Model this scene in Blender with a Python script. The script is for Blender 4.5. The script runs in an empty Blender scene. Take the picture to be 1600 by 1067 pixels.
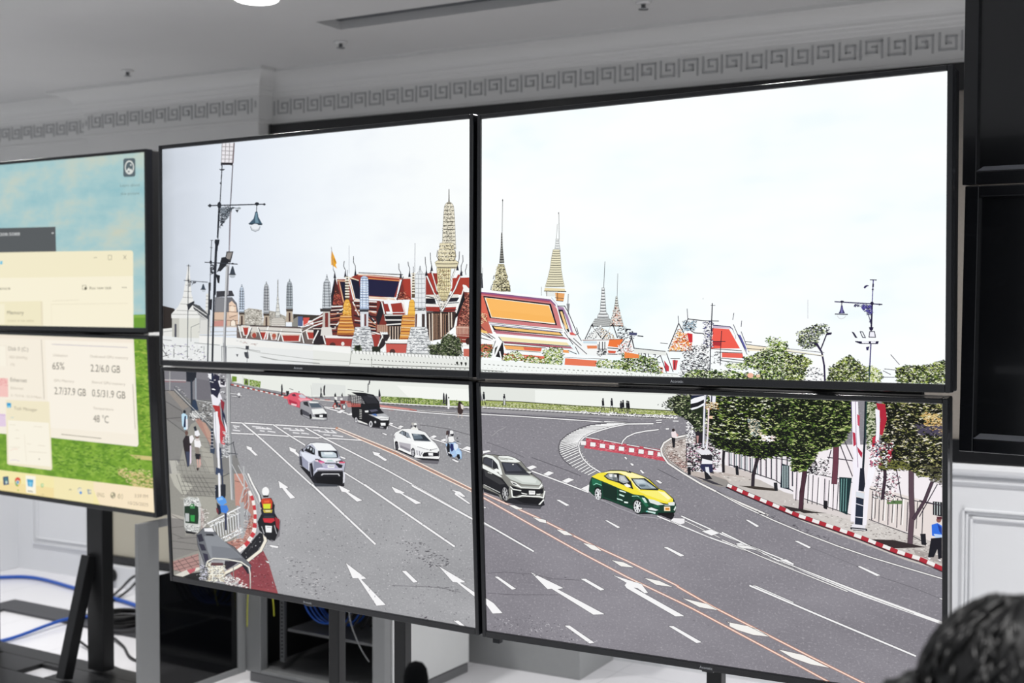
import bpy, bmesh, math, random
import numpy as np
from mathutils import Vector, Matrix

# ------------------------------------------------------------------ camera, world, lights, exposure
sc = bpy.context.scene
COL = sc.collection
F_PX, PSI, PIT, ROL, EYE = 1915.67, 0.55034, -0.03102, -0.00076, 1.62
def rot(yaw, tilt, roll):
    cy, sy = math.cos(yaw), math.sin(yaw); ct, st = math.cos(tilt), math.sin(tilt); cr, sr = math.cos(roll), math.sin(roll)
    return np.array([[cy,-sy,0],[sy,cy,0],[0,0,1]]) @ np.array([[1,0,0],[0,ct,-st],[0,st,ct]]) @ np.array([[cr,0,sr],[0,1,0],[-sr,0,cr]])
RC = rot(PSI, PIT, ROL)          # columns: right, forward, up
OC = np.array([0, 0, EYE])
cd = bpy.data.cameras.new('camera'); cam = bpy.data.objects.new('camera', cd); COL.objects.link(cam)
m = Matrix.Identity(4)
for i in range(3):
    m[i][0] = RC[i, 0]; m[i][1] = RC[i, 2]; m[i][2] = -RC[i, 1]; m[i][3] = OC[i]
cam.matrix_world = m
cd.sensor_width = 36; cd.lens = F_PX/1600*36; cd.clip_start = .05
cd.dof.use_dof = True; cd.dof.focus_distance = 3.05; cd.dof.aperture_fstop = 3.5
sc.camera = cam
sc.view_settings.view_transform = 'Standard'; sc.view_settings.look = 'None'
sc.view_settings.exposure = 0; sc.view_settings.gamma = 1; sc.view_settings.use_curve_mapping = False
sc.cycles.use_denoising = True
wd = bpy.data.worlds.new('room_air'); sc.world = wd; wd.use_nodes = True
wd.node_tree.nodes['Background'].inputs[0].default_value = (.93, .96, 1.0, 1)
wd.node_tree.nodes['Background'].inputs[1].default_value = .46
CEIL = 2.815
def area(name, loc, size, power, aim=(0, 0, -1), size_y=None, spread=180, col=(1, .98, .96)):
    l = bpy.data.lights.new(name, 'AREA'); l.energy = power; l.size = size; l.color = col
    if size_y: l.shape = 'RECTANGLE'; l.size_y = size_y
    l.spread = math.radians(spread)
    o = bpy.data.objects.new(name, l); COL.objects.link(o); o.location = loc
    o.rotation_euler = Vector(aim).to_track_quat('-Z', 'Y').to_euler(); return o
LAMPS = [(-3.385, 3.60), (-5.3, 3.75), (-1.4, 3.9), (-2.6, 1.6), (-5.0, 1.6), (.4, 3.9), (-.2, 1.0)]
LAMP_W = [17, 31, 13, 11, 17, 46, 20]
for (x, y), w in zip(LAMPS, LAMP_W):
    area('downlight_lamp', (x, y, CEIL-.016), .13, w, spread=140)

# ------------------------------------------------------------------ helpers
def lin(h):
    h = h.lstrip('#'); out = []
    for i in (0, 2, 4):
        c = int(h[i:i+2], 16)/255
        out.append(c/12.92 if c <= .04045 else ((c+.055)/1.055)**2.4)
    return out
MATS = {}
def mat(name, col, rough=.5, metal=0, var=.04, scale=30, bump=0, spec=.5, coat=0, alpha=1):
    if name in MATS: return MATS[name]
    m = bpy.data.materials.new(name); m.use_nodes = True; nt = m.node_tree; b = nt.nodes['Principled BSDF']
    c = lin(col) if isinstance(col, str) else list(col)
    n = nt.nodes.new('ShaderNodeTexNoise'); n.inputs['Scale'].default_value = scale; n.inputs['Detail'].default_value = 4
    tc = nt.nodes.new('ShaderNodeTexCoord'); nt.links.new(tc.outputs['Object'], n.inputs['Vector'])
    mx = nt.nodes.new('ShaderNodeMix'); mx.data_type = 'RGBA'
    mx.inputs[6].default_value = (*[x*(1-var) for x in c], 1); mx.inputs[7].default_value = (*[min(1, x*(1+var)) for x in c], 1)
    nt.links.new(n.outputs['Fac'], mx.inputs[0]); nt.links.new(mx.outputs[2], b.inputs['Base Color'])
    b.inputs['Roughness'].default_value = rough; b.inputs['Metallic'].default_value = metal
    b.inputs['Specular IOR Level'].default_value = spec; b.inputs['Coat Weight'].default_value = coat
    b.inputs['Coat Roughness'].default_value = .08
    if bump:
        bp = nt.nodes.new('ShaderNodeBump'); bp.inputs['Strength'].default_value = bump; bp.inputs['Distance'].default_value = .002
        nt.links.new(n.outputs['Fac'], bp.inputs['Height']); nt.links.new(bp.outputs['Normal'], b.inputs['Normal'])
    if alpha < 1: b.inputs['Alpha'].default_value = alpha
    MATS[name] = m; return m
def tag(o, label=None, cat=None, group=None, kind=None):
    for k, v in (('label', label), ('category', cat), ('group', group), ('kind', kind)):
        if v: o[k] = v
    return o
def empty(name, loc=(0, 0, 0), M=None):
    o = bpy.data.objects.new(name, None); COL.objects.link(o); o.empty_display_size = .05
    if M is not None: o.matrix_world = M
    else: o.location = loc
    return o
def link(name, verts, faces, material, parent=None, smooth=False):
    me = bpy.data.meshes.new(name); me.from_pydata([tuple(map(float, v)) for v in verts], [], faces); me.update()
    if material: me.materials.append(material)
    if smooth: me.polygons.foreach_set('use_smooth', [True]*len(me.polygons))
    o = bpy.data.objects.new(name, me); COL.objects.link(o)
    if parent: o.parent = parent
    return o
class MB:
    def __init__(s): s.v = []; s.f = []
    def box(s, a, b):
        x0, y0, z0 = a; x1, y1, z1 = b; n = len(s.v)
        s.v += [(x0,y0,z0),(x1,y0,z0),(x1,y1,z0),(x0,y1,z0),(x0,y0,z1),(x1,y0,z1),(x1,y1,z1),(x0,y1,z1)]
        s.f += [tuple(n+i for i in q) for q in ((0,3,2,1),(4,5,6,7),(0,1,5,4),(1,2,6,5),(2,3,7,6),(3,0,4,7))]; return s
    def bar(s, p, q, w, h=None):
        p, q = Vector(p), Vector(q); d = (q-p).normalized(); h = h or w
        up = Vector((0,0,1)) if abs(d.z) < .9 else Vector((0,1,0)); a = d.cross(up).normalized(); b = a.cross(d)
        n = len(s.v)
        for e in (p, q):
            for i, j in ((-1,-1),(1,-1),(1,1),(-1,1)): s.v.append(tuple(e+a*i*w/2+b*j*h/2))
        s.f += [tuple(n+i for i in k) for k in ((0,1,2,3),(7,6,5,4),(0,4,5,1),(1,5,6,2),(2,6,7,3),(3,7,4,0))]; return s
    def tube(s, pts, r, k=8):
        pts = [Vector(p) for p in pts]; n = len(s.v)
        for i, p in enumerate(pts):
            d = (pts[min(i+1, len(pts)-1)]-pts[max(i-1, 0)]).normalized()
            up = Vector((0,0,1)) if abs(d.z) < .95 else Vector((0,1,0)); a = d.cross(up).normalized(); b = a.cross(d)
            rr = r[i] if isinstance(r, (list, tuple)) else r
            for j in range(k):
                t = 2*math.pi*j/k; s.v.append(tuple(p+a*rr*math.cos(t)+b*rr*math.sin(t)))
        for i in range(len(pts)-1):
            for j in range(k): s.f.append((n+i*k+j, n+i*k+(j+1)%k, n+(i+1)*k+(j+1)%k, n+(i+1)*k+j))
        s.f += [tuple(n+j for j in range(k))[::-1], tuple(n+(len(pts)-1)*k+j for j in range(k))]; return s
    def lathe(s, c, prof, k=32):
        n = len(s.v)
        for r, z in prof:
            for j in range(k):
                t = 2*math.pi*j/k; s.v.append((c[0]+r*math.cos(t), c[1]+r*math.sin(t), c[2]+z))
        for i in range(len(prof)-1):
            for j in range(k): s.f.append((n+i*k+j, n+i*k+(j+1)%k, n+(i+1)*k+(j+1)%k, n+(i+1)*k+j))
        s.f += [tuple(n+j for j in range(k))[::-1], tuple(n+(len(prof)-1)*k+j for j in range(k))]; return s
    def extrude(s, prof, a, b, fn):
        """closed profile of (d, z) swept from a to b along the wall, fn(s, d, z) -> point"""
        n = len(s.v); k = len(prof)
        for q in (a, b):
            for i, (d, z) in enumerate(prof): s.v.append(tuple(fn(q(d) if callable(q) else q, d, z)))
        for i in range(k): s.f.append((n+i, n+(i+1)%k, n+k+(i+1)%k, n+k+i))
        s.f += [tuple(range(n, n+k))[::-1], tuple(range(n+k, n+2*k))]; return s
    def build(s, name, material, parent=None, smooth=False, bevel=0):
        o = link(name, s.v, s.f, material, parent, smooth)
        bm = bmesh.new(); bm.from_mesh(o.data); bmesh.ops.recalc_face_normals(bm, faces=bm.faces); bm.to_mesh(o.data); bm.free()
        if bevel:
            md = o.modifiers.new('bevel', 'BEVEL'); md.width = bevel; md.segments = 2; md.limit_method = 'ANGLE'
        return o
def spline(pts, n=8):
    P = [Vector(p) for p in pts]; out = []
    for i in range(len(P)-1):
        a, b, c, d = P[max(i-1, 0)], P[i], P[i+1], P[min(i+2, len(P)-1)]
        for k in range(n):
            t = k/n; out.append(.5*((2*b)+(c-a)*t+(2*a-5*b+4*c-d)*t*t+(3*b-a-3*c+d)*t**3))
    return out+[P[-1]]
# points seen through a pixel of the photograph, met with a plane of the room
def ray(x, y): return RC @ np.array([(x-800)/F_PX, 1, -(y-533.5)/F_PX])

# ------------------------------------------------------------------ the room
WA = math.radians(2.46)
WU = np.array([math.cos(WA), math.sin(WA), 0]); WN = np.array([math.sin(WA), -math.cos(WA), 0]); W0 = np.array([-6.48, 4.795, 0])
def WP(s, d, z): return W0+WU*s+WN*d+np.array([0, 0, z])
WHITE = mat('white_painted_plaster', '#dcdcdb', .55, var=.02, scale=6)
CEILM = mat('matt_ceiling_paint', '#d3d3d3', .9, var=.04, scale=3)
WOODW = mat('white_satin_panelling', '#e4e6e9', .35, var=.015, scale=5)
def floor_mat():
    m = mat('white_polished_floor_tiles', '#e6e6ea', .25, var=.01, scale=4)
    nt = m.node_tree; b = nt.nodes['Principled BSDF']
    br = nt.nodes.new('ShaderNodeTexBrick'); tc = nt.nodes.new('ShaderNodeTexCoord')
    nt.links.new(tc.outputs['Object'], br.inputs['Vector'])
    br.offset = 0; br.inputs['Scale'].default_value = 1; br.inputs['Brick Width'].default_value = .6; br.inputs['Row Height'].default_value = .6
    br.inputs['Mortar Size'].default_value = .002
    br.inputs['Color1'].default_value = br.inputs['Color2'].default_value = (*lin('#e8e8ec'), 1); br.inputs['Mortar'].default_value = (*lin('#c9cacf'), 1)
    nt.links.new(br.outputs['Color'], b.inputs['Base Color']); return m
# floor
mb = MB().box((-9, -2.5, -.1), (4, 6.2, 0)); tag(mb.build('floor', floor_mat()), kind='structure')
# main wall: plain upper zone, lower dado
mb = MB(); p = [WP(-1.5, 0, 0), WP(11, 0, 0), WP(11, -.12, 0), WP(-1.5, -.12, 0)]
q = [x+np.array([0, 0, 2.9]) for x in p]; mb.v += [tuple(x) for x in p+q]
mb.f += [(0,1,2,3),(4,5,6,7),(0,1,5,4),(1,2,6,5),(2,3,7,6),(3,0,4,7)]
tag(mb.build('wall_back', WHITE), kind='structure')
# left return: dado-high side of the alcove at the far left
mb = MB()
for z0, z1, a in ((0, 1.0, .0),):
    mb.box((-7.6, 3.2, 0), (-6.485, 4.8, .95))
tag(mb.build('wall_left', WOODW, bevel=.004), kind='structure')
# pier
PS0, PS1, PD = .745, 2.0, .108
def wbox(mb, s0, s1, d0, d1, z0, z1):
    n = len(mb.v)
    mb.v += [tuple(WP(*q)) for q in ((s0,d0,z0),(s1,d0,z0),(s1,d1,z0),(s0,d1,z0),(s0,d0,z1),(s1,d0,z1),(s1,d1,z1),(s0,d1,z1))]
    mb.f += [tuple(n+i for i in q) for q in ((0,3,2,1),(4,5,6,7),(0,1,5,4),(1,2,6,5),(2,3,7,6),(3,0,4,7))]; return mb
tag(wbox(MB(), PS0, PS1, 0.001, PD, 1.0, CEIL).build('trim_pier', WHITE), kind='structure')
# cornice profile (projection, height)
CP = [(0, 2.56), (.022, 2.56), (.022, 2.572), (.016, 2.575), (.016, 2.70), (.026, 2.704), (.030, 2.716), (.040, 2.72), (.044, 2.732)]
for i in range(9):
    t = i/8*math.pi/2; CP.append((.05+.095*(1-math.cos(t)), 2.738+.055*math.sin(t)))
CP += [(.150, 2.795), (.160, 2.797), (.160, CEIL), (0, CEIL)]
def cornice(name, s0, s1, d0, mit0=0, mit1=0, cap=1):
    mb = MB(); fn = lambda s, d, z: WP(s, d+d0, z)
    mb.extrude(CP, (lambda d: s0-mit0*d), (lambda d: s1+mit1*d), fn)
    return mb
mb = cornice('x', -1.0, PS0-.001, 0)
tag(mb.build('trim_1', WHITE), kind='structure')
mb = cornice('x', PS0, PS1, PD, 1, 1)
# returns on both pier sides
for s_, sg in ((PS0, -1), (PS1, 1)):
    n = len(mb.v); k = len(CP)
    for dd in (0.0, 1.0):
        for (d, z) in CP: mb.v.append(tuple(WP(s_+sg*d, (PD+d) if dd else 0.001, z)))
    for i in range(k): mb.f.append((n+i, n+(i+1)%k, n+k+(i+1)%k, n+k+i))
tag(mb.build('trim_2', WHITE), kind='structure')
mb = cornice('x', PS1+.001, 9.5, 0)
tag(mb.build('trim_3', WHITE), kind='structure')
# greek key relief on the frieze
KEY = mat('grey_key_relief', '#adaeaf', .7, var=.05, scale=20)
def key(s0, s1, d0, name, shift=0):
    mb = MB(); P = .1955; z0, z1 = 2.609, 2.681; h = z1-z0; w = .008
    def seg(a, b):
        (x0, y0), (x1, y1) = a, b
        S0, S1 = min(x0, x1), max(x0, x1); Z0, Z1 = min(y0, y1), max(y0, y1)
        if S0 < s0+.004 or S1 > s1-.004: return
        wbox(mb, S0-w/2, S1+w/2, d0+.014, d0+.0195, Z0-w/2, Z1+w/2)
    s = s0+shift-P
    while s < s1:
        f = lambda a, b: (s+a*P, z0+b*h)
        seg(f(0, 0), f(0, 1))
        for pts in ([(.44, .0), (.44, .92), (.12, .92), (.12, .30), (.33, .30), (.33, .62), (.24, .62)],
                    [(.57, 1), (.57, .08), (.89, .08), (.89, .78), (.70, .78), (.70, .42), (.79, .42)]):
            for a, b in zip(pts, pts[1:]): seg(f(*a), f(*b))
        s += P
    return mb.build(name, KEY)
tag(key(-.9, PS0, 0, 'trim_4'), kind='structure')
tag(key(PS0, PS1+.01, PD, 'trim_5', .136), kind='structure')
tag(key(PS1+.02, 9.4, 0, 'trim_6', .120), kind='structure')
# ceiling with a long recessed air slot
mb = MB()
S0, D0, D1, SE = 2.985, .715, .885, 7.5
def wslab(a, b, c, d): wbox(mb, a, b, c, d, CEIL, CEIL+.15)
wslab(-3, 12, -.1, D0); wslab(-3, 12, D1, 7.6); wslab(-3, S0, D0, D1); wslab(SE, 12, D0, D1)
wbox(mb, S0, SE, D0, D1, CEIL+.045, CEIL+.15)
tag(mb.build('ceiling', CEILM), kind='structure')
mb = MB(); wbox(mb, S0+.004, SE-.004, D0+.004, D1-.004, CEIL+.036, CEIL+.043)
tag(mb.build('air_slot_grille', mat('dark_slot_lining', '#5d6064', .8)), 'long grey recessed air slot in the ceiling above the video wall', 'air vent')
# chair rail, dado, wainscot mouldings, skirting
RP = [(0, .905), (.010, .905), (.014, .918), (.022, .922), (.022, .936), (.014, .944), (.030, .955), (.042, .962), (.046, .975), (.042, .990), (.030, .996), (0, .998)]
mb = MB(); mb.extrude(RP, -.2, 9.5, WP); tag(mb.build('trim_7', WOODW), kind='structure')
wb = MB(); wbox(wb, -.2, 9.5, .0005, .008, 0.0, .905); tag(wb.build('trim_8', WOODW), kind='structure')
def moulding(s0, s1, z0, z1, name):
    mb = MB()
    for w, d in ((0, .022), (.012, .014), (.030, .019)):
        a0, a1, b0, b1 = s0+w, s1-w, z0+w, z1-w; t = .010
        wbox(mb, a0, a1, .008, d, b0, b0+t); wbox(mb, a0, a1, .008, d, b1-t, b1)
        wbox(mb, a0, a0+t, .008, d, b0, b1); wbox(mb, a1-t, a1, .008, d, b0, b1)
    return tag(mb.build(name, WOODW, bevel=.002), kind='structure')
moulding(5.485, 6.9, .12, .817, 'trim_9')
moulding(7.1, 8.5, .12, .817, 'trim_10')
moulding(.136, .70, .164, .83, 'trim_11')
moulding(4.1, 5.3, .12, .817, 'trim_12')
# boxed-in plinth along the foot of the wall behind the cabinet
mb = MB(); wbox(mb, 2.9, 3.985, .0085, .36, 0, .52); wbox(mb, 2.88, 4.005, .0085, .375, .52, .54)
tag(mb.build('trim_13', mat('grey_painted_boxing', '#9fa1a2', .6), bevel=.003), kind='structure')
# fabric wall panel in its black frame
FAB = mat('brown_grey_wall_fabric', '#8a847d', .95, var=.18, scale=140, bump=.4)
BLK = mat('black_lacquer', '#101114', .3, var=.1, scale=40)
BLKM = mat('black_powder_coated_steel', '#131416', .42, var=.15, scale=60, bump=.05)
BLKP = mat('black_plastic_bezel', '#14161b', .25, var=.1, scale=60, coat=.3)
e = tag(empty('wall_panel', WP(4.4, .01, 1.0)), 'wide brown-grey fabric wall panel in a black frame behind the screens', 'wall panel')
def unparent_local(o, e):
    o.parent = e; o.matrix_parent_inverse = e.matrix_world.inverted()
bpy.context.view_layer.update()
mb = MB(); wbox(mb, PS1+.09, 7.4, .004, .016, 1.08, 2.47); unparent_local(mb.build('fabric', FAB), e)
mb = MB(); wbox(mb, PS1+.01, 7.5, .004, .035, 2.45, 2.557); wbox(mb, PS1+.01, 7.5, .004, .035, 1.0, 1.09)
wbox(mb, PS1+.01, PS1+.10, .004, .035, 1.08, 2.46); wbox(mb, 7.41, 7.5, .004, .035, 1.08, 2.46)
unparent_local(mb.build('frame', BLK, bevel=.003), e)
# downlights
GLOW = bpy.data.materials.new('lamp_diffuser'); GLOW.use_nodes = True
b_ = GLOW.node_tree.nodes['Principled BSDF']; b_.inputs['Emission Color'].default_value = (1, .98, .95, 1); b_.inputs['Emission Strength'].default_value = 6
TRIMM = mat('white_lamp_ring', '#e8e8e8', .4)
dl = None
lab = ['round white recessed downlight lit above the top left screen', None, None, None, None, None, None]
for i, (x, y) in enumerate(LAMPS[:1]):
    e = empty('ceiling_downlight', (x, y, CEIL)); tag(e, lab[i], 'ceiling light')
    MB().lathe((0, 0, 0), [(.088, -.001), (.097, -.001), (.097, -.003), (.092, -.005), (.0885, -.004)], 40).build('ring', TRIMM, e, True)
    MB().lathe((0, 0, 0), [(.001, -.0115), (.080, -.0105), (.087, -.006), (.0875, -.001), (.001, -.0005)], 40).build('diffuser', GLOW, e)
CHROME = mat('brushed_metal', '#9a9c9f', .3, 1)
for i, (x, y, l) in enumerate([(-5.0, 4.37, 'small ceiling sprinkler nearest the left wall corner'),
                               (-3.62, 4.40, 'small ceiling sprinkler near the left end of the air slot'),
                               (-2.12, 4.45, 'small ceiling sprinkler above the top right screen')]):
    e = tag(empty('ceiling_sprinkler', (x, y, CEIL)), l, 'sprinkler')
    MB().lathe((0, 0, 0), [(.030, -.0005), (.032, -.004), (.014, -.010), (.010, -.010)], 24).build('rosette', TRIMM, e, True)
    MB().lathe((0, 0, 0), [(.009, -.010), (.009, -.026), (.020, -.028), (.020, -.030), (.002, -.031)], 20).build('spray_head', CHROME, e, True)

# ------------------------------------------------------------------ the screens
DW, DH = 1.2096, .6804
PLACE = {  # centre x, y, z, yaw, tilt, roll
 'TL': (-2.44276, 2.78965, 1.77737, -.01942, -.00519, -.00087),
 'TR': (-1.19789, 2.77690, 1.78023, -.00607, -.01674, -.00787),
 'BL': (-2.46062, 2.82764, 1.05778, -.01591, .05170, .00207),
 'BR': (-1.22029, 2.85177, 1.05389, .04282, .04697, -.00138),
 'WT': (-4.31240, 3.31992, 1.86504, .00352, .00051, .00120),
 'WB': (-4.29316, 3.33622, 1.14360, -.01900, .05317, .00714)}
SCR = {}
def emis_mat(name, build):
    m = bpy.data.materials.new(name); m.use_nodes = True; nt = m.node_tree; b = nt.nodes['Principled BSDF']
    b.inputs['Base Color'].default_value = (.004, .004, .005, 1); b.inputs['Roughness'].default_value = .35
    b.inputs['Specular IOR Level'].default_value = .25; b.inputs['Emission Strength'].default_value = 1
    nt.links.new(build(nt), b.inputs['Emission Color']); return m
def node(nt, t, **k):
    n = nt.nodes.new(t)
    for a, v in k.items():
        if a in n.inputs: n.inputs[a].default_value = v
        else: setattr(n, a, v)
    return n
def coords(nt, sc3=(1, 1, 1)):
    tc = nt.nodes.new('ShaderNodeTexCoord'); mp = nt.nodes.new('ShaderNodeMapping'); mp.inputs['Scale'].default_value = sc3
    nt.links.new(tc.outputs['Object'], mp.inputs['Vector']); return mp.outputs[0]
def ramp(nt, src, stops):
    r = nt.nodes.new('ShaderNodeValToRGB'); e = r.color_ramp.elements
    while len(e) < len(stops): e.new(.5)
    for x, (p, c) in zip(e, stops): x.position = p; x.color = (*lin(c), 1)
    nt.links.new(src, r.inputs[0]); return r.outputs[0]
def noise(nt, vec, s, d=4, r=.6):
    n = node(nt, 'ShaderNodeTexNoise', Scale=s, Detail=d, Roughness=r); nt.links.new(vec, n.inputs['Vector']); return n.outputs['Fac']
def mixc(nt, f, a, b, blend='MIX'):
    x = nt.nodes.new('ShaderNodeMix'); x.data_type = 'RGBA'; x.blend_type = blend
    for s, i in ((f, 0), (a, 6), (b, 7)):
        if isinstance(s, (int, float)): x.inputs[i].default_value = s
        elif isinstance(s, str): x.inputs[i].default_value = (*lin(s), 1)
        else: nt.links.new(s, x.inputs[i])
    return x.outputs[2]
def math_(nt, op, a, b=0, c=None, clamp=False):
    x = nt.nodes.new('ShaderNodeMath'); x.operation = op; x.use_clamp = clamp
    for i, s in enumerate((a, b) if c is None else (a, b, c)):
        if isinstance(s, (int, float)): x.inputs[i].default_value = s
        else: nt.links.new(s, x.inputs[i])
    return x.outputs[0]
def sky_l(nt):
    v = coords(nt); sp = nt.nodes.new('ShaderNodeSeparateXYZ'); nt.links.new(v, sp.inputs[0])
    g = math_(nt, 'MULTIPLY_ADD', sp.outputs[0], 1/DW, .5, True)
    c = ramp(nt, g, [(0, '#b9c0c8'), (.05, '#cdd4de'), (.25, '#e2e9f3'), (.6, '#f3f8fc'), (1, '#fbfefd')])  # darker left end paints in the panel's dimming at a slanted view
    n = noise(nt, coords(nt, (1, 1, 2.2)), 2.6, 3)
    return mixc(nt, math_(nt, 'MULTIPLY_ADD', n, 1.6, -.75, True), c, '#e2e8f2')
def sky_r(nt):
    n = noise(nt, coords(nt, (1, 1, 2.6)), 1.9, 3)
    return ramp(nt, n, [(.40, '#fdffff'), (.56, '#f8feff'), (.72, '#eaf9fc')])
def asphalt(base, dark, lite, far):
    def f(nt):
        v = coords(nt)
        big = noise(nt, coords(nt, (.6, 1, 1.6)), 4, 3)
        c = mixc(nt, math_(nt, 'MULTIPLY_ADD', big, 2.4, -.75, True), dark, base)
        sp_ = nt.nodes.new('ShaderNodeSeparateXYZ'); nt.links.new(v, sp_.inputs[0])
        c = mixc(nt, math_(nt, 'MULTIPLY_ADD', sp_.outputs[2], 2.6, .12, True), c, far)
        fine = noise(nt, coords(nt, (.8, 1, 1.25)), 170, 2, .7)
        c = mixc(nt, math_(nt, 'MULTIPLY_ADD', fine, 3.4, -1.85, True), c, lite)
        sp2 = noise(nt, coords(nt, (.7, 1, 1.3)), 120, 2, .75)
        c = mixc(nt, math_(nt, 'MULTIPLY_ADD', sp2, -4.5, 1.68, True), c, '#565459')
        return c
    return f
def grass(nt):
    n = noise(nt, coords(nt, (1, 1, 2)), 14, 6, .7)
    return ramp(nt, n, [(.3, '#4f7d1e'), (.5, '#74a02b'), (.68, '#9bbd49')])
def bliss(nt):
    n = noise(nt, coords(nt, (1, 1, 2.2)), 3.6, 4)
    return ramp(nt, n, [(.28, '#8dbcc4'), (.48, '#a6c8ca'), (.6, '#b9ccc5'), (.75, '#c6ccbb')])
def vc(nt):
    a = nt.nodes.new('ShaderNodeVertexColor'); a.layer_name = 'picture'; return a.outputs[0]
PIC = emis_mat('lcd_picture', vc)
def grainy(nt):
    n = noise(nt, coords(nt, (1, 1, 1.4)), 110, 3, .7)
    return mixc(nt, math_(nt, 'MULTIPLY_ADD', n, 1.6, -.55, True), mixc(nt, .16, vc(nt), '#202024'), vc(nt))
PICG = emis_mat('lcd_picture_textured', grainy)
BASE = {'TL': emis_mat('lcd_sky_left', sky_l), 'TR': emis_mat('lcd_sky_right', sky_r),
        'BL': emis_mat('lcd_asphalt_left', asphalt('#aaaaad', '#98989b', '#cbcacc', '#8f8e92')),
        'BR': emis_mat('lcd_asphalt_right', asphalt('#928f96', '#7f7c83', '#b6b2b8', '#88868c')),
        'WT': emis_mat('lcd_desktop_sky', bliss), 'WB': emis_mat('lcd_desktop_grass', grass)}
def ring(mb, X, Z0, Z1, x, z0, z1, y0, y1):
    """rectangular frame, outer half-width X, inner x, y0 front, y1 back"""
    mb.box((-X, y0, Z0), (-x, y1, Z1)); mb.box((x, y0, Z0), (X, y1, Z1))
    mb.box((-x, y0, z1), (x, y1, Z1)); mb.box((-x, y0, Z0), (x, y1, z0)); return mb
FONTM = mat('pale_printed_lettering', '#c9cdd2', .4)
def text_mesh(s, bold=False):
    c = bpy.data.curves.new('t', 'FONT'); c.body = s; c.resolution_u = 3
    if bold: c.offset = .012
    o = bpy.data.objects.new('t', c); COL.objects.link(o)
    dg = bpy.context.evaluated_depsgraph_get(); me = o.evaluated_get(dg).to_mesh()
    V = [(v.co.x, v.co.y) for v in me.vertices]; Fc = [tuple(p.vertices) for p in me.polygons]
    o.evaluated_get(dg).to_mesh_clear(); bpy.data.objects.remove(o); bpy.data.curves.remove(c)
    return V, Fc
def lettering(name, s, x, z, h, y, material, parent, width=None):
    V, Fc = text_mesh(s); x0 = min(v[0] for v in V); x1 = max(v[0] for v in V); z0 = 0; hh = .70
    k = h/hh; kx = (width/(x1-x0)) if width else k
    return link(name, [(x+(a-x0)*kx, y, z+b*k) for a, b in V], Fc, material, parent)
def monitor(key, name, label, group):
    x, y, z, *r = PLACE[key]; R = rot(*r)
    M = Matrix.Identity(4)
    for i in range(3):
        for j in range(3): M[i][j] = R[i, j]
        M[i][3] = (x, y, z)[i]
    e = tag(empty(name, M=M), label, 'display screen', group)
    hw, hh = DW/2, DH/2; B, T, L = .0125, .0125, .019
    # bezel with a stepped lip
    mb = ring(MB(), hw+B, -hh-L, hh+T, hw+.0004, -hh-.0004, hh+.0004, -.006, .026)
    mb.build('bezel', BLKP, e, bevel=.0022)
    mb = MB().box((-hw-B+.001, .0262, -hh-L+.001), (hw+B-.001, .066, hh+T-.001)); mb.box((-.42, .0662, -.26), (.42, .076, .24))
    mb.build('rear_housing', BLKM, e, bevel=.004)
    s = link('screen', [(-hw, 0, -hh), (hw, 0, -hh), (hw, 0, hh), (-hw, 0, hh)], [(0, 1, 2, 3)], BASE[key], e)
    SCR[key] = dict(e=e, s=s, R=R, c=np.array([x, y, z]), k=1, z={})
    if key in ('TL', 'TR', 'BL', 'BR'):
        lx = {'TL': -.03, 'TR': -.045, 'BL': -.03, 'BR': .02}[key]
        lettering('brand_lettering', 'Aconatic', lx, -hh-.0135, .0068, -.0064, FONTM, e, .034)
        if key[0] == 'B': MB().box((lx+.005, -.005, -hh-L-.003), (lx+.035, .003, -hh-L+.001)).build('sensor_tab', BLKP, e, bevel=.001)
    return e
monitor('TL', 'wall_display', 'upper left large screen of the street picture, showing palace roofs and street lamp', 'two by two screens with the street picture')
monitor('TR', 'wall_display', 'upper right large screen of the street picture, mostly white sky over orange palace roof', 'two by two screens with the street picture')
monitor('BL', 'wall_display', 'lower left large screen of the street picture, showing cars, arrows and a bus shelter', 'two by two screens with the street picture')
monitor('BR', 'wall_display', 'lower right large screen of the street picture, showing the yellow and green taxi', 'two by two screens with the street picture')
monitor('WT', 'wall_display', 'upper screen at the left edge with computer desktop sky and open window', 'computer desktop screens at the left')
monitor('WB', 'wall_display', 'lower screen at the left edge with taskbar, grass wallpaper and memory figures', 'computer desktop screens at the left')

# the two switched-off televisions at the right edge
OFFG = mat('unlit_screen_glass', '#15171b', .22, var=.05, scale=3, coat=.4)
LIP = mat('lit_grey_lip', '#8a8d94', .45)  # pale tone paints in light catching the lower bevel of the bezel
def off_tv(z, x, label, lean):
    M = Matrix.Translation((x, 3.40, z)) @ Matrix.Rotation(lean, 4, 'Y') @ Matrix.Rotation(.0, 4, 'X')
    e = tag(empty('switched_off_television', M=M), label, 'television', 'switched-off televisions at the right edge')
    hw, hh = .62, .352
    ring(MB(), hw, -hh, hh, hw-.036, -hh+.036, hh-.030, 0, .05).build('bezel', BLKP, e, bevel=.003)
    MB().box((-hw+.034, .022, -hh+.034), (hw-.034, .03, hh-.028)).build('screen', OFFG, e)
    n = MB(); a, b = hw-.036, hh-.036
    n.v += [(-a, .0005, -b), (a, .0005, -b), (a-.014, .020, -b+.013), (-a+.014, .020, -b+.013), (-a, .02, -b-.0005), (a, .02, -b-.0005)]
    n.f += [(0, 1, 2, 3), (0, 3, 4), (1, 5, 2), (0, 4, 5, 1), (3, 2, 5, 4)]
    n.build('inner_lip', LIP, e)
    MB().box((-hw+.004, .051, -hh+.004), (hw-.004, .085, hh-.004)).build('rear_housing', BLKM, e, bevel=.004)
off_tv(1.93+.353, -.687+.62, 'black switched-off television cut off by the top right corner, above the other', .004)
off_tv(1.572, -.685+.62, 'black switched-off television at the right edge above the white chair rail', .012)

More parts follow.
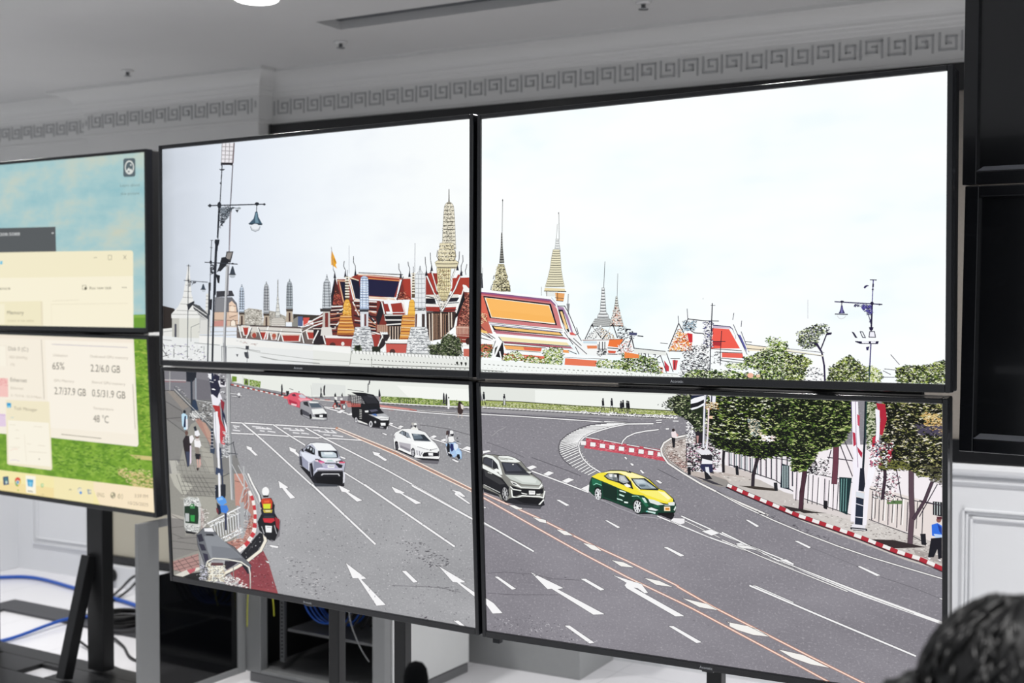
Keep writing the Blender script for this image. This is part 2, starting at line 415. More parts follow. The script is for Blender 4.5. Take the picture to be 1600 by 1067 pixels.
# ------------------------------------------------------------------ stands
def stand_main(x0, x1, label):
    e = tag(empty('screen_stand', ((x0+x1)/2, 3.0, 0)), label, 'screen stand', 'black steel stands behind the large screens'); c = (x0+x1)/2
    for x in (x0, x1): MB().box((x-c-.021, -.01, .05), (x-c+.021, .025, 2.02)).build('post', BLKM, e, bevel=.003)
    for z in (.78, 1.375, 1.425, 1.98): MB().box((-.40, -.034, z), (.40, -.0105, z+.05)).build('mounting_rail', BLKM, e, bevel=.002)
    for x in (x0, x1): MB().box((x-c-.04, -.45, 0), (x-c+.04, .55, .048)).build('foot', BLKM, e, bevel=.004)
    return e
stand_main(-2.497, -2.238, 'black two-post stand under the lower left screen, in front of the open cabinet')
stand_main(-1.214, -.955, 'black two-post stand under the lower right screen')
e = tag(empty('screen_stand', (-4.285, 3.57, 0)), 'black steel stand with slanted brace and floor frame under the desktop screens', 'screen stand')
for dx in (0, -.78): MB().box((dx-.05, -.03, .03), (dx+.05, .03, 2.05)).build('post', BLKM, e, bevel=.003)
for dx in (0, -.78): MB().bar((dx-.024, -.036, .53), (dx-.022, -.175, .03), .05, .05).build('brace', BLKM, e, bevel=.003)
mb = MB()
for z in (.95, 1.44, 1.491, 2.0): MB().box((-.9, -.060, z), (.35, -.0305, z+.05)).build('mounting_rail', BLKM, e, bevel=.002)
mb = MB().box((-1.48, .49, 0), (.42, .66, .012)); mb.box((-1.48, -.5, 0), (-1.34, .489, .012)); mb.box((.28, .02, 0), (.42, .489, .012))
mb.build('floor_frame', mat('sheen_grey_steel', '#3d3e42', .5, var=.08), e, bevel=.002)  # grey stands in for light reflected off the black bars
mb = MB().box((-1.33, -.03, 0), (.42, .075, .02)); mb.box((-1.33, -.36, 0), (.42, -.19, .02)); mb.box((-.62, -.188, 0), (-.32, -.031, .02)); mb.box((-.14, -.188, 0), (.42, -.031, .02)); mb.box((-.62, -.06, .001), (.2, -.031, .018)); mb.box((-1.33, -.188, 0), (-1.2, -.031, .02))
mb.build('base_plate', BLKM, e, bevel=.002)
for i, x in enumerate((-1.86, -1.82)):
    pass
e = tag(empty('cable_clip', (-1.84, 2.95, .69)), 'small dark bracket pair hanging below the joint of the lower screens', 'bracket')
MB().box((-.035, 0, -.045), (-.012, .02, .08)).build('strap', mat('dark_rubber', '#2a2d31', .7), e, bevel=.002)
MB().box((-.006, -.005, -.03), (.035, .02, .08)).build('hook', BLKM, e, bevel=.002)

# ------------------------------------------------------------------ network cabinet with an open glass door
GREY = mat('light_grey_powder_coat', '#8b8d8e', .45, var=.03, scale=30)
GREYD = mat('grey_cabinet_steel', '#6d6e70', .5, var=.06, scale=30)
WPAN = mat('off_white_side_panel', '#dcdede', .5, var=.03, scale=10)
DARKI = mat('dark_cabinet_interior', '#17181a', .8, var=.1)
TG = mat('smoked_glass', '#06070a', .06, var=.02, alpha=.97)
e = tag(empty('network_cabinet', (-3.685, 3.857, 0)), 'open grey steel network cabinet full of cables with white side panel behind the screens', 'cabinet')
W_, D_, H_ = .725, .60, .80
MB().box((.0, .0, 0), (W_, D_, .04)).build('plinth', GREYD, e, bevel=.003)
MB().box((W_-.0025, .045, .047), (W_+.006, D_-.002, H_-.03)).build('side_panel', WPAN, e, bevel=.002)
MB().box((-.006, .045, .041), (.002, D_-.002, H_-.03)).build('side_panel', DARKI, e, bevel=.002)
MB().box((.003, .045, .0405), (W_-.004, D_-.003, .046)).build('bottom_panel', GREYD, e)
mb = MB()
for x in (0, W_-.062): mb.box((x-(.026 if x == 0 else 0), 0, .041), (x+.062, .044, H_-.03))
mb.box((0, 0, H_-.03), (W_, D_, H_)); mb.box((.063, 0, .0405), (W_-.063, .04, .055))
mb.build('frame', GREY, e, bevel=.003)
MB().box((.003, D_-.02, .047), (W_-.004, D_-.005, H_-.031)).build('back_panel', DARKI, e)
for x in (.10, W_-.115):
    o = MB().box((x, .08, .08), (x+.024, .095, H_-.035)).build('mounting_rail', mat('zinc_rail', '#7f8183', .4, .6), e)
    mb = MB()
    for i in range(40): mb.box((x+.008, .0785, .10+i*.0165), (x+.016, .0797, .1075+i*.0165))
    tag(mb.build('rail_holes', DARKI, o), kind='stuff')
mb = MB().box((.125, .1, .21), (W_-.13, .5, .222)); mb.build('shelf', GREYD, e, bevel=.002)
# open door, hinged on the left front post
hx, hy, ex, ey = -.030, -.006, -.030, -.592
dl = math.hypot(ex-hx, ey-hy); ang = math.atan2(ey-hy, ex-hx)
M = Matrix.Translation((hx-.004, hy, 0)) @ Matrix.Rotation(ang, 4, 'Z')
def dpart(mb, name, material, par=e, bevel=0):
    mb.v = [tuple(M @ Vector(v)) for v in mb.v]; return mb.build(name, material, par, bevel=bevel)
dH0, dH1, st = .040, .765, .106
fr = MB().box((.0, 0, dH0), (.046, .018, dH1)); fr.box((dl-st, 0, dH0), (dl, .018, dH1)); fr.box((.047, 0, dH1-.03), (dl-st-.001, .018, dH1)); fr.box((.047, 0, dH0), (dl-st-.001, .018, dH0+.026))
dr = dpart(fr, 'door', GREY, bevel=.002)
dpart(MB().box((.0465, .007, dH0+.0265), (dl-st-.0015, .011, .545)), 'dark_pane', TG, dr)
dpart(MB().lathe((dl-.060, .0, .375), [(.001, 0), (.012, 0), (.012, .02), (.001, .02)], 16), 'lock', CHROME, dr)
mb = MB()
for z in (.14, .30, .50, .66):
    mb.box((dl-.030, -.0016, z), (dl-.024, -.0002, z+.006))
dpart(mb, 'screws', DARKI, dr)
lk = MB(); lk.tube([(dl-.060, -.002, .37), (dl-.060, -.016, .37), (dl-.040, -.022, .39)], .007, 8); dpart(lk, 'lock_handle', CHROME, dr)

def cable(name, pts, r, material, label, cat='cable', group=None, n=8):
    o = MB().tube(spline(pts, n), r, 8).build(name, material, None, True); return tag(o, label, cat, group)
BLU = mat('blue_cable_jacket', '#1e55b4', .4); BLKC = mat('black_cable_jacket', '#0d0d0f', .5); YEL = mat('yellow_green_cable', '#c6c73a', .5); GRC = mat('grey_cable_jacket', '#9a9c9e', .5)
rnd = random.Random(5)
# cables in the cabinet
def cab(P): return (P[0]-3.685, P[1]+3.857, P[2])
for i in range(5):
    cx = .40+.03*rnd.random(); pts = []
    for k in range(15):
        t = k/14*math.pi*2*1.15+i; pts.append(cab((cx-.10+(.10+.012*i)*math.cos(t), .10+.035*i+.006*math.sin(3*t), .40+(.13+.01*i)*math.sin(t))))
    cable('patch_cable', pts, .0042, BLU, 'blue network cable coiled inside the open cabinet', group='blue cables inside the cabinet')
cable('patch_cable', [cab(p) for p in ((.17, .055, .75), (.175, .055, .66), (.18, .055, .55), (.17, .055, .46), (.18, .058, .40))], .0042, BLU, 'blue network cable dropping from the top of the cabinet')
for i in range(4):
    x = .47+.016*i
    cable('power_cable', [cab(p) for p in ((x, .10+.045*i, .70-.03*i), (x+.05, .08+.045*i, .60-.05*i), (x-.03, .07+.045*i, .52-.04*i), (x+.06, .08+.045*i, .42-.02*i), (x-.04, .09+.045*i, .25))], .005, BLKC, 'black cable tangled at the right side inside the cabinet', group='black cables inside the cabinet')
cable('data_cable', [cab(p) for p in ((.44, .06, .50), (.50, .05, .42), (.515, .045, .32), (.56, .05, .22), (.60, .06, .16))], .0025, GRC, 'thin pale cable hanging at the right front of the cabinet')
cable('data_cable', [cab(p) for p in ((.005, -.02, .24), (.02, -.025, .40), (.07, -.02, .47), (.13, -.015, .44), (.145, -.01, .36), (.14, -.0, .30))], .0026, YEL, 'thin yellow-green cable looped over the cabinet front post')
mb = MB().box((.40, .30, .54), (.64, .46, .60))
o = mb.build('network_switch', mat('silver_switch_case', '#a5a8ab', .35, .5), None, bevel=.003); o.location = (-3.685, 3.857, 0)
tag(o, 'silver network device among the cables inside the cabinet', 'network device')

# ------------------------------------------------------------------ floor cables, socket lead, framed board at the left
cable('floor_cable', [(-6.45, 4.35, .012), (-6.3, 4.52, .012), (-6.1, 4.62, .012), (-5.64, 4.56, .012), (-5.2, 4.50, .012), (-4.9, 4.42, .012), (-4.6, 4.33, .012), (-4.3, 4.30, .012)], .011, BLU, 'thick blue cable running along the foot of the back wall')
cable('floor_cable', [(-5.6, 3.25, .012), (-5.3, 3.5, .012), (-5.10, 3.665, .012), (-5.13, 4.08, .024), (-4.95, 4.25, .012), (-4.7, 4.36, .012), (-4.45, 4.45, .012)], .009, BLU, 'blue cable crossing the white floor inside the stand frame')
for i, dy in enumerate((0, .03, .055)):
    cable('floor_cable', [(-4.75, 4.0-dy*3, .021), (-4.55, 3.92-dy*3, .008), (-4.35, 3.80-dy*4, .008), (-4.1, 3.76-dy*4, .008)], .006, BLKC, ['farthest of three thin black cables on the floor behind the black post', 'middle one of three thin black cables on the floor behind the black post', 'nearest of three thin black cables on the floor behind the black post'][i], group='black cables behind the post')
pts = []
for k in range(60):
    t = k/59*math.pi*2*5; r = .10+.01*math.sin(t*.7); pts.append((-4.80+r*math.cos(t), 4.14+r*.9*math.sin(t), .022+.013*k/12))
cable('coiled_cable', pts, .008, BLKC, 'coil of black cable heaped on the floor beside the stand frame', n=3)
s_ = .90
pl = WP(s_, .092, .070)
e = tag(empty('power_plug', pl), 'black power plug with cable in the foot of the white wall', 'plug')
MB().tube([(0, -.010, 0), (0, -.045, 0), (0, -.055, -.003)], [.038, .034, .02], 16).build('plug_body', BLKC, e, True)
MB().tube(spline([(0, -.05, -.01), (-.05, -.09, -.03), (-.04, -.14, -.058), (.08, -.24, -.062), (.2, -.36, -.062)]), .007).build('lead', BLKC, e, True)
for i in range(2):
    cable('socket_lead', [tuple(WP(s_+.30+.06*i, .115, .10)), tuple(WP(s_+.22+.06*i, .15, .095)), tuple(WP(s_+.17+.06*i, .20, .03)), tuple(WP(s_+.22+.05*i, .34, .009)), tuple(WP(s_+.25+.05*i, .50, .009))], .007, BLKC, ['left of two black cables looping down to the floor beside the plug', 'right of two black cables looping down to the floor beside the plug'][i], group='black cables by the plug')
# framed board leaning on the wall
e = tag(empty('framed_board', WP(1.8, .05, .23)), 'beige board in a black frame above the power plug, behind the stand', 'board')
e2 = e.location
def wl(mb): mb.v = [tuple(Vector(v)-e2) for v in mb.v]; return mb
wl(wbox(MB(), .862, 2.3, .045, .06, .175, .80)).build('panel', mat('beige_board', '#b9b4a4', .6, var=.05, scale=4), e)
f = MB()
for q in ((.834, .861, .135, .86), (2.301, 2.33, .135, .86)): wbox(f, q[0], q[1], .04, .075, q[2], q[3])
wbox(f, .862, 2.3, .04, .075, .135, .174); wbox(f, .862, 2.3, .04, .075, .801, .86)
wl(f).build('frame', BLK, e, bevel=.003)
mb = MB(); wbox(mb, .76, .826, .009, .05, .125, .86); wbox(mb, .76, 2.85, .009, .10, .0, .124)
tag(mb.build('trim_14', WOODW, bevel=.003), kind='structure')

# cables in the gap beside the upper right screen
for i, (z, z2) in enumerate(((1.836, 1.835), (1.806, 1.812), (1.70, 1.67), (1.33, 1.345))):
    cable('link_cable', [(-.70, 2.86, z), (-.66, 2.97, z-.003*i), (-.68, 3.15, z2), (-.73, 3.34, z2)], .004 if i < 2 else .007, BLKC,
          ['black cable crossing the gap beside the top right screen, topmost of four', 'black cable just below the topmost one in the gap beside the top right screen',
           'sagging black cable in the middle of the gap beside the top right screen', 'lowest black cable in the gap between screens and televisions'][i])

# ------------------------------------------------------------------ microphone in the foreground
e = tag(empty('microphone_stand', (-1.17, 1.608, 0)), 'black foam-capped microphone on a stand in the foreground', 'microphone')
FOAM = mat('black_foam', '#08090b', 1, var=.2, scale=300, bump=.6, spec=.1)
MB().lathe((0, 0, 0), [(.001, 0), (.12, 0), (.12, .012), (.03, .02), (.012, .03), (.001, .03)], 32).build('base', BLKM, e, True)
MB().tube([(0, 0, .02), (0, 0, .80)], .010, 12).build('pole', BLKM, e, True)
MB().tube([(0, 0, .79), (0, 0, .97)], .005, 10).build('gooseneck', BLKM, e, True)
MB().lathe((0, 0, .96), [(.002, 0), (.012, .0), (.018, .012), (.0205, .03), (.0205, .05), (.018, .064), (.012, .073), (.002, .077)], 24).build('foam_cap', FOAM, e, True)

# ------------------------------------------------------------------ the person at the lower right, seen from behind
SKIN = mat('skin', '#b98a6c', .5, var=.05); CLOTH = mat('dark_shirt_cloth', '#1c1f26', .9, var=.1, scale=200)
def hairm():
    m = bpy.data.materials.new('black_hair'); m.use_nodes = True; nt = m.node_tree; b = nt.nodes['Principled BSDF']
    n = noise(nt, coords(nt, (6, 1, 1)), 60, 3); c = ramp(nt, n, [(.35, '#050506'), (.62, '#0e0e0f'), (.82, '#262628')])
    nt.links.new(c, b.inputs['Base Color']); b.inputs['Roughness'].default_value = .42; return m
HAIR = hairm()
hc = Vector((-.213, 1.395, 1.177))
view = Vector((-.30, 2.2, .35)).normalized()
e = tag(empty('person', (hc.x+.02, hc.y-.04, 0)), 'seated person with black hair, seen from behind, at the lower right corner', 'person')
def skin_body(name, verts, edges, radii, material, parent, sub=2, off=(0, 0, 0)):
    me = bpy.data.meshes.new(name); me.from_pydata([tuple(Vector(v)-Vector(off)) for v in verts], edges, []); o = bpy.data.objects.new(name, me); COL.objects.link(o)
    o.modifiers.new('skin', 'SKIN'); 
    for i, r in enumerate(radii):
        me.skin_vertices[0].data[i].radius = (r, r) if not isinstance(r, tuple) else r
    me.skin_vertices[0].data[0].use_root = True
    s = o.modifiers.new('sub', 'SUBSURF'); s.levels = sub; s.render_levels = sub
    me.materials.append(material); o.parent = parent; return o
def mk_skin(me):
    if not me.skin_vertices: me.skin_vertices.new() if hasattr(me.skin_vertices, 'new') else None
E0 = e.location
hx, hy, hz = hc
V = [(hx+.02, hy-.03, .50), (hx+.02, hy-.05, .68), (hx+.015, hy-.06, .82), (hx+.01, hy-.05, .92), (hx+.005, hy-.03, 1.0), (hx, hy-.015, 1.07), (hx, hy, 1.13),
     (hx-.17, hy-.04, .915), (hx-.22, hy+.02, .70), (hx-.12, hy+.24, .66), (hx+.20, hy-.02, .915), (hx+.25, hy+.06, .70), (hx+.16, hy+.27, .66),
     (hx-.09, hy+.0, .50), (hx-.10, hy+.42, .50), (hx-.10, hy+.44, .06), (hx+.13, hy+.02, .50), (hx+.14, hy+.44, .50), (hx+.14, hy+.46, .06)]
Ed = [(0,1),(1,2),(2,3),(3,4),(4,5),(5,6),(3,7),(7,8),(8,9),(3,10),(10,11),(11,12),(0,13),(13,14),(14,15),(0,16),(16,17),(17,18)]
Rd = [(.15,.11),(.14,.10),(.16,.11),(.13,.09),(.065,.06),(.052,.052),(.05,.05),.058,.045,.03,.058,.045,.03,.085,.065,.045,.085,.065,.045]
def person_mesh():
    bm = bmesh.new(); L_ = bm.verts.layers.skin.verify()
    vs = [bm.verts.new(Vector(v)-E0) for v in V]
    for a, b in Ed: bm.edges.new((vs[a], vs[b]))
    for v, r in zip(vs, Rd): v[L_].radius = r if isinstance(r, tuple) else (r, r)
    vs[0][L_].use_root = True
    me = bpy.data.meshes.new('body'); bm.to_mesh(me); bm.free(); me.materials.append(CLOTH)
    o = bpy.data.objects.new('body', me); COL.objects.link(o); o.modifiers.new('skin', 'SKIN'); s = o.modifiers.new('sub', 'SUBSURF'); s.levels = s.render_levels = 2; o.parent = e
person_mesh()
# head: one surface, face turned to the screens (+y, slightly left)
def head_mesh(name, scale, material, fn, seg=40, rings=28):
    v, f = [], []
    for i in range(rings+1):
        th = math.pi*i/rings
        for j in range(seg):
            ph = 2*math.pi*j/seg; d = Vector((math.sin(th)*math.cos(ph), math.sin(th)*math.sin(ph), math.cos(th))); v.append(fn(d))
    for i in range(rings):
        for j in range(seg): f.append((i*seg+j, (i+1)*seg+j, (i+1)*seg+(j+1)%seg, i*seg+(j+1)%seg))
    o = link(name, v, f, material, e, True); return o
TURN = Matrix.Rotation(math.radians(-78), 4, 'Z')
def hp(d, s=1.0, extra=0):
    x, y, z = d
    X, Y, Z = .076*x, .095*y, .112*z
    if z < 0: X *= 1+.25*z; Y *= 1+.12*z
    nose = math.exp(-((x/.13)**2+((z+.12)/.14)**2))*(.022 if y > 0 else 0)
    brow = math.exp(-((z-.12)/.10)**2)*(.004 if y > .3 else 0)
    eye = -.006*sum(math.exp(-(((x-sx)/.12)**2+((z-.02)/.09)**2)) for sx in (-.36, .36)) if y > .3 else 0
    chin = .010*math.exp(-((z+.88)/.12)**2) if y > 0 else 0
    Y += nose+brow+eye+chin
    return Vector((X, Y, Z))*s
def place(vv): return (TURN @ Vector(vv))+hc-E0
head_mesh('head', 1, SKIN, lambda d: place(hp(d)))
def hairfn(d):
    x, y, z = d
    front = y > .25 and z < .52
    k = 1.16 if not front else .90
    if y > .05 and z < -.25: k = .88
    if y <= .05 and z < -.72: k = .9
    rr = random.Random(int((math.atan2(y, x)+4)*7)); k += .02*math.sin(9*math.atan2(y, x)+5*z)+.014*math.sin(17*x+13*z)
    return place(hp((x, y, z), k) if k > 1 else hp((x, y, z), k))
head_mesh('hair', 1, HAIR, hairfn, 64, 44)
for sx in (-1, 1):
    mb = MB(); pts = []
    c = Vector((sx*.080, .0, -.012))
    for k in range(15):
        t = k/14*math.pi*1.7-.6; pts.append(place(c+Vector((sx*.006*math.sin(t), .014*math.cos(t), .028*math.sin(t)))))
    mb.tube(pts, .0055, 8); mb.build('ear', SKIN, e, True)
bc = hc-E0+Vector((-.104, -.035, -.012))
def bunfn(d):
    x, y, z = d; k = 1+.06*math.sin(7*x+9*z)+.05*math.sin(11*y-6*z)
    return bc+Vector((.046*x*k, .05*y*k, .050*z*k))
head_mesh('hair_bun', 1, HAIR, bunfn, 32, 22)
# loose gathered hair and strands at the back of the head
rn = random.Random(3); mb = MB()
for i in range(520):
    a = rn.uniform(-math.pi, math.pi); z = rn.uniform(-.55, .97); rr_ = math.sqrt(max(0, 1-z*z))
    d = Vector((rr_*math.cos(a), rr_*math.sin(a), z))
    if d.y > .25 and d.z < .5: continue
    pts = []
    dz = rn.uniform(-.35, -.12); da = rn.uniform(-.3, .3)
    for k in range(4):
        zz = max(-.9, z+dz*k/3*1.2); r2 = math.sqrt(max(.01, 1-zz*zz)); aa = a+da*k/3
        pts.append(place(hp((r2*math.cos(aa), r2*math.sin(aa), zz), 1.17+.025*rn.random()+.01*k)))
    mb.tube(pts, [.0035, .003, .0022, .0008], 4)
mb.build('hair_strands', HAIR, e, True)
for sx in (-1, 1):
    mb = MB(); mb.lathe((0, 0, 0), [(.001, -.010), (.007, -.007), (.010, 0), (.007, .007), (.001, .010)], 12)
    q = place(Vector((sx*.030, .082, .002))); mb.v = [tuple(Vector(v)+q) for v in mb.v]
    mb.build('eye', mat('eye_white', '#e8e6e2', .2), e, True)
mb = MB(); mb.tube([place((-.024, .094, -.060)), place((0, .100, -.058)), place((.024, .094, -.060))], [.002, .005, .002], 8); mb.build('mouth', mat('lip', '#9c5a50', .5), e, True)
# chair the person sits on
e = tag(empty('office_chair', (hx+.02, hy, 0)), 'dark office chair under the seated person', 'chair')
MB().box((-.23, -.12, .36), (.23, .32, .41)).build('seat', CLOTH, e, bevel=.02)
MB().box((-.20, -.24, .44), (.20, -.20, .80)).build('backrest', CLOTH, e, bevel=.015)
MB().tube([(0, .1, .04), (0, .1, .36)], .025).build('post', BLKM, e, True)
for k in range(5):
    t = k*2*math.pi/5; MB().bar((0, .1, .05), (.27*math.cos(t), .1+.27*math.sin(t), .03), .03).build('leg', BLKM, e)

# ------------------------------------------------------------------ what the screens show, drawn flat on each panel
# traced shapes are met with the plane of the panel they are shown on; every traced thing becomes one mesh lying on the panel
for k_, q in SCR.items():
    q['lo'] = q['R'].T @ (OC-q['c'])
    q['items'] = []; q['grid'] = np.zeros((96, 54), int)
def to_local(key, P):
    q = SCR[key]; P = np.asarray(P, float)
    D = np.stack([(P[:, 0]-800)/F_PX, np.ones(len(P)), -(P[:, 1]-533.5)/F_PX], 1) @ RC.T @ q['R']
    t = -q['lo'][1]/D[:, 1]
    return np.stack([q['lo'][0]+t*D[:, 0], q['lo'][2]+t*D[:, 2]], 1)
def clip(poly, hw, hh):
    out = [tuple(p) for p in poly]
    for ax, s, lim in ((0, 1, hw), (0, -1, hw), (1, 1, hh), (1, -1, hh)):
        inp, out = out, []
        for i in range(len(inp)):
            a, b = inp[i-1], inp[i]; ia, ib = s*a[ax] <= lim, s*b[ax] <= lim
            if ia != ib:
                t = (s*lim-a[ax])/(b[ax]-a[ax]); c = [a[0]+t*(b[0]-a[0]), a[1]+t*(b[1]-a[1])]; c[ax] = s*lim; out.append(tuple(c))
            if ib: out.append(b)
        if len(out) < 3: return []
    return out
CROP = dict(A=(250,380,5.336), B=(490,380,5.336), C=(740,390,5.336), D=(980,400,5.336), E=(1230,400,5.131), F=(300,220,4.443), G=(640,280,5.131),
            H=(250,580,5.336), I=(250,740,5.336), J=(440,590,5), K=(740,590,4.169), L=(1020,600,5.336), M=(1240,610,3.556), N=(740,700,4.169), O=(740,811,3.2),
            P=(0,225,3.556), Q=(0,510,3.556), S=(455,680,13.34), T=(600,650,11.43), U=(740,690,9.7), X=(910,720,10), Y=(430,600,8.42), V=(640,600,3.81), Z=(0,0,1))
cur = dict(r=CROP['Z'], el='screen', on=('TL', 'TR', 'BL', 'BR'), tex=False)
ELS = []
def R(c): cur['r'] = CROP[c]
def EL(name, on=None, tex=False, label=None):
    cur['el'] = (len(ELS), name, tex, label); ELS.append(cur['el']); cur['tex'] = tex
    if on: cur['on'] = tuple(on.split())
def px(s):
    if isinstance(s, str): s = [tuple(float(v) for v in p.split(',')) for p in s.split()]
    x0, y0, k = cur['r']; return np.array([(x0+a/k, y0+b/k) for a, b in s])
def emit(col, polys):
    """polys: list of arrays in photo pixels, all one colour, all in one layer"""
    for key in cur['on']:
        q = SCR[key]; out = []
        for p in polys:
            l = clip(to_local(key, p), DW/2-.0002, DH/2-.0002)
            if len(l) > 2: out.append(l)
        if not out: continue
        A = np.array([c for l in out for c in l]); lo, hi = A.min(0), A.max(0)
        i0, i1 = [int(np.clip((v/DW+.5)*96, 0, 95)) for v in (lo[0], hi[0])]; j0, j1 = [int(np.clip((v/DH+.5)*54, 0, 53)) for v in (lo[1], hi[1])]
        g = q['grid'][i0:i1+1, j0:j1+1]; k = int(g.max())+1; g[:] = k
        q['items'].append((cur['el'], col, k, out))
def P(col, s): emit(col, [px(s)])
def strip(p, w, closed=False):
    p = np.asarray(p, float)
    if closed: p = np.vstack([p, p[:1]])
    out = []
    for a, b in zip(p[:-1], p[1:]):
        d = b-a; L = np.hypot(*d)
        if L < 1e-6: continue
        d = d/L; n = np.array([-d[1], d[0]])*w/2; e = d*w*.28
        out.append(np.array([a-e+n, b+e+n, b+e-n, a-e-n]))
    return out
def Ln(col, w, s, closed=False): emit(col, strip(px(s), w, closed))
def PO(col, s, oc='#1c1a20', w=1.0): Ln(oc, w, s, True); P(col, s)
def mk(s, col='#f6f5f6', oc='#4a484d', w=1.1): Ln(oc, w, s, True); P(col, s)
def mkl(w, s, col='#f6f5f6', oc='#4a484d', o=1.3): Ln(oc, w+o, s); Ln(col, w, s)
def ell(col, cx, cy, rx, ry, n=14, rot_=0):
    c, s = math.cos(rot_), math.sin(rot_)
    P(col, [(cx+rx*math.cos(t)*c-ry*math.sin(t)*s, cy+rx*math.cos(t)*s+ry*math.sin(t)*c) for t in [2*math.pi*i/n for i in range(n)]])
def many(col, w, lines): emit(col, [q for s in lines for q in strip(px(s), w)])
def inside(x, y, poly):
    c = False; n = len(poly)
    for i in range(n):
        (x1, y1), (x2, y2) = poly[i-1], poly[i]
        if (y1 > y) != (y2 > y) and x < (x2-x1)*(y-y1)/(y2-y1)+x1: c = not c
    return c
def leaves(s, dens, cols, L=(2.5, 6.5), w=(.7, 1.5), jit=3, seed=1, slope=.05):
    """wavy little dashes of several colours scattered over a traced crown"""
    r = random.Random(seed); pl = [tuple(p) for p in px(s)]; xs = [p[0] for p in pl]; ys = [p[1] for p in pl]
    area_ = abs(sum(pl[i-1][0]*pl[i][1]-pl[i][0]*pl[i-1][1] for i in range(len(pl))))/2
    rounds = 3 if area_ > 900 else 1; seq = (list(cols[1:])+[cols[0]]) if rounds > 1 else list(cols)
    for col, share in seq*rounds:
        N = int(area_*dens*share/rounds); out = []
        while len(out) < N:
            x, y = r.uniform(min(xs), max(xs)), r.uniform(min(ys), max(ys))
            if not inside(x, y, pl): continue
            x += r.gauss(0, jit); y += r.gauss(0, jit*.8); l = r.uniform(*L); ww = r.uniform(*w); k = r.choice((-1, 1))*ww*.7; s1 = l*(slope+r.gauss(0, .22))
            out.append(np.array([(x-l/2, y-s1/2), (x-l*.15, y-ww*.6+k), (x+l*.2, y-ww*.6), (x+l/2, y+s1/2), (x+l*.15, y+ww*.6), (x-l*.2, y+ww*.6+k)]))
        emit(col, out)
def spire(cx, prof, col, stripe=None, n=10, oc='#4a4844', lean=0, sw=.7, vert=0):
    """stacked tower: prof is (y, half-width) top to bottom in crop units"""
    X = lambda y: cx+lean*(y-prof[0][0])
    pts = [(X(y)-w, y) for y, w in prof]+[(X(y)+w, y) for y, w in prof[::-1]]
    Ln(oc, .8, pts, True); P(col, pts)
    if stripe:
        ys = [p[0] for p in prof]; ws = [p[1] for p in prof]; out = []
        for i in range(n):
            y = ys[0]+(ys[-1]-ys[0])*(i+.7)/n; w = np.interp(y, ys, ws)*.94; out.append([(X(y)-w, y), (X(y), y+1.2), (X(y)+w, y)])
        many(stripe, sw, out)
        for k in range(vert):
            f = (k+1)/(vert+1)*2-1; many(stripe, .5, [[(X(y)+w*f, y) for y, w in prof]])
def txt(s, x0, y0, x1, y1, h, col, bold=False):
    """lettering laid along the line (x0,y0)-(x1,y1) in crop units, capital height h"""
    key = cur['on'][0]; a, b, c = to_local(key, px([(x0, y0), (x1, y1), (x0, y0-h)]))
    V, Fc = text_mesh(s, bold); lo = min(v[0] for v in V); hi = max(v[0] for v in V)
    ux, uy = (b-a)/(hi-lo), (c-a)/.70
    pts = [a+ux*(v[0]-lo)+uy*v[1] for v in V]
    q = SCR[key]; A = np.array(pts); i0, i1 = [int(np.clip((v/DW+.5)*96, 0, 95)) for v in (A[:, 0].min(), A[:, 0].max())]; j0, j1 = [int(np.clip((v/DH+.5)*54, 0, 53)) for v in (A[:, 1].min(), A[:, 1].max())]
    g = q['grid'][i0:i1+1, j0:j1+1]; k = int(g.max())+1; g[:] = k
    q['items'].append((cur['el'], col, k, [[tuple(pts[i]) for i in f] for f in Fc]))
def flush():
    for key, q in SCR.items():
        by = {}
        for it in q['items']: by.setdefault(it[0], []).append(it)
        for el, its in by.items():
            v, f, c = [], [], []
            for _, col, k, polys in its:
                rgb = (*lin(col), 1)
                for p in polys:
                    n = len(v); v += [(x, -k*2.2e-5, z) for x, z in p]; f.append(tuple(range(n, n+len(p)))); c += [rgb]*len(p)
            par = q['s']
            o = link(el[1], v, f, PICG if el[2] else PIC, par)
            ca = o.data.color_attributes.new('picture', 'FLOAT_COLOR', 'CORNER')
            # corners follow face order, which is vertex order here
            ca.data.foreach_set('color', [x for r in c for x in r])
            if el[3]: o['label'] = el[3]

# ================= upper screens: sky already on the panel; palace, wall, lamps
EL('pictured_city', 'TL', label='pale spire, dome and street edge at the left of the picture')
R('A')
P('#2b2420', '20,520 60,530 120,545 140,600 140,720 20,720')
P('#e6e6e2', '20,715 140,700 140,960 20,960')
Ln('#9a9a98', .8, '20,740 330,700'); Ln('#9a9a98', .6, '20,790 120,800')
P('#e9e9e6', '232,190 246,190 262,420 285,500 335,575 336,625 95,625 95,590 150,530 190,450')
many('#8f8f8c', .7, [[(225, 300), (255, 302)], [(214, 350), (262, 352)], [(200, 400), (262, 404)], [(190, 450), (275, 456)], [(170, 505), (290, 512)], [(140, 560), (310, 566)], [(97, 592), (334, 596)]])
Ln('#55554f', .7, '237,175 237,300'); Ln('#55554f', .7, '224,188 258,190')
P('#dcdcd4', '100,625 330,625 330,960 100,960'); P('#c3c2ba', '100,625 160,625 160,960 105,960'); P('#4a4a55', '122,672 138,672 138,880 120,880')
P('#c9c9c6', '330,560 420,560 420,760 330,760')
P('#505255', '270,500 330,520 410,600 410,650 330,600 280,545'); many('#e4e4e2', 1.2, [[(270, 520), (390, 600)], [(300, 565), (400, 640)]])
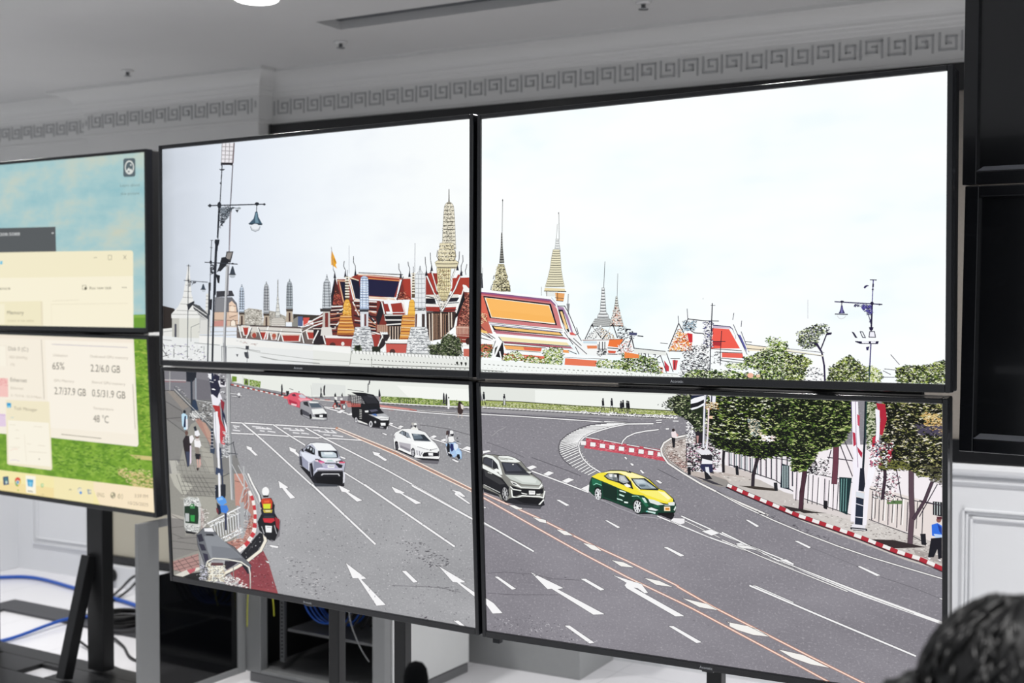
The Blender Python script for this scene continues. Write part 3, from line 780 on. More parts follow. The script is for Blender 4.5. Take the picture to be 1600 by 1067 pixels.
# grand hall with mansard roof
P('#3a3a40', '470,400 600,395 620,440 470,450'); P('#6b6b70', '460,450 600,450 640,500 652,575 455,575'); P('#85868a', '470,455 540,455 540,570 460,570')
P('#d8bca6', '450,575 652,575 652,700 450,700'); P('#e8cdb6', '575,500 600,480 635,520 640,600 575,600'); many('#5b4438', .8, [[(575, 520), (635, 525)], [(570, 570), (645, 575)], [(580, 620), (640, 600)], [(450, 640), (650, 645)]])
ell('#f0dfcc', 603, 545, 20, 24); ell('#f5e8d8', 610, 665, 22, 30); Ln('#6a4c3c', .9, '588,690 590,650 610,638 630,650 634,690')
P('#c88f86', '450,650 560,640 560,700 450,700')
many('#b8b8b4', 1.2, [[(330, 700), (640, 690)], [(320, 740), (640, 735)], [(330, 770), (640, 765)]]); P('#dcdcd8', '340,640 400,640 420,760 330,760'); P('#e5e5e0', '385,420 408,420 412,560 380,560')
many('#77777a', .7, [[(385, 440), (410, 440)], [(384, 470), (411, 470)], [(383, 500), (412, 500)], [(382, 530), (412, 530)]])
# distant trees and roofs
P('#b6b2a8', '700,560 740,542 800,548 850,556 860,700 700,700'); P('#aaa69d', '900,560 960,570 1050,610 1050,690 900,690')
leaves('700,555 850,555 855,690 700,690', .10, [('#6d675e', 1), ('#e4e0d8', 1)], (2, 5), (.5, 1), 1, 3)
leaves('905,570 1040,620 1040,690 905,690', .10, [('#5b544c', 1), ('#e4e0d8', 1)], (2, 5), (.5, 1), 1, 4)
P('#3c3630', '1110,590 1334,600 1334,640 1110,650'); P('#51618a', '1150,610 1190,610 1190,690 1150,690'); P('#8b8a84', '1100,640 1150,610 1150,700 1100,700')
for cx, yt, yb, w, c in ((682, 345, 575, 21, '#c9d6e6'), (887, 322, 585, 23, '#b9bcc0'), (1080, 300, 548, 26, '#aab2b8')):
    spire(cx, [(yt, 2), (yt+20, 4), (yt+26, w*.55), (yt+60, w*.85), (yb-60, w), (yb, w*.95)], c, '#3d434c', 11, '#4c4f55', sw=.8)
    many('#2c3038', .9, [[(cx-w*.5, yt+45), (cx-w*.5, yb-25)], [(cx+w*.35, yt+45), (cx+w*.35, yb-25)]])
    P('#4a4038', [(cx-w-4, yb), (cx+w+4, yb), (cx+w, yb+26), (cx-w, yb+26)]); P('#b9aa98', [(cx-w+2, yb+20), (cx+w-2, yb+20), (cx+w+6, yb+110), (cx-w-6, yb+110)]); P('#3f2a26', [(cx-7, yb+30), (cx+8, yb+30), (cx+8, yb+105), (cx-7, yb+105)])
spire(982, [(310, 1), (440, 3), (470, 7), (480, 4), (560, 14), (615, 20)], '#d9d9d4', '#55585c', 9); Ln('#77787c', .7, '985,300 985,440')
spire(985, [(620, 40), (640, 55), (700, 60)], '#d7d3cc', '#7a7266', 5)
EL('pictured_cloister_roofs', 'TL', label='row of small red roofs with white gables behind the palace wall')
P('#6f625e', '640,680 1200,700 1334,660 1334,850 640,790'); P('#d9d5ce', '660,690 1190,712 1185,760 650,735')
def gable(x0, x1, yt, yb, red='#a8392f'):
    P('#efefec', [(x0-14, yt-10), (x1+14, yt-10), (x1+4, yb), (x0+4, yb)]); P(red, [(x0, yt+8), (x1, yt+8), (x1-8, yb-4), (x0+14, yb-4)]); P('#d8b9a0', [(x0-6, yt), (x1+4, yt), (x1+4, yt+6), (x0-6, yt+6)])
gable(692, 738, 695, 770); gable(838, 895, 735, 803); gable(925, 970, 745, 806); gable(1020, 1165, 760, 820); gable(1228, 1290, 735, 800)
ell('#c7bcae', 782, 762, 26, 28); ell('#a9483a', 786, 768, 18, 22); ell('#dcd6cc', 952, 768, 30, 26); ell('#b25a45', 952, 772, 18, 20)
many('#f2f2f0', 1.8, [[(655, 690), (680, 785)], [(760, 700), (720, 790)], [(815, 700), (850, 800)], [(905, 690), (870, 800)], [(1015, 720), (985, 810)], [(1175, 720), (1200, 830)], [(1330, 680), (1275, 830)]])
many('#1d1a1c', 1.0, [[(650, 700), (672, 785)], [(768, 705), (730, 790)], [(822, 705), (856, 800)], [(1185, 720), (1208, 830)], [(640, 680), (1170, 700)], [(830, 725), (1180, 745)]])
P('#d05048', '1195,620 1250,620 1225,680 1195,690'); many('#f0ede8', 1.5, [[(1180, 700), (1334, 610)], [(1190, 740), (1334, 660)]]); many('#b86a4a', 1.0, [[(1200, 690), (1334, 625)], [(1240, 680), (1334, 680)]])

EL('pictured_main_palace', 'TL', label='red, dark blue and gold temple roofs with pointed gables')
R('B')
# chedi and roofs left of the big blue roof
P('#6e2f28', '0,640 160,520 330,470 560,480 560,760 330,840 330,870 0,870'); P('#a33d35', '105,790 330,800 325,868 105,850')
P('#2a2226', '0,720 60,700 105,840 0,850'); many('#efefec', 2.0, [[(0, 640), (80, 600)], [(0, 690), (90, 660)], [(100, 770), (330, 790)], [(40, 730), (0, 810)], [(70, 730), (100, 840)], [(140, 530), (240, 525)]])
many('#1d1b22', 1.6, [[(140, 545), (240, 545)], [(0, 660), (90, 630)], [(0, 700), (190, 700)], [(140, 620), (240, 600)], [(140, 660), (200, 650)], [(150, 740), (200, 735)]])
P('#8e3b34', '195,300 290,300 330,470 240,500 205,400'); P('#4b2420', '180,280 240,490 220,520 145,520 150,420'); P('#8e3b34', '160,430 215,420 235,500 160,510')
leaves('160,400 215,400 230,510 160,510', .25, [('#c96b55', 1), ('#2b1715', 1)], (1.5, 4), (.5, 1), .5, 8)
P('#15182e', '222,322 280,322 270,470 255,480'); Ln('#e6c7a4', 1.4, '200,312 290,318'); Ln('#e3bd95', 1.4, '215,325 252,490'); Ln('#f0efec', 1.6, '185,290 290,296')
P('#93392f', '380,252 740,285 720,300 690,450 450,450 390,420 300,290'); P('#15172d', '312,300 380,310 398,470 350,460')
P('#1b1a3c', '455,300 715,318 672,452 455,436')
Ln('#f2e3c6', 1.5, '300,285 375,310'); Ln('#e0aa78', 1.4, '300,300 345,470 390,478'); Ln('#e7d0b8', 1.6, '375,262 740,295'); Ln('#e89c5c', 1.3, '445,292 722,314'); Ln('#f1ddc2', 1.6, '450,446 672,462'); Ln('#e39a62', 1.0, '445,455 680,470')
Ln('#f4f2ee', 1.3, '372,255 745,270'); Ln('#1c1a24', 1.2, '378,246 745,262'); Ln('#b8503f', 1.6, '375,270 740,300')
P('#a03a2c', '750,295 810,295 815,470 720,470 700,440'); P('#7a2c26', '690,470 720,400 745,330 770,470'); leaves('700,420 770,400 800,470 700,470', .25, [('#d88a70', 1), ('#2b1715', 1)], (1.5, 4), (.5, 1), .5, 9)
P('#a93b2d', '752,300 808,302 812,440 775,430'); Ln('#f3efe8', 1.6, '745,285 815,292'); Ln('#1c1a24', 1.4, '700,470 735,330 750,280')
# lower tiers
many('#f3f2ee', 2.0, [[(340, 480), (560, 490)], [(330, 490), (380, 600)], [(350, 560), (560, 575)], [(440, 580), (520, 660)], [(100, 770), (200, 775)], [(460, 730), (560, 760)], [(470, 750), (600, 790)], [(180, 700), (230, 640)], [(200, 580), (250, 545)]])
many('#16161c', 2.0, [[(340, 500), (560, 512)], [(350, 540), (550, 555)], [(440, 600), (540, 620)], [(455, 640), (530, 650)], [(460, 700), (540, 712)], [(340, 600), (400, 620)]])
many('#1a1a26', 2.2, [[(145, 575), (235, 568)], [(350, 530), (395, 610)], [(460, 590), (525, 690)], [(190, 610), (250, 560)], [(345, 660), (540, 690)], [(350, 720), (520, 735)], [(120, 690), (200, 690)]]); many('#efe9e0', 1.3, [[(145, 560), (240, 552)], [(150, 592), (236, 584)], [(345, 642), (545, 668)], [(350, 705), (530, 716)], [(110, 675), (205, 676)], [(360, 520), (540, 530)], [(0, 665), (95, 640)], [(0, 712), (185, 712)]])
many('#d99a76', 1.2, [[(440, 560), (560, 600)], [(445, 620), (530, 690)], [(340, 520), (390, 600)], [(460, 680), (530, 700)], [(140, 590), (240, 585)], [(140, 630), (230, 620)]])
P('#7c3028', '530,480 585,480 640,720 520,720'); P('#211c22', '520,620 560,500 580,490 590,560 540,700')
P('#c9a18a', '530,680 620,680 620,740 530,740'); many('#4b2f28', .8, [[(540+i*16, 680), (540+i*16, 745)] for i in range(6)])
P('#97332a', '585,505 620,505 640,570 595,570'); P('#9d382e', '645,505 735,495 755,575 660,575'); Ln('#f4f2ee', 2.2, '560,480 625,470 755,490 775,600'); Ln('#1c1a24', 1.1, '555,490 610,660'); Ln('#f4f2ee', 1.8, '620,480 680,660'); Ln('#f4f2ee', 1.8, '570,490 605,640'); Ln('#d88a70', .8, '745,505 765,590')
P('#1b191d', '590,590 770,590 760,700 620,700'); many('#eceae6', 2.0, [[(600, 600), (770, 598)], [(600, 640), (765, 640)], [(610, 680), (760, 670)]]); P('#8e3d33', '660,580 760,580 762,596 664,596')
P('#5d4436', '620,690 760,690 760,800 620,800'); many('#e3d2c0', 1.2, [[(640+i*22, 695), (640+i*22, 800)] for i in range(6)]); many('#1b191d', 1.6, [[(651+i*22, 700), (651+i*22, 800)] for i in range(5)])
P('#9e3b33', '480,760 560,760 540,870 500,870'); P('#2a2226', '560,760 640,760 600,850 540,900'); many('#f1f0ed', 1.6, [[(580, 770), (530, 880)], [(640, 780), (570, 900)], [(560, 740), (580, 790)], [(610, 830), (600, 905)]])
P('#c45a50', '605,838 785,838 780,915 610,915'); ell('#4c2e2b', 660, 905, 24, 24); P('#f0efec', '600,815 790,815 790,832 600,832'); Ln('#1c1a24', 1.2, '595,836 790,838')
P('#f0efec', '100,772 330,780 330,795 100,790'); ell('#4d2a26', 160, 850, 26, 24); ell('#e8e5df', 245, 838, 14, 16)
# central hall: columns, tiers
P('#96352b', '935,250 1040,250 1040,430 935,430'); P('#a93d2d', '1160,290 1303,285 1303,430 1150,430'); P('#6b2620', '965,240 1000,250 1030,370 1010,420')
P('#e7e3dc', '935,430 1210,425 1200,470 935,465'); P('#1c1b22', '935,460 1010,460 1020,500 935,500'); P('#23222c', '1135,455 1215,452 1195,485 1120,490'); P('#efece6', '935,505 1200,505 1190,525 940,525'); P('#9b372e', '935,528 1050,530 1060,570 940,565'); P('#9b372e', '1090,535 1190,530 1180,570 1080,572')
many('#1c1b22', 1.3, [[(935, 440), (1000, 455)], [(935, 500), (1020, 505)], [(935, 570), (1200, 575)], [(1100, 500), (1210, 495)], [(1050, 560), (1190, 555)]])
P('#3a2b26', '940,575 1195,575 1170,700 1060,800 945,820'); many('#e6d8c8', 1.6, [[(965, 590), (970, 815)], [(990, 585), (992, 815)], [(1062, 580), (1066, 780)], [(1128, 580), (1130, 760)], [(1150, 580), (1152, 700)]]); many('#b58e74', 1.0, [[(1000+i*14, 590), (1000+i*14, 800)] for i in range(9)]); many('#181518', 1.4, [[(1020, 600), (1020, 800)], [(1045, 600), (1045, 800)], [(1090, 600), (1090, 760)], [(1110, 600), (1110, 740)]])
# V-shaped white gable crossing under the tower
Ln('#1c1a24', 3.2, '935,250 1000,400 1075,560 1180,380 1235,240'); Ln('#f4f3f0', 2.0, '935,250 1000,400 1075,560 1180,380 1235,240'); Ln('#1c1a24', 2.6, '980,230 1030,400 1060,440'); Ln('#f4f3f0', 1.5, '985,235 1032,400'); Ln('#1c1a24', 2.6, '1205,160 1150,300 1110,400'); Ln('#f1efe9', 1.7, '1200,180 1150,300 1112,400')
P('#a8392f', '960,250 985,250 1025,400 1010,420'); P('#a8392f', '1205,260 1225,265 1160,400 1140,400')
leaves('1000,430 1140,430 1075,550', .3, [('#33302c', 1), ('#e6dfce', 1)], (1.5, 4), (.5, 1), .5, 12)
# right gable
P('#70302a', '1300,390 1303,720 1190,720 1210,520 1250,400'); leaves('1250,470 1303,400 1303,700 1210,700', .25, [('#d9907a', 1.3), ('#2b1715', 1)], (1.5, 4), (.5, 1), .5, 10)
P('#17161b', '1195,560 1255,400 1262,470 1200,610 1170,640'); Ln('#f6f5f2', 2.6, '1250,350 1262,400 1303,380'); Ln('#f4f3f0', 1.6, '1255,370 1190,580'); P('#f4f3f0', '1245,345 1270,350 1303,385 1303,410 1262,405')
P('#8b3a30', '1185,690 1303,690 1303,830 1200,830'); many('#e8c9b4', .9, [[(1190+i*12, 690), (1190+i*12, 760)] for i in range(10)]+[[(1190, 700), (1303, 705)], [(1190, 770), (1303, 775)], [(1190, 800), (1303, 806)]]); ell('#3b201c', 1290, 818, 22, 30); P('#f0eeea', '1225,845 1303,845 1303,860 1225,860'); P('#c86a5a', '1250,880 1303,880 1303,945 1250,940')
# finials
many('#2a2a33', 1.0, [[(165, 215), (178, 245), (180, 280)], [(258, 150), (252, 190), (268, 225), (268, 275)], [(335, 110), (335, 160), (350, 190), (352, 260)], [(712, 170), (713, 215), (728, 245), (730, 280)], [(790, 155), (792, 180), (803, 210), (803, 270)], [(932, 115), (935, 170), (942, 200), (945, 260)], [(975, 80), (977, 140), (985, 180), (988, 220)], [(1218, 70), (1215, 130), (1203, 180), (1202, 215)], [(1245, 100), (1248, 150), (1232, 190), (1235, 260)], [(1280, 175), (1275, 205), (1267, 230), (1272, 262)]])
for x, y in ((180, 270), (268, 262), (352, 248), (730, 272), (803, 260), (988, 210), (944, 250), (1203, 205), (1235, 250)): P('#1f1f2c', [(x-2, y-40), (x+10, y+22), (x-12, y+22)])
Ln('#9aa0aa', .6, '298,20 298,250'); Ln('#6d7178', .7, '848,0 845,240'); P('#1c1a24', '150,420 178,280 185,300 160,520 140,520')
EL('pictured_prang', 'TL', label='tall cream tiered tower rising from the red roofs')
spire(1110, [(-170, 1), (-85, 3)], '#6a675e'); R('G')
spire(316, [(80, .8), (165, 2), (182, 5), (195, 24), (215, 36), (300, 44), (440, 50), (560, 54)], '#e6e0cc', '#3f3c34', 16, '#55524a', sw=1.1, vert=2)
leaves('285,210 345,210 358,560 255,560', .14, [('#45423a', 1), ('#f3eeda', .8)], (1.2, 3), (.5, 1), .6, 22)
R('B')
spire(1112, [(0, 55), (55, 60), (70, 72), (140, 70), (160, 98), (210, 78)], '#e4dab8', '#4a443a', 7, '#4a443a', sw=1.2); leaves('1050,10 1170,10 1180,150 1040,150', .16, [('#3c382f', 1), ('#f5efd8', 1)], (1.2, 3), (.5, 1), .6, 23)
Ln('#6a604c', 1.0, '1035,60 1030,110 1050,150'); Ln('#6a604c', 1.0, '1182,60 1188,110 1170,150')
spire(1088, [(210, 58), (330, 50), (350, 60), (400, 52), (420, 44), (480, 18)], '#e8dcae', '#5a4a32', 9, '#4a4030', sw=.8, vert=6); leaves('1040,220 1130,220 1125,400 1050,400', .10, [('#8b5a3c', 1), ('#4a4234', .8), ('#fbf4d6', .8)], (1.2, 3), (.5, 1), .6, 24)
EL('pictured_white_prangs', 'TL', label='white and pale stepped towers with golden chedis in front of the palace')
spire(113, [(262, 1), (285, 4), (305, 10), (330, 26), (440, 34), (550, 36)], '#c5cbd0', '#4a5058', 12, '#4a4d52', sw=.9); many('#3c4148', .9, [[(95, 330), (92, 530)], [(128, 330), (134, 530)]])
P('#3d3a38', '55,545 150,545 145,570 60,570'); P('#c8c4bc', '80,570 138,570 140,700 76,700'); P('#7a332c', '98,580 124,580 124,700 98,700'); P('#dedcd6', '70,700 150,700 160,770 60,770')
for cx, yt, cc in ((283, 285, 1), (834, 255, 1)):
    out = [[(cx-15, yt+k*23), (cx+15, yt+k*23)] for k in range(8)]; P('#5a4a34', [(cx-7, yt-10), (cx+7, yt-10), (cx+15, yt+200), (cx-15, yt+200)]); many('#efe9d8', 2.2, out)
    Ln('#3a3a40', .8, [(cx, yt-60), (cx, yt)])
spire(282, [(470, 12), (490, 22), (520, 30), (600, 36)], '#eab048', '#b77722', 4, '#7a4a1c', sw=.7); leaves('255,500 310,500 312,600 252,600', .2, [('#f8d98a', 1), ('#b06a20', .6)], (1.2, 3), (.5, 1), .6, 30)
spire(272, [(600, 44), (640, 52), (700, 66), (760, 74)], '#dd9a4a', '#8a3a22', 6, '#5c2c18', sw=1.4); many('#f6d79c', 1.0, [[(225, 612), (318, 612)], [(218, 660), (328, 664)], [(205, 715), (340, 722)]])
spire(822, [(470, 10), (490, 20), (600, 34)], '#f0bc50', '#c88a2a', 4, '#7a4a1c'); spire(795, [(600, 50), (660, 60), (740, 66), (800, 76)], '#e0a04e', '#8e3c22', 7, '#5c2c18', sw=1.3); many('#f8e0a8', 1.0, [[(750, 640), (840, 645)], [(735, 700), (840, 706)], [(725, 765), (840, 770)]])
spire(425, [(275, 10), (285, 28), (320, 33), (550, 37)], '#c4d4ea', '#4d6488', 12, '#44506a', sw=.9); many('#eef4fb', 1.2, [[(398, 300+i*20), (450, 302+i*20)] for i in range(12)]); many('#5a6f94', .7, [[(412, 290), (410, 540)], [(440, 290), (440, 540)]])
P('#3a3d44', '385,550 460,550 460,575 385,575'); P('#d6dae0', '390,572 460,572 458,700 394,700'); P('#6b4040', '425,590 442,590 442,690 425,690'); P('#e8eaec', '402,590 420,590 418,700 402,700')
spire(412, [(700, 62), (760, 72), (820, 88), (905, 98)], '#d4d7da', '#686c72', 9, '#55585e', sw=1.0); leaves('350,710 470,710 500,900 320,900', .12, [('#84888c', 1), ('#f7f8f8', 1)], (2, 6), (.6, 1.1), .5, 31)
spire(890, [(190, 1), (230, 8), (258, 30), (262, 40), (545, 44)], '#e6eaec', '#8a9096', 9, '#6c7076', sw=.7, vert=2); many('#2f3238', 1.2, [[(845, 545), (940, 545)], [(845, 560), (940, 556)]]); leaves('850,540 935,540 935,560 850,560', .3, [('#222', 1)] if 0 else [('#222222', 1)], (1.2, 3), (.6, 1), .3, 33)
P('#e9ebec', '850,562 940,562 936,700 846,700'); P('#5b332e', '852,590 866,590 862,700 850,700'); P('#453a38', '905,590 930,590 930,700 905,700'); P('#f4f5f5', '872,585 900,585 902,700 868,700')
spire(880, [(700, 66), (760, 76), (830, 96), (925, 106)], '#dfe2e3', '#6f7377', 9, '#5c5f63', sw=1.0); leaves('815,710 945,710 975,915 785,915', .12, [('#84888c', 1), ('#fbfcfc', 1)], (2, 6), (.6, 1.1), .5, 32)
EL('pictured_shrubs', 'TL', label='dark green bushes behind the white wall')
P('#202a18', '965,850 1060,840 1080,780 1140,760 1220,790 1240,900 1200,945 980,930'); leaves('960,850 1060,835 1090,780 1140,755 1230,800 1245,940 975,930', .30, [('#0e120c', 1), ('#56663c', 1), ('#a8aa92', .4)], (1.5, 4), (.6, 1.2), 1.5, 40)
P('#23281e', '345,850 395,850 395,900 345,900'); P('#23281e', '490,860 560,860 560,910 490,910'); leaves('340,850 400,850 400,900 340,900', .3, [('#11140e', 1), ('#6a7a55', .6)], (1.5, 4), (.6, 1.2), 1, 41)
EL('pictured_flag', 'TL', label='small yellow flag above the left roofs')
P('#eda92c', '152,55 175,110 195,165 185,180 198,212 160,185 150,180 148,120'); P('#c98a1c', '175,120 192,160 178,165 168,130'); Ln('#7c7c86', .7, '150,30 168,225')
EL('pictured_palace_wall', 'TL', label='long white crenellated wall in front of the palace')
P('#e9ebe7', '0,850 90,845 330,900 330,1040 0,1020'); R('A'); P('#e7e9e8', '20,770 200,790 640,790 1334,860 1334,1020 20,985'); P('#efefec', '330,770 640,790 850,815 1334,865 1334,900 330,830')
R('B'); P('#e6e8e3', '0,845 310,860 320,900 340,898 1303,955 1303,1060 0,1020'); P('#f3f4f1', '0,848 310,868 310,920 0,890')
many('#bfc1bb', 1.0, [[(0, 968), (300, 985)], [(0, 1005), (300, 1020)], [(310, 1000), (490, 1012)]]); many('#55574f', 1.0, [[(495, 1010), (700, 1020), (1303, 1040)]]); many('#7f8178', .8, [[(488, 950), (488, 1030)], [(320, 900), (305, 1010)]])
for i in range(34):
    x = 340+i*29; y = 905+i*1.62; ell('#a9aba5', x, y, 15.5, 15, 8); ell('#f4f5f3', x, y+2, 13.5, 13, 8)
many('#33352e', 1.2, [[(340+i*29, 962+i*1.6), (346+i*29, 966+i*1.6)] for i in range(2, 31)]); many('#5a5c54', .6, [[(326+i*29, 900+i*1.6), (332+i*29, 918+i*1.6)] for i in range(34)])
for i in range(4): P('#20221c', [(1190+i*36, 990+i*3), (1205+i*36, 985+i*3), (1210+i*36, 1000+i*3), (1200+i*36, 1020+i*3)])
many('#454740', 1.0, [[(500+i*40, 1028+i*1.0), (508+i*40, 1030+i)] for i in range(20)])
R('A')
many('#b4b6b4', .9, [[(570, 870), (640, 868), (850, 915), (1334, 975)], [(850, 945), (1000, 975), (1334, 1005)]]); many('#8e908e', .8, [[(640, 870), (840, 900)], [(840, 945), (960, 972), (1334, 1000)]]); leaves('640,800 840,840 840,860 640,820', .1, [('#b8a09a', 1), ('#cfd1cf', 1)], (2, 6), (.4, .8), .5, 44)
P('#3a3d44', '718,855 745,855 745,885 718,885'); P('#3a3d44', '705,908 740,905 745,960 728,960 712,945'); Ln('#5f6268', .8, '735,880 730,990'); P('#4a4d52', '632,915 660,912 650,950'); ell('#e8eaea', 645, 915, 18, 10)
many('#77797a', .8, [[(100, 850), (230, 860)], [(290, 830), (500, 850)], [(262, 700), (262, 820)], [(262, 700), (330, 670)], [(0, 800), (100, 810)], [(370, 860), (372, 960)]]); leaves('20,830 360,850 400,980 20,965', .022, [('#4c4a54', 1), ('#f6f6f8', 2.2), ('#a9a2c0', .6)], (1.5, 5), (.6, 1.3), .5, 45)
many('#2a2a2e', 1.0, [[(20, 830), (40, 850), (42, 880)], [(20, 880), (60, 940)], [(120, 880), (120, 950)], [(22, 945), (80, 930)]])

EL('pictured_street_lamp', 'TL', label='dark ornate street lamps and poles with floodlight')
R('F')
P('#e9e6ea', '210,15 292,15 285,155 205,152'); many('#8f8a8c', .9, [[(210, 15), (203, 155)], [(290, 12), (278, 160)], [(235, 15), (228, 155)], [(262, 15), (256, 155)], [(206, 40), (290, 42)], [(206, 70), (288, 72)], [(205, 98), (286, 100)], [(204, 126), (284, 128)]]); Ln('#7a6a6e', 1.6, '294,15 285,155'); P('#2e2a2e', '200,150 285,152 283,174 262,168 215,168 200,172')
Ln('#6f6c74', 1.7, '283,170 265,480 258,770'); Ln('#b8b4ba', 1.3, '272,470 250,1067'); Ln('#a8a7ac', 2.6, '252,880 244,1067')
Ln('#30343c', 1.5, '210,160 195,430 180,680'); Ln('#1e232c', 2.4, '188,450 178,670'); P('#1c2028', '187,196 230,196 218,206 200,206'); P('#1c2028', '202,235 210,235 207,265 200,265'); ell('#1c2028', 200, 295, 7, 7); ell('#22262e', 190, 447, 14, 24); 
Ln('#2a2f37', 1.8, '112,450 500,440'); P('#20242c', '110,450 125,436 140,450 125,464'); ell('#20242c', 502, 441, 9, 8); ell('#20242c', 451, 438, 15, 12); Ln('#20242c', 1.2, '450,445 448,495')
P('#40586a', '440,492 455,492 462,530 490,580 392,577 428,540'); P('#6f8fa0', '443,500 452,500 455,540 465,570 440,570 438,540'); P('#20303a', '390,573 492,576 484,586 400,582'); ell('#c9ced4', 440, 603, 34, 24); ell('#e9edf2', 440, 596, 28, 20); Ln('#6d747c', .7, '406,595 415,620 440,630 465,620 474,595')
leaves('192,460 290,460 240,540 200,600', .5, [('#1f232b', 1.6), ('#7d8790', .5)], (1.5, 4), (.7, 1.3), .8, 50); many('#252a32', 1.1, [[(195, 520), (240, 500), (285, 465), (330, 470)], [(190, 600), (215, 570), (205, 540)]]); P('#2b3038', '300,478 325,478 315,500'); ell('#9aa0a6', 328, 468, 12, 8)
P('#20252d', '158,685 192,685 188,715 180,735 178,765 165,765 163,735 157,705'); Ln('#22272f', 2.6, '170,760 165,880 160,1067')
P('#3b3a3e', '240,768 288,768 268,846 228,834'); P('#8f8a86', '247,776 280,775 264,822 234,820'); P('#202228', '205,810 232,806 262,835 200,905 180,905'); P('#26282e', '190,870 250,860 170,915'); P('#1c1e24', '165,925 195,935 190,990 178,985')
Ln('#454a52', 1.2, '137,690 130,850 124,1067'); Ln('#30353d', 1.6, '90,843 315,856'); ell('#22262e', 131, 843, 9, 13); ell('#22262e', 283, 853, 8, 6); P('#39414c', '278,870 286,870 302,925 262,925'); ell('#b5bcc4', 281, 938, 20, 14); Ln('#22262e', 1.4, '258,927 304,928')
leaves('135,860 170,850 160,910 130,930', .5, [('#1f232b', 1.4)], (1.5, 4), (.7, 1.3), .5, 51); P('#20252d', '118,985 132,985 130,1040 118,1040'); many('#45494f', .8, [[(130, 690), (148, 692)], [(126, 740), (144, 742)]])
R('A')
Ln('#4c5158', 1.1, '0,0 0,0.1 ') if 0 else None
Ln('#22262f', 3.0, '472,0 462,200 452,500 440,985'); Ln('#3a3f48', 2.0, '415,330 408,600 402,985'); Ln('#a4a5a8', 4.4, '566,190 552,500 540,830 545,985'); Ln('#d0d1d3', 1.4, '560,200 546,500 534,830'); Ln('#5c5e63', 1.0, '574,200 561,500 548,830 556,985')
Ln('#3a4048', 1.1, '205,310 400,325'); Ln('#4a4f57', .9, '245,180 238,300'); Ln('#4a5058', 1.1, '240,310 232,960'); ell('#22262e', 240, 312, 7, 9); P('#3a4552', '360,340 368,340 382,382 347,382'); ell('#c0c7cf', 364, 396, 16, 11); Ln('#22262e', 1.3, '344,384 384,385'); leaves('245,320 300,325 250,360', .5, [('#2a2e36', 1.4)], (1.5, 4), (.6, 1.1), .5, 52)
P('#2c2e34', '228,510 290,480 292,495 240,560'); P('#1f2026', '410,470 440,465 435,560 415,550'); P('#2b2b30', '408,330 424,330 420,600 412,600'); many('#6f7278', .9, [[(520, 860), (520, 980)], [(556, 860), (556, 985)], [(515, 860), (560, 862)]])

# ---------------- upper right
EL('pictured_spires', 'TR', label='slender spires behind the palace roofs')
R('C'); Ln('#3a3c3c', 1.0, '232,-200 233,0') if 0 else None
R('G'); Ln('#5c5e5e', .8, '746,160 742,430'); P('#222222', '741,165 751,165 746,190'); spire(739, [(430, 3), (540, 6), (590, 10), (670, 18)], '#8f8f88', '#15161a', 12, '#3f4044', sw=1.3)
Ln('#6c6e6c', .7, '1196,265 1200,480'); Ln('#8a8c88', .6, '1185,360 1176,480'); P('#222222', '1190,268 1198,266 1196,288')
spire(1185, [(480, 12), (520, 14), (580, 24)], '#e9eceb', '#54585a', 5, '#70746f')
R('C'); 
Ln('#86898a', .6, '75,150 70,320'); P('#30323a', '62,190 72,200 80,320 62,320')
spire(230, [(120, 22), (210, 46), (215, 52), (250, 46), (262, 62), (320, 74), (348, 78)], '#cfc79e', '#2c2a24', 9, '#34322c', sw=1.2, vert=5); leaves('200,130 255,130 290,345 150,345', .3, [('#2b2923', 1.2), ('#f3ecc8', .8)], (1.2, 3.2), (.6, 1.1), .8, 60); many('#2e2c28', 1.0, [[(172, 215), (165, 245)], [(285, 225), (275, 255)], [(150, 300), (143, 335)], [(305, 300), (297, 350)]])
spire(690, [(0, 26), (60, 36), (160, 46), (240, 62), (310, 80)], '#ece6c8', '#4a4a40', 16, '#6c6a5c', sw=1.0, lean=-.04); P('#ecdcae', '592,318 760,325 765,345 590,345'); Ln('#4a463a', 1.3, '588,345 770,350'); P('#e8ecea', '595,350 700,350 690,390 610,390'); P('#e8a868', '680,360 760,365 750,430 690,425'); many('#5a4434', 1.0, [[(680, 400), (752, 408)], [(690, 425), (745, 430)], [(700, 360), (700, 420)], [(610, 350), (610, 390)]]); Ln('#7a7c7a', .7, '565,310 565,390'); Ln('#5a5c60', 1.0, '790,370 785,480')
P('#8b8d90', '775,450 802,450 798,500 790,560 782,500')
Ln('#4c4e54', .8, '1095,100 1085,320'); spire(1080, [(320, 10), (410, 16), (480, 22), (520, 24), (548, 44), (570, 48)], '#e9ecec', '#24262c', 10, '#30323a', sw=1.3); spire(1075, [(575, 60), (610, 80), (640, 100)], '#dfe2e0', '#2a2b30', 4, '#30323a', sw=1.2)
Ln('#707278', .7, '1202,200 1196,400'); spire(1192, [(390, 5), (450, 12), (510, 24), (580, 44), (640, 58)], '#dedfd8', '#33302c', 12, '#30323a', sw=1.2); leaves('1175,480 1210,480 1240,630 1150,630', .35, [('#3a2f2b', 1), ('#e9b09a', .8), ('#f8f8f4', .8)], (1.2, 3), (.6, 1), .6, 61)
P('#f4f6f4', '930,745 1060,630 1130,740'); leaves('960,700 1060,630 1060,740 950,740', .3, [('#30323a', 1.2), ('#f5f7f6', .8)], (1.2, 3), (.6, 1), .6, 62); leaves('1060,640 1150,700 1190,745 1060,745', .3, [('#30323a', 1.2), ('#e6cba8', .7)], (1.2, 3), (.6, 1), .6, 63)
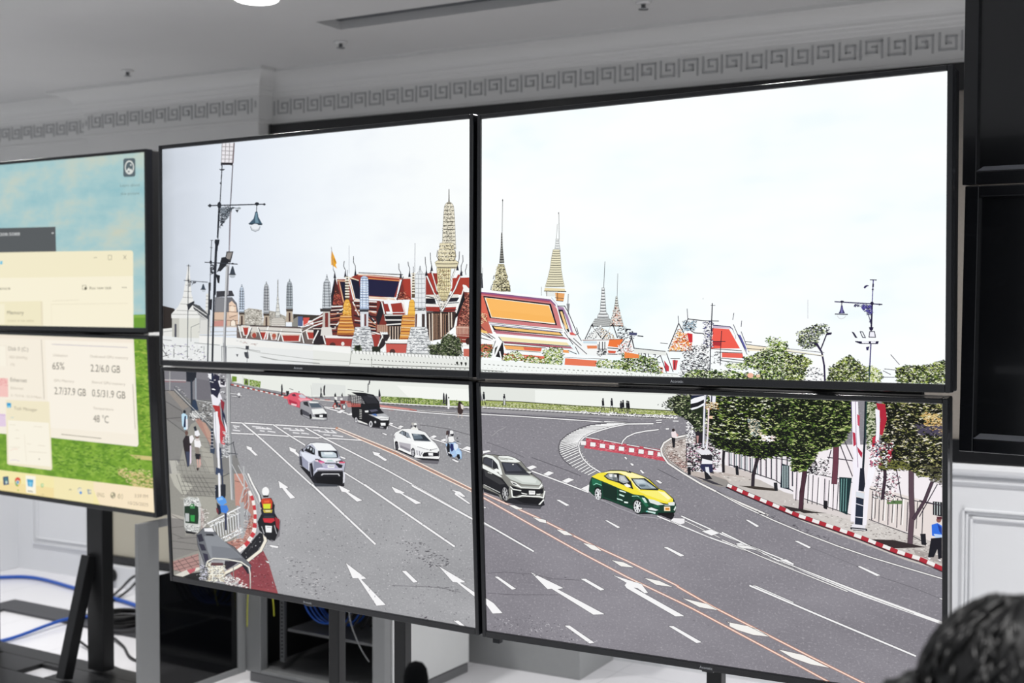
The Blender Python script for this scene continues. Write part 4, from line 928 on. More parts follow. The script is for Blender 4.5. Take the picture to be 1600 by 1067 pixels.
Ln('#1f2026', 1.4, '930,745 990,620 1000,660 1075,745 1160,620 1200,735'); Ln('#f6f8f6', 1.2, '985,640 1060,745 1150,640'); leaves('1200,640 1260,640 1334,690 1334,745 1200,735', .2, [('#25252c', 1.4)], (1.5, 4), (.6, 1.1), .6, 64)
P('#f6f8f7', '900,770 1334,745 1334,900 900,880'); P('#ef7a3c', '1135,745 1250,748 1205,815 1120,805'); P('#e58a5c', '945,800 1030,800 1030,825 950,825'); P('#cfe0ea', '915,760 1030,765 1030,785 915,780'); Ln('#8a4f3c', 1.0, '910,755 1120,752 1250,745'); P('#d8583c', '1120,840 1190,845 1180,865 1125,862'); P('#f09a6a', '1280,870 1334,872 1334,900 1285,895'); many('#26262c', 1.3, [[(1040, 790), (1040, 830), (1110, 830)], [(1050, 770), (1050, 825)], [(1075, 770), (1075, 825)], [(1095, 770), (1095, 825)], [(1120, 820), (1210, 826)], [(1120, 870), (1200, 872)], [(1225, 790), (1260, 745)], [(1200, 850), (1260, 800)], [(1210, 870), (1334, 868)]]); leaves('1200,800 1300,760 1334,850 1240,880', .25, [('#26262c', 1.3), ('#d0533a', .6), ('#ffffff', 1)], (1.2, 3.5), (.6, 1.1), .6, 65); leaves('1035,835 1110,835 1110,885 1035,885', .4, [('#26262c', 1.2)], (1.2, 3.5), (.6, 1.1), .5, 66)
EL('pictured_orange_roof', 'TR', label='large orange temple roof edged in pink, black and white')
P('#d07f82', '65,355 640,420 700,500 730,640 745,660 65,600'); P('#dd6d58', '65,380 100,400 140,590 65,600'); P('#b24f62', '62,355 630,425 640,440 62,372') ; P('#8a5a86', '62,350 650,415 700,470 690,480 640,430 62,362')
P('#16141c', '80,385 645,452 697,632 135,570'); P('#fdf6e4', '92,398 632,462 682,622 148,565'); P('#fbbc66', '102,402 628,468 680,612 152,560'); P('#f9b860', '150,500 660,560 680,612 152,560')
Ln('#fbfdfd', 3.4, '62,342 640,400 690,450 760,680 850,790'); Ln('#33303a', 1.0, '700,470 725,560 765,670 860,810'); Ln('#b8c2d8', 1.0, '650,400 700,460 760,650')
Ln('#fafcfc', 3.6, '120,610 720,680 760,690'); Ln('#5a4a86', .9, '140,620 740,690'); Ln('#2a2430', .8, '65,600 740,672')
P('#16141c', '150,630 725,690 750,722 170,672'); P('#f6c778', '165,640 715,692 738,714 185,662'); P('#c77a86', '170,672 755,728 800,750 190,700'); Ln('#6e3f52', .8, '170,680 760,735')
Ln('#fafcfc', 3.6, '190,715 800,775'); P('#f4e6b4', '215,725 780,775 800,800 240,760'); Ln('#1c1a22', 1.1, '210,728 240,765 810,805'); P('#b2606e', '250,765 810,810 830,825 260,782'); Ln('#3a2a3a', 1.0, '250,775 840,832')
Ln('#fafcfc', 3.0, '245,790 860,840'); P('#f3ad66', '255,798 570,818 560,850 270,828'); P('#e0694e', '415,812 570,822 565,848 425,836'); P('#f0a25e', '745,835 790,838 800,862 750,858'); Ln('#26242a', 1.0, '255,795 600,820'); Ln('#26242a', .9, '270,832 560,856'); Ln('#fafcfc', 3.2, '260,845 620,870 860,880')
# right hip of the roof
Ln('#2b2933', 1.2, '700,470 760,470 790,520 860,690'); P('#f6f8f8', '700,475 760,475 850,700 940,860 880,870 800,740'); P('#a684a8', '700,472 750,480 790,560 830,690 820,700 760,540 710,500'); P('#1d1c24', '710,500 745,500 800,680 790,690 740,600'); P('#f6cf90', '722,515 740,515 790,660 770,665'); P('#d8605a', '800,690 830,690 860,715 810,712'); many('#33303a', 1.1, [[(800, 740), (945, 870)], [(760, 690), (830, 790)], [(835, 740), (900, 800)], [(850, 810), (880, 870)], [(790, 840), (860, 870)], [(860, 650), (875, 700), (850, 710)], [(860, 690), (900, 760)]])
# porch at the left
P('#c66a58', '62,520 110,560 160,700 62,690'); many('#f0d6a0', 1.0, [[(70, 540), (100, 590)], [(90, 550), (110, 600)]]); leaves('65,510 110,540 110,600 65,620', .3, [('#7a3028', 1), ('#f6d8b0', .8)], (1.2, 3), (.6, 1), .5, 68); many('#3a2a30', 1.2, [[(62, 640), (120, 700), (180, 740)], [(62, 680), (140, 730)], [(62, 700), (160, 745)], [(62, 735), (170, 765)]]); P('#f4c878', '62,665 110,680 120,700 62,690'); P('#fbfcfc', '62,745 170,760 165,785 62,775')
P('#a8453c', '62,788 160,790 150,850 62,850'); leaves('62,790 160,790 150,900 62,900', .3, [('#14181a', 1.3), ('#7c9850', .8), ('#e0785c', .5)], (1.2, 4), (.6, 1.2), .6, 69)
P('#1a1a1e', '215,780 245,770 260,900 225,900 170,890'); P('#fbfcfc', '190,740 240,760 170,925 150,920'); Ln('#26242a', 1.0, '185,760 150,860'); P('#30342c', '180,820 205,800 175,880'); many('#fbfcfc', 1.8, [[(235, 770), (165, 925)], [(220, 850), (235, 920)]])
EL('pictured_hedge', 'TR', label='green bushes and red walls behind the white wall')
P('#e0705a', '255,865 620,890 620,945 240,915'); P('#e87a58', '765,905 1030,925 1020,975 760,960'); Ln('#1c1a22', 1.0, '760,895 1120,915'); P('#fafcfc', '740,875 1110,895 1110,912 740,895')
for s, sd in (('245,900 300,860 360,845 420,890 430,925 250,920', 70), ('430,900 500,890 560,915 620,900 640,955 430,940', 71), ('580,850 640,820 740,820 740,960 640,960 600,930', 72), ('1030,930 1110,925 1200,930 1334,940 1334,1000 1030,980', 73)):
    leaves(s, .34, [('#1a2412', 1.3), ('#55742c', .9), ('#b9c878', .6), ('#f4f6e8', .35)], (1.5, 4.5), (.7, 1.4), 1.4, sd)
EL('pictured_palace_wall', 'TR', label='white palace wall along the bottom')
P('#f4f8f5', '62,915 1334,1005 1334,1060 62,1030'); R('D'); P('#f4f8f5', '0,955 430,985 430,1012 0,1005'); Ln('#8d8f86', .8, '0,955 430,985'); many('#8d8f86', .7, [[(i*34, 990), (i*34+4, 1000)] for i in range(12)]); R('C')
many('#55564c', .9, [[(90+i*37, 955+i*2.4), (104+i*37, 957+i*2.4)] for i in range(34)]); many('#77786e', .6, [[(80+i*37, 985+i*1.9), (84+i*37, 987+i*1.9)] for i in range(34)]); Ln('#4f5046', 1.0, '62,1003 240,1015 240,1020'); many('#4f5046', 1.0, [[(66+i*30, 1014), (74+i*30, 1015)] for i in range(8)])
R('C'); leaves('0,0 1,0 1,1', 0, [], seed=1)
EL('pictured_red_pavilion', 'TR', label='coral red roof with white eaves and pale statue-like trees in front')
R('D')
P('#f15f50', '705,600 850,610 940,770 700,770'); P('#c9bcd0', '712,578 860,590 875,605 712,600'); Ln('#3a3a60', 1.3, '700,575 855,588 880,610 955,775'); P('#eb6658', '790,805 960,812 970,850 790,845'); many('#24242e', 1.1, [[(700, 772), (960, 790)], [(740, 800), (960, 808)], [(780, 850), (980, 872)], [(780, 872), (960, 892)]]); P('#fafdfd', '870,580 905,600 1000,820 960,800 900,660'); P('#5a5aa0', '915,650 945,660 990,760 1000,800 960,740'); many('#3a3a50', 1.0, [[(885, 570), (915, 640), (1000, 820)], [(950, 630), (1015, 800)], [(890, 475), (880, 530)], [(955, 540), (950, 590)], [(500, 440), (505, 520)], [(425, 500), (430, 560)]])
P('#d8432f', '365,770 430,640 520,650 550,790 380,790'); leaves('350,790 430,600 520,680 540,790', .3, [('#2a1c1c', 1.2), ('#ef8a4a', 1.0), ('#f6c67a', .7), ('#ffffff', .6)], (1.5, 4), (.6, 1.2), 1, 80); many('#1c1c28', 1.4, [[(430, 560), (345, 770)], [(432, 565), (470, 640)], [(510, 520), (480, 580)], [(510, 525), (690, 545)], [(500, 600), (560, 640), (690, 650)], [(340, 790), (480, 795)]])
leaves('470,540 580,540 560,620 460,620', .35, [('#20242e', 1.2), ('#9fb6c4', .8)], (1.5, 4), (.6, 1.2), 1, 81); P('#d02f34', '500,640 545,650 545,720 515,720'); leaves('640,540 710,550 715,760 640,760', .4, [('#1c1e30', 1.3), ('#5a5a8a', .6), ('#ffffff', .7)], (1.5, 4), (.6, 1.2), 1, 82)
leaves('550,740 680,740 690,980 430,1000 470,800', .17, [('#24242c', 1.4), ('#ffffff', 1), ('#8a8a92', .3)], (1.5, 5), (.6, 1.2), 1, 83); leaves('700,800 770,800 790,900 700,900', .14, [('#24242c', 1)], (1.5, 4), (.5, 1), 1, 84)
Ln('#1c2030', 1.6, '712,395 706,540 700,700 688,1010'); Ln('#33384a', .9, '700,412 735,412'); Ln('#1c2030', 1.3, '640,540 765,542'); Ln('#1c2030', 1.1, '790,625 780,780 778,910'); Ln('#1c2030', 1.2, '720,712 820,712'); P('#b03038', '715,715 780,715 780,750 720,745')
P('#d64a50', '380,865 425,870 410,950 385,950'); P('#c83c48', '310,870 350,920 350,960 320,960'); P('#f0604a', '260,920 300,930 300,970 270,965'); many('#22222c', 1.2, [[(280, 830), (330, 970)], [(330, 810), (385, 965)], [(250, 850), (290, 820)], [(365, 855), (440, 855)], [(400, 865), (395, 940)]])
P('#e9ece8', '60,770 330,795 330,830 60,815'); many('#1e2030', 1.2, [[(60, 768), (320, 795)], [(100, 810), (100, 830), (120, 830), (120, 810)], [(140, 815), (155, 815), (155, 838)], [(180, 815), (180, 840), (200, 840)], [(220, 820), (238, 820), (235, 840)]])
leaves('-40,820 100,830 250,860 300,980 -40,950', .30, [('#1a2412', 1.2), ('#5f7e34', 1), ('#b9c878', .6), ('#ffffff', .4)], (1.5, 4.5), (.7, 1.4), 1.2, 85); P('#ef8a4a', '-20,800 100,820 100,850 -20,850'); many('#1e2030', 1.6, [[(0, 610), (30, 612)], [(20, 650), (80, 655)], [(90, 665), (135, 670)], [(40, 680), (10, 760)], [(40, 680), (60, 770)]]); P('#4a4e70', '20,636 85,640 82,662 22,660')
P('#f7ead0', '990,740 1334,780 1334,800 1010,790'); many('#2c2c34', 1.0, [[(990, 735), (1180, 760)], [(1000, 770), (1334, 800)], [(985, 712), (1040, 718)], [(280, 725), (340, 730)]]); many('#777c84', .6, [[(635, 350), (635, 360)], [(905, 660), (905, 690)]])
EL('pictured_trees', 'TR', label='green leafy treetops along the lower right')
for s, sd, dn in (('500,980 560,950 700,960 860,960 1000,980 1140,1000 1140,1040 440,1040', 90, .34), ('830,900 990,900 1000,940 830,930', 91, .3), ('980,850 1080,820 1180,760 1290,720 1334,720 1334,1040 1130,1040 1100,960 980,900', 92, .36), ('1180,670 1260,690 1334,740 1334,790 1180,760', 93, .16)):
    leaves(s, dn, [('#131b0f', 1.3), ('#4a6a28', 1.0), ('#a8bf5a', .7), ('#f2f6dc', .6)], (1.5, 5), (.7, 1.5), 1.5, sd)
ell('#f0b8a0', 1030, 995, 26, 22); ell('#e8c8a8', 1095, 1000, 18, 14)
R('E')
for s, sd, dn in (('-10,780 130,800 200,850 150,900 140,1000 -10,1000', 94, .36), ('350,900 430,840 500,800 560,850 640,900 650,1010 320,1000', 95, .42), ('650,880 720,900 760,960 740,1010 660,1010', 96, .34), ('880,900 960,880 1130,880 1262,840 1262,1020 880,1010', 97, .46)):
    leaves(s, dn, [('#141c0e', 1.35), ('#4c6626', 1.0), ('#aebd5c', .8), ('#f4f6dc', .5)], (1.5, 5.5), (.7, 1.5), 1.5, sd)
leaves('80,620 200,560 320,540 330,600 250,650 250,720 140,750 90,690', .22, [('#1c1e2c', 1.6), ('#6d8048', .8), ('#c8cf9a', .5)], (1.5, 5), (.6, 1.3), 1.5, 98)
Ln('#2c2244', 2.8, '240,700 280,770 300,880 305,1000'); Ln('#241c3a', 2.0, '275,740 320,625 358,618'); Ln('#241c3a', 1.6, '270,760 230,700 180,690'); P('#241c3a', '318,615 358,612 356,630 322,634')
P('#f4efdc', '0,745 290,795 290,805 0,765'); many('#4a4654', .9, [[(0, 742), (300, 775)], [(0, 765), (280, 800)]]); leaves('150,890 290,900 290,1000 145,1000', .10, [('#1c1c2e', 1), ('#ffffff', 1)], (2, 6), (.7, 1.5), .8, 211)
many('#35324a', 1.0, [[(740, 970), (860, 972)], [(780, 905), (880, 915)], [(770, 920), (830, 950)], [(830, 790), (900, 870)], [(1190, 850), (1260, 835)]]); Ln('#9a9aa8', .5, '165,350 165,500')
EL('pictured_street_lamp', 'TR', label='dark violet street lamp with hanging lamp and floodlights')
Ln('#4a4488', 1.5, '690,190 686,270 682,380'); Ln('#1f1a38', 2.6, '682,370 674,580'); Ln('#3a3470', 2.0, '672,690 656,1010'); Ln('#28462c', 1.6, '658,880 656,1010')
Ln('#241f44', 1.5, '665,190 716,192'); ell('#2a2448', 686, 268, 8, 8); Ln('#241f44', 2.4, '689,225 688,245'); Ln('#2a2456', 1.8, '382,366 760,388'); ell('#201a3c', 680, 380, 14, 15); P('#201a3c', '735,380 765,388 735,397'); ell('#201a3c', 440, 366, 16, 9); Ln('#201a3c', 1.4, '438,372 436,400')
P('#3a3468', '432,395 444,395 450,430 464,460 412,460 426,430'); P('#7a76b0', '436,405 440,405 446,455 430,455'); Ln('#201a3c', 1.5, '384,465 484,468'); Ln('#c9c6cc', .8, '402,480 415,498 435,503 458,495 470,478'); P('#2a2456', '612,252 622,238 640,232 658,238 640,244 622,262')
leaves('590,395 680,395 675,470 640,460 610,430', .5, [('#2a2456', 1.6), ('#5a54a0', .6)], (1.5, 5), (.7, 1.4), 1, 99); leaves('540,390 575,390 575,405 540,405', .8, [('#2a2456', 1)], (2, 5), (.8, 1.4), .5, 100); many('#2a2456', 1.3, [[(650, 470), (660, 500), (670, 540)], [(660, 530), (675, 500)]])
P('#201a3c', '655,570 692,570 688,590 672,604 660,590'); P('#f3f3fb', '662,605 700,605 710,650 656,650'); Ln('#201a3c', 1.3, '662,605 700,605 708,652 656,650', True); P('#201a3c', '515,605 535,612 565,658 545,655'); Ln('#201a3c', 1.3, '585,605 605,608 628,655 605,652', True)
P('#201a3c', '545,680 585,684 735,682 728,706 585,704 545,688'); P('#f3f3fb', '598,684 655,684 655,698 600,698'); P('#f3f3fb', '672,684 712,684 708,698 672,698'); P('#2a2456', '632,730 660,724 650,756 636,756')

# ================= lower screens: asphalt already on the panel
def arrow_line(): pass
EL('pictured_pavement', 'BL', True, label='grey paved footpath with red and white kerb at the left')
R('H')
P('#8b8a88', '20,0 400,0 420,60 440,400 470,700 640,700 700,900 780,1100 60,1100')
P('#85848a', '20,0 420,10 425,240 250,235 120,160 20,150'); P('#77757c', '300,60 415,80 425,240 300,235')
P('#8a8886', '35,160 110,165 250,300 170,400 50,390'); P('#9c948c', '60,165 120,165 250,290 190,320'); Ln('#3c3a3c', 1.0, '35,160 115,160 255,300'); Ln('#d9cfcf', 1.3, '30,72 215,78'); Ln('#b06a6a', .7, '30,85 215,90'); Ln('#c9c9c6', .9, '82,0 82,160')
P('#868482', '45,260 170,320 190,430 90,400 45,400'); P('#8f8e8b', '50,400 120,450 210,510 180,700 70,740'); P('#aaa9a2', '75,740 140,745 280,950 260,1020 110,920'); P('#c3c1b8', '80,740 140,740 160,780 130,800 220,900 280,945 240,960 265,1010 230,1040 100,860')
P('#a5a39b', '260,440 330,400 440,700 460,1060 200,1060 150,800 230,500'); P('#b5b2a8', '330,600 440,690 460,900 380,800'); P('#b98f82', '290,400 330,390 440,540 440,640'); P('#c6a08f', '350,420 380,430 440,540 420,620')
many('#4a494a', .8, [[(45, 250), (180, 330), (215, 500)], [(50, 395), (240, 380)], [(60, 400), (210, 510)], [(75, 740), (200, 740)]]); many('#77756f', .5, [[(130+i*34, 740), (190+i*46, 1060)] for i in range(8)]+[[(140, 780+i*45), (470, 800+i*45)] for i in range(6)]); many('#77756f', .5, [[(230, 540+i*40), (430, 560+i*40)] for i in range(5)])
R('I')
P('#9d9b93', '75,0 640,0 640,560 330,640 330,900 100,900'); P('#c3c1b6', '80,0 170,0 200,60 280,100 200,190 120,100'); P('#b0aea4', '160,200 460,180 480,340 400,420 330,300'); P('#8f8c88', '90,330 210,370 210,520 330,500 320,640 100,720'); P('#bcb7ae', '85,330 200,360 200,380 100,370')
many('#5d5b58', .7, [[(90, 340), (200, 395)], [(95, 450), (200, 440)], [(100, 560), (320, 590)], [(100, 620), (320, 640)], [(105, 500), (200, 540)], [(150, 540), (330, 530)]]+[[(140+i*30, 10), (200+i*36, 180)] for i in range(8)]+[[(180, 30+i*36), (460, 40+i*38)] for i in range(5)])
P('#b8908a', '110,730 320,665 330,780 230,830 115,800'); many('#5c4a48', .8, [[(110, 750), (325, 680)], [(115, 780), (328, 720)], [(120, 810), (330, 750)], [(150, 720), (230, 820)], [(200, 700), (280, 800)], [(260, 685), (325, 760)], [(120, 740), (180, 830)]])
P('#e7e3d8', '125,845 225,800 250,835 190,858'); P('#c8606a', '225,805 300,785 330,790 250,835'); P('#ece8dc', '300,785 330,780 332,800 290,815'); P('#1b1c1c', '190,860 260,830 340,820 340,905 200,880')
# brick planting strip by the railing
P('#c48b7e', '560,570 700,530 760,340 730,300 640,260 620,0 690,0 740,120 800,260 790,480 700,600 640,650 570,600'); P('#cf9a8b', '620,0 690,0 700,250 630,270'); many('#6d4c46', .8, [[(625, 60), (690, 75)], [(690, 350), (770, 355)], [(690, 400), (780, 410)], [(680, 450), (780, 460)], [(600, 570), (720, 560)], [(580, 600), (700, 590)], [(700, 360), (690, 500)], [(740, 350), (745, 500)]]); leaves('560,520 780,330 790,500 640,650', .05, [('#e8d3c8', 1), ('#7c5a50', 1)], (2, 5), (.5, 1), 1, 110)
EL('pictured_kerb', 'BL', label='curving red and white kerb with white edge line and red bay')
R('I')
P('#94474c', '560,800 740,740 860,640 900,720 985,1000 700,960 640,900'); P('#8c4148', '640,790 850,660 890,760 950,960 760,950'); leaves('640,800 860,660 970,980 720,940', .03, [('#b07478', .5), ('#6c2c32', 1)], (2, 5), (.5, 1), 1, 111)
P('#1c1d22', '700,640 830,490 860,500 870,560 800,660 720,730 660,690'); Ln('#3c3e40', 1.2, '740,640 800,560'); P('#15161a', '815,400 850,330 830,480')
kp = [(745, 150), (765, 190), (778, 230), (785, 270), (792, 310), (795, 345), (793, 385), (793, 420), (788, 460), (780, 500), (758, 535), (735, 570), (705, 605), (660, 640)]
for i, (a, b) in enumerate(zip(kp, kp[1:])): Ln('#f2eeea' if i % 2 == 0 else '#c8383f', 6.2 if i > 6 else 4.6, [a, b])
Ln('#3c3b3f', 3.6, '735,0 770,80 830,180 850,240'); Ln('#f2f1ef', 2.6, '735,0 770,80 825,180 838,235'); Ln('#cfcdc9', .9, '710,0 760,110 820,250')
Ln('#4a484a', 6.0, '875,500 880,560 840,640 740,720 640,780 540,840'); Ln('#efe9da', 4.4, '872,500 880,560 840,640 740,720 640,780 540,830'); mk('900,590 990,605 985,620 930,612'); mk('880,725 920,735 900,745', '#e8e6e4')
EL('pictured_road_markings', 'BL', label='white lane lines, arrows and hatched stop box on the asphalt')
R('H'); P('#e8ebe4', '590,20 850,30 1334,40 1334,205 1060,180 840,140 600,90'); P('#6f8f2e', '600,40 640,45 640,85 600,90'); P('#7c9c38', '700,60 840,85 835,135 700,110'); leaves('700,60 840,90 835,135 700,110', .3, [('#38521a', 1), ('#c4cc9c', .7)], (1, 3), (.5, 1), .6, 115); many('#dcdcd6', 1.4, [[(690, 40), (690, 110)], [(742, 60), (742, 120)]]); ell('#33352a', 718, 88, 8, 18)
R('Z'); Ln('#4d4b50', 3.2, '361,601 376,604 400,609 430,615 448,619'); 
for i in range(22):
    x = 362+i*4.1; y = 600.6+i*.93; Ln('#ece8e6' if i % 2 else '#b8584e', 1.9, [(x, y), (x+4.0, y+.93)])
R('J')
P('#e9ece6', '0,0 1480,50 1480,190 1000,165 700,140 230,150 60,120 0,110'); P('#f4f6f1', '900,60 1480,90 1480,185 1000,160'); P('#dfe2de', '240,40 500,60 500,140 230,135'); Ln('#c5c8c4', .6, '230,60 240,150')
P('#8fa648', '780,145 1480,185 1480,222 780,200'); P('#6d8a34', '780,145 1100,160 1100,170 780,155'); leaves('780,148 1480,188 1480,218 780,195', .35, [('#4a6428', 1), ('#c8d09c', .8)], (1.5, 4), (.4, .9), .5, 116)
many('#3e4238', .7, [[(920, 160), (1040, 165), (1045, 210)], [(920, 160), (920, 200)]]+[[(930+i*16, 165), (930+i*16, 205)] for i in range(7)]+[[(1070+i*60, 172), (1070+i*60, 212)] for i in range(6)])
P('#7b797d', '230,165 1480,235 1480,260 1000,240 760,215 400,190'); Ln('#ecebe8', 1.6, '770,195 1480,235'); many('#2c2a2c', 1.2, [[(790+i*36, 203+i*2.0), (806+i*36, 204+i*2.0)] for i in range(19)]); Ln('#efeeec', 1.2, '0,120 60,130') ; Ln('#e8e4e0', 1.4, '230,165 420,185 540,195'); many('#a8483f', 1.2, [[(260, 165), (300, 168)], [(340, 172), (380, 175)], [(480, 180), (540, 190)], [(0, 120), (30, 125)]])
P('#c07a74', '500,180 560,190 760,210 1000,240 1100,262 860,255 760,240 520,230'); P('#d79d96', '760,215 1000,245 1000,252 760,232'); mkl(1.5, '760,235 1090,270 1480,300'); mkl(1.1, '1060,255 1480,285', '#dcdad8')
mkl(1.7, '320,230 400,250 560,290'); mkl(1.6, '330,228 420,236'); mk('430,270 470,250 500,258 460,278'); mk('505,288 550,275 560,290 540,295'); mk('820,370 850,350 875,358 850,375'); mk('900,392 930,372 955,380 925,398')
mkl(1.6, '840,365 910,395 1010,420'); mk('780,432 800,432 828,446 815,450'); mk('1150,470 1190,448 1215,458 1180,478'); mk('1228,495 1270,475 1300,485 1260,502'); mkl(1.7, '1170,475 1250,500 1480,585'); mk('1410,555 1450,535 1480,545 1480,570'); mk('1325,638 1345,636 1390,658 1370,662')
mk('1330,360 1360,350 1390,342', '#c5c3c6', '#8b898c'); Ln('#5b595d', .8, '1080,370 1160,378 1300,400 1480,450')
R('H')
mkl(1.9, '560,425 700,432 1334,468'); mkl(1.9, '560,515 800,525 1334,557')
many('#f0eff1', 1.5, [[(610, 455), (660, 462)], [(620, 468), (640, 475)], [(610, 490), (665, 497)], [(770, 460), (840, 466)], [(800, 475), (930, 482)], [(835, 495), (870, 500)], [(900, 500), (960, 508)], [(850, 468), (880, 480)], [(890, 470), (930, 484)], [(1030, 475), (1090, 480)], [(1080, 490), (1200, 497)], [(1110, 512), (1160, 517)], [(1180, 515), (1240, 523)], [(1130, 478), (1160, 492)], [(1170, 482), (1200, 496)], [(1280, 490), (1334, 495)]])
mkl(2.4, '690,435 800,525 930,640 1334,1010'); mkl(2.0, '945,445 1080,535 1210,615')
mk('722,620 770,638 765,650 818,700 795,703 745,655 728,650'); mk('1078,630 1140,655 1130,665 1175,705 1160,715 1110,675 1085,665'); mk('988,912 1072,968 1050,975 1130,1055 1088,1062 1018,972 1000,975')
R('J')
mkl(1.7, '296,390 430,397'); mkl(1.7, '296,468 640,490'); mkl(2.1, '190,393 330,470 820,720 1330,1005'); mkl(2.0, '490,740 700,870 890,1000')
many('#f0eff1', 1.4, [[(290, 420), (430, 432)], [(330, 445), (380, 450)], [(400, 450), (480, 460)], [(340, 405), (370, 422)], [(390, 410), (420, 428)]])
Ln('#c4835f', 4.6, '430,397 900,588 1485,880'); Ln('#8f8a8b', 1.6, '436,399 900,588 1485,880'); Ln('#f9eadf', 1.4, '428,403 880,597 1480,888'); Ln('#f9eadf', 1.4, '445,393 900,577 1490,868')
mk('455,610 505,628 495,636 450,622'); mk('710,575 775,592 760,600 828,642 810,652 745,610 725,605'); mk('857,848 965,898 945,905 1095,980 1050,988 930,905 890,898'); mk('445,838 540,885 520,892 632,958 590,968 500,895 470,890')
mk('1325,875 1395,890 1440,930 1415,930 1370,905 1480,985 1460,985 1350,910 1360,895')
R('I'); 
R('Z')
for s in ('400,760 424,785',): pass
R('J'); mkl(2.6, '290,885 425,1010')
cur['r'] = (400, 760, 3.476)
mkl(2.9, '305,-10 648,312'); mkl(2.9, '590,-10 1078,325'); mkl(2.8, '850,-5 1180,178'); 
mk('488,415 600,500 572,505 705,643 655,648 555,498 525,498'); mk('992,432 1140,520 1108,522 1195,580 1195,605 1090,520 1068,518'); mk('792,458 815,458 878,518 855,522'); mk('1072,728 1100,728 1140,762 1118,762'); 
leaves('740,290 900,300 1080,430 960,440 780,330', .035, [('#4f4d52', 1.2), ('#c4c2c5', .4)], (2, 7), (.5, 1.2), 2, 118); leaves('150,350 340,450 420,640 200,560', .02, [('#5a585c', 1), ('#c8c6c8', .6)], (2, 6), (.5, 1.1), 2, 119); Ln('#6a686d', .8, '740,538 860,542 1000,548 1110,575'); leaves('980,540 1110,560 1110,580 990,560', .06, [('#4d4b50', 1)], (2, 6), (.5, 1), 1, 120); leaves('890,690 940,700 940,730 900,720', .12, [('#5a545c', 1)], (2, 5), (.6, 1.2), 1, 121)
R('Z'); leaves('380,800 735,800 735,975 300,900', .006, [('#5c5a60', 1), ('#cfcdd0', .8)], (1, 3), (.5, 1), 2, 122)

EL('pictured_silver_suv', 'BL', label='silver car seen from behind in the middle lane')
R('S')
P('#16151b', '180,640 230,700 400,900 470,1000 980,1050 1110,1067 1110,900 700,760'); P('#3e4148', '470,990 700,1010 980,1030 960,1067 500,1067')
PO('#b9bccb', '180,340 230,290 300,270 330,215 400,165 540,150 760,165 830,185 960,320 990,400 1040,500 1120,545 1130,600 1100,740 1110,880 1060,960 520,960 440,900 400,760 240,640 185,600 175,440', '#2a2a34', 1.4)
P('#f3f5f6', '340,210 400,168 540,152 760,167 830,190 950,315 560,318 440,180'); P('#dfe3ee', '500,250 560,320 560,430 520,420 500,380'); P('#e2e6f2', '200,350 280,350 470,410 560,430 620,480 480,520 420,560 360,560 240,440')
P('#9a9db2', '220,430 370,560 370,720 240,640'); P('#8e90a4', '480,540 620,560 680,680 530,720 470,760'); Ln('#e9ebf4', 1.2, '370,570 375,730 400,760')
P('#15151c', '300,290 340,225 400,215 500,290 500,400 470,405 270,315'); P('#c3cad4', '330,265 360,230 385,240 360,290'); P('#d4dae2', '410,255 440,270 420,320 400,300'); P('#8e98a4', '455,270 485,290 480,370 450,350'); P('#16161e', '215,300 255,280 270,350 225,330')
P('#1a1b24', '560,320 960,325 990,450 960,475 620,468 575,420'); P('#c7d3dc', '620,345 880,345 940,380 960,455 780,465 640,450'); P('#e9f1f4', '680,350 860,352 880,400 700,400'); P('#8fa4a8', '640,440 790,450 960,460 790,470 660,460')
P('#efeff4', '620,480 980,480 1040,505 940,560 720,560 600,520'); P('#b7d2cf', '760,515 850,512 900,545 740,545'); P('#2a2530', '500,490 560,490 710,560 640,575 520,530'); P('#d8508e', '570,520 690,545 700,575 590,565'); P('#f2d5e0', '505,515 560,510 580,560 520,540'); P('#e6a3bc', '580,560 660,560 640,600'); P('#2a2530', '930,540 1060,520 1110,555 960,580'); P('#e2607a', '1030,545 1125,550 1120,580 990,580'); P('#f4f0f4', '960,548 1010,545 1000,575 960,572')
P('#1e1e28', '700,590 920,595 1000,680 1060,680 1080,620 960,580 720,572'); P('#b5b2cc', '690,640 730,610 920,610 990,690 720,690 640,680'); P('#f4f5f7', '760,620 910,625 905,680 765,675'); many('#55585e', .7, [[(785, 640), (895, 645)]])
P('#e5e4f4', '530,690 620,670 720,690 1060,700 1085,740 540,720 500,780'); P('#8d8c94', '540,715 1080,720 1085,745 560,745'); P('#14131a', '500,790 560,745 1085,745 1095,960 980,1000 520,960 440,900'); P('#c4c4c8', '620,830 655,795 1000,795 1025,850 1000,850 980,815 680,815 650,840'); P('#08080d', '510,860 1080,870 1070,1020 540,1000')
P('#1c1b24', '390,590 440,570 470,720 470,920 420,900 385,740'); Ln('#8a8a96', .8, '400,620 410,760 430,860'); P('#2c2c36', '180,430 220,440 240,640 190,610'); P('#dcdce4', '1090,760 1130,780 1120,980 1085,1000')
EL('pictured_silver_sedan', 'BL', label='white and silver sedan driving towards the viewer')
R('T')
P('#1d1c22', '230,610 480,720 700,790 985,805 985,760 560,700 290,590'); P('#6c6a70', '560,780 990,800 960,860 640,830')
PO('#f2f3f3', '175,340 210,290 330,230 440,225 600,240 740,290 850,420 930,490 990,590 1000,740 960,760 560,740 480,690 280,600 190,600 175,420', '#37363c', 1.2)
P('#b4b1b8', '270,460 480,500 480,640 280,560'); P('#8d8a92', '300,520 470,590 460,640 290,560'); P('#8c8890', '175,370 200,330 200,420'); P('#17161c', '268,300 330,255 395,280 480,430 380,360'); P('#8f98a2', '290,300 330,265 350,280 345,345'); P('#6e7680', '355,275 385,285 375,350 350,345'); P('#8b939c', '400,285 440,300 485,400 390,360'); P('#f8f9f9', '395,395 450,385 480,410 480,445 420,430'); Ln('#f8f9f9', 1.0, '478,300 520,440 860,465')
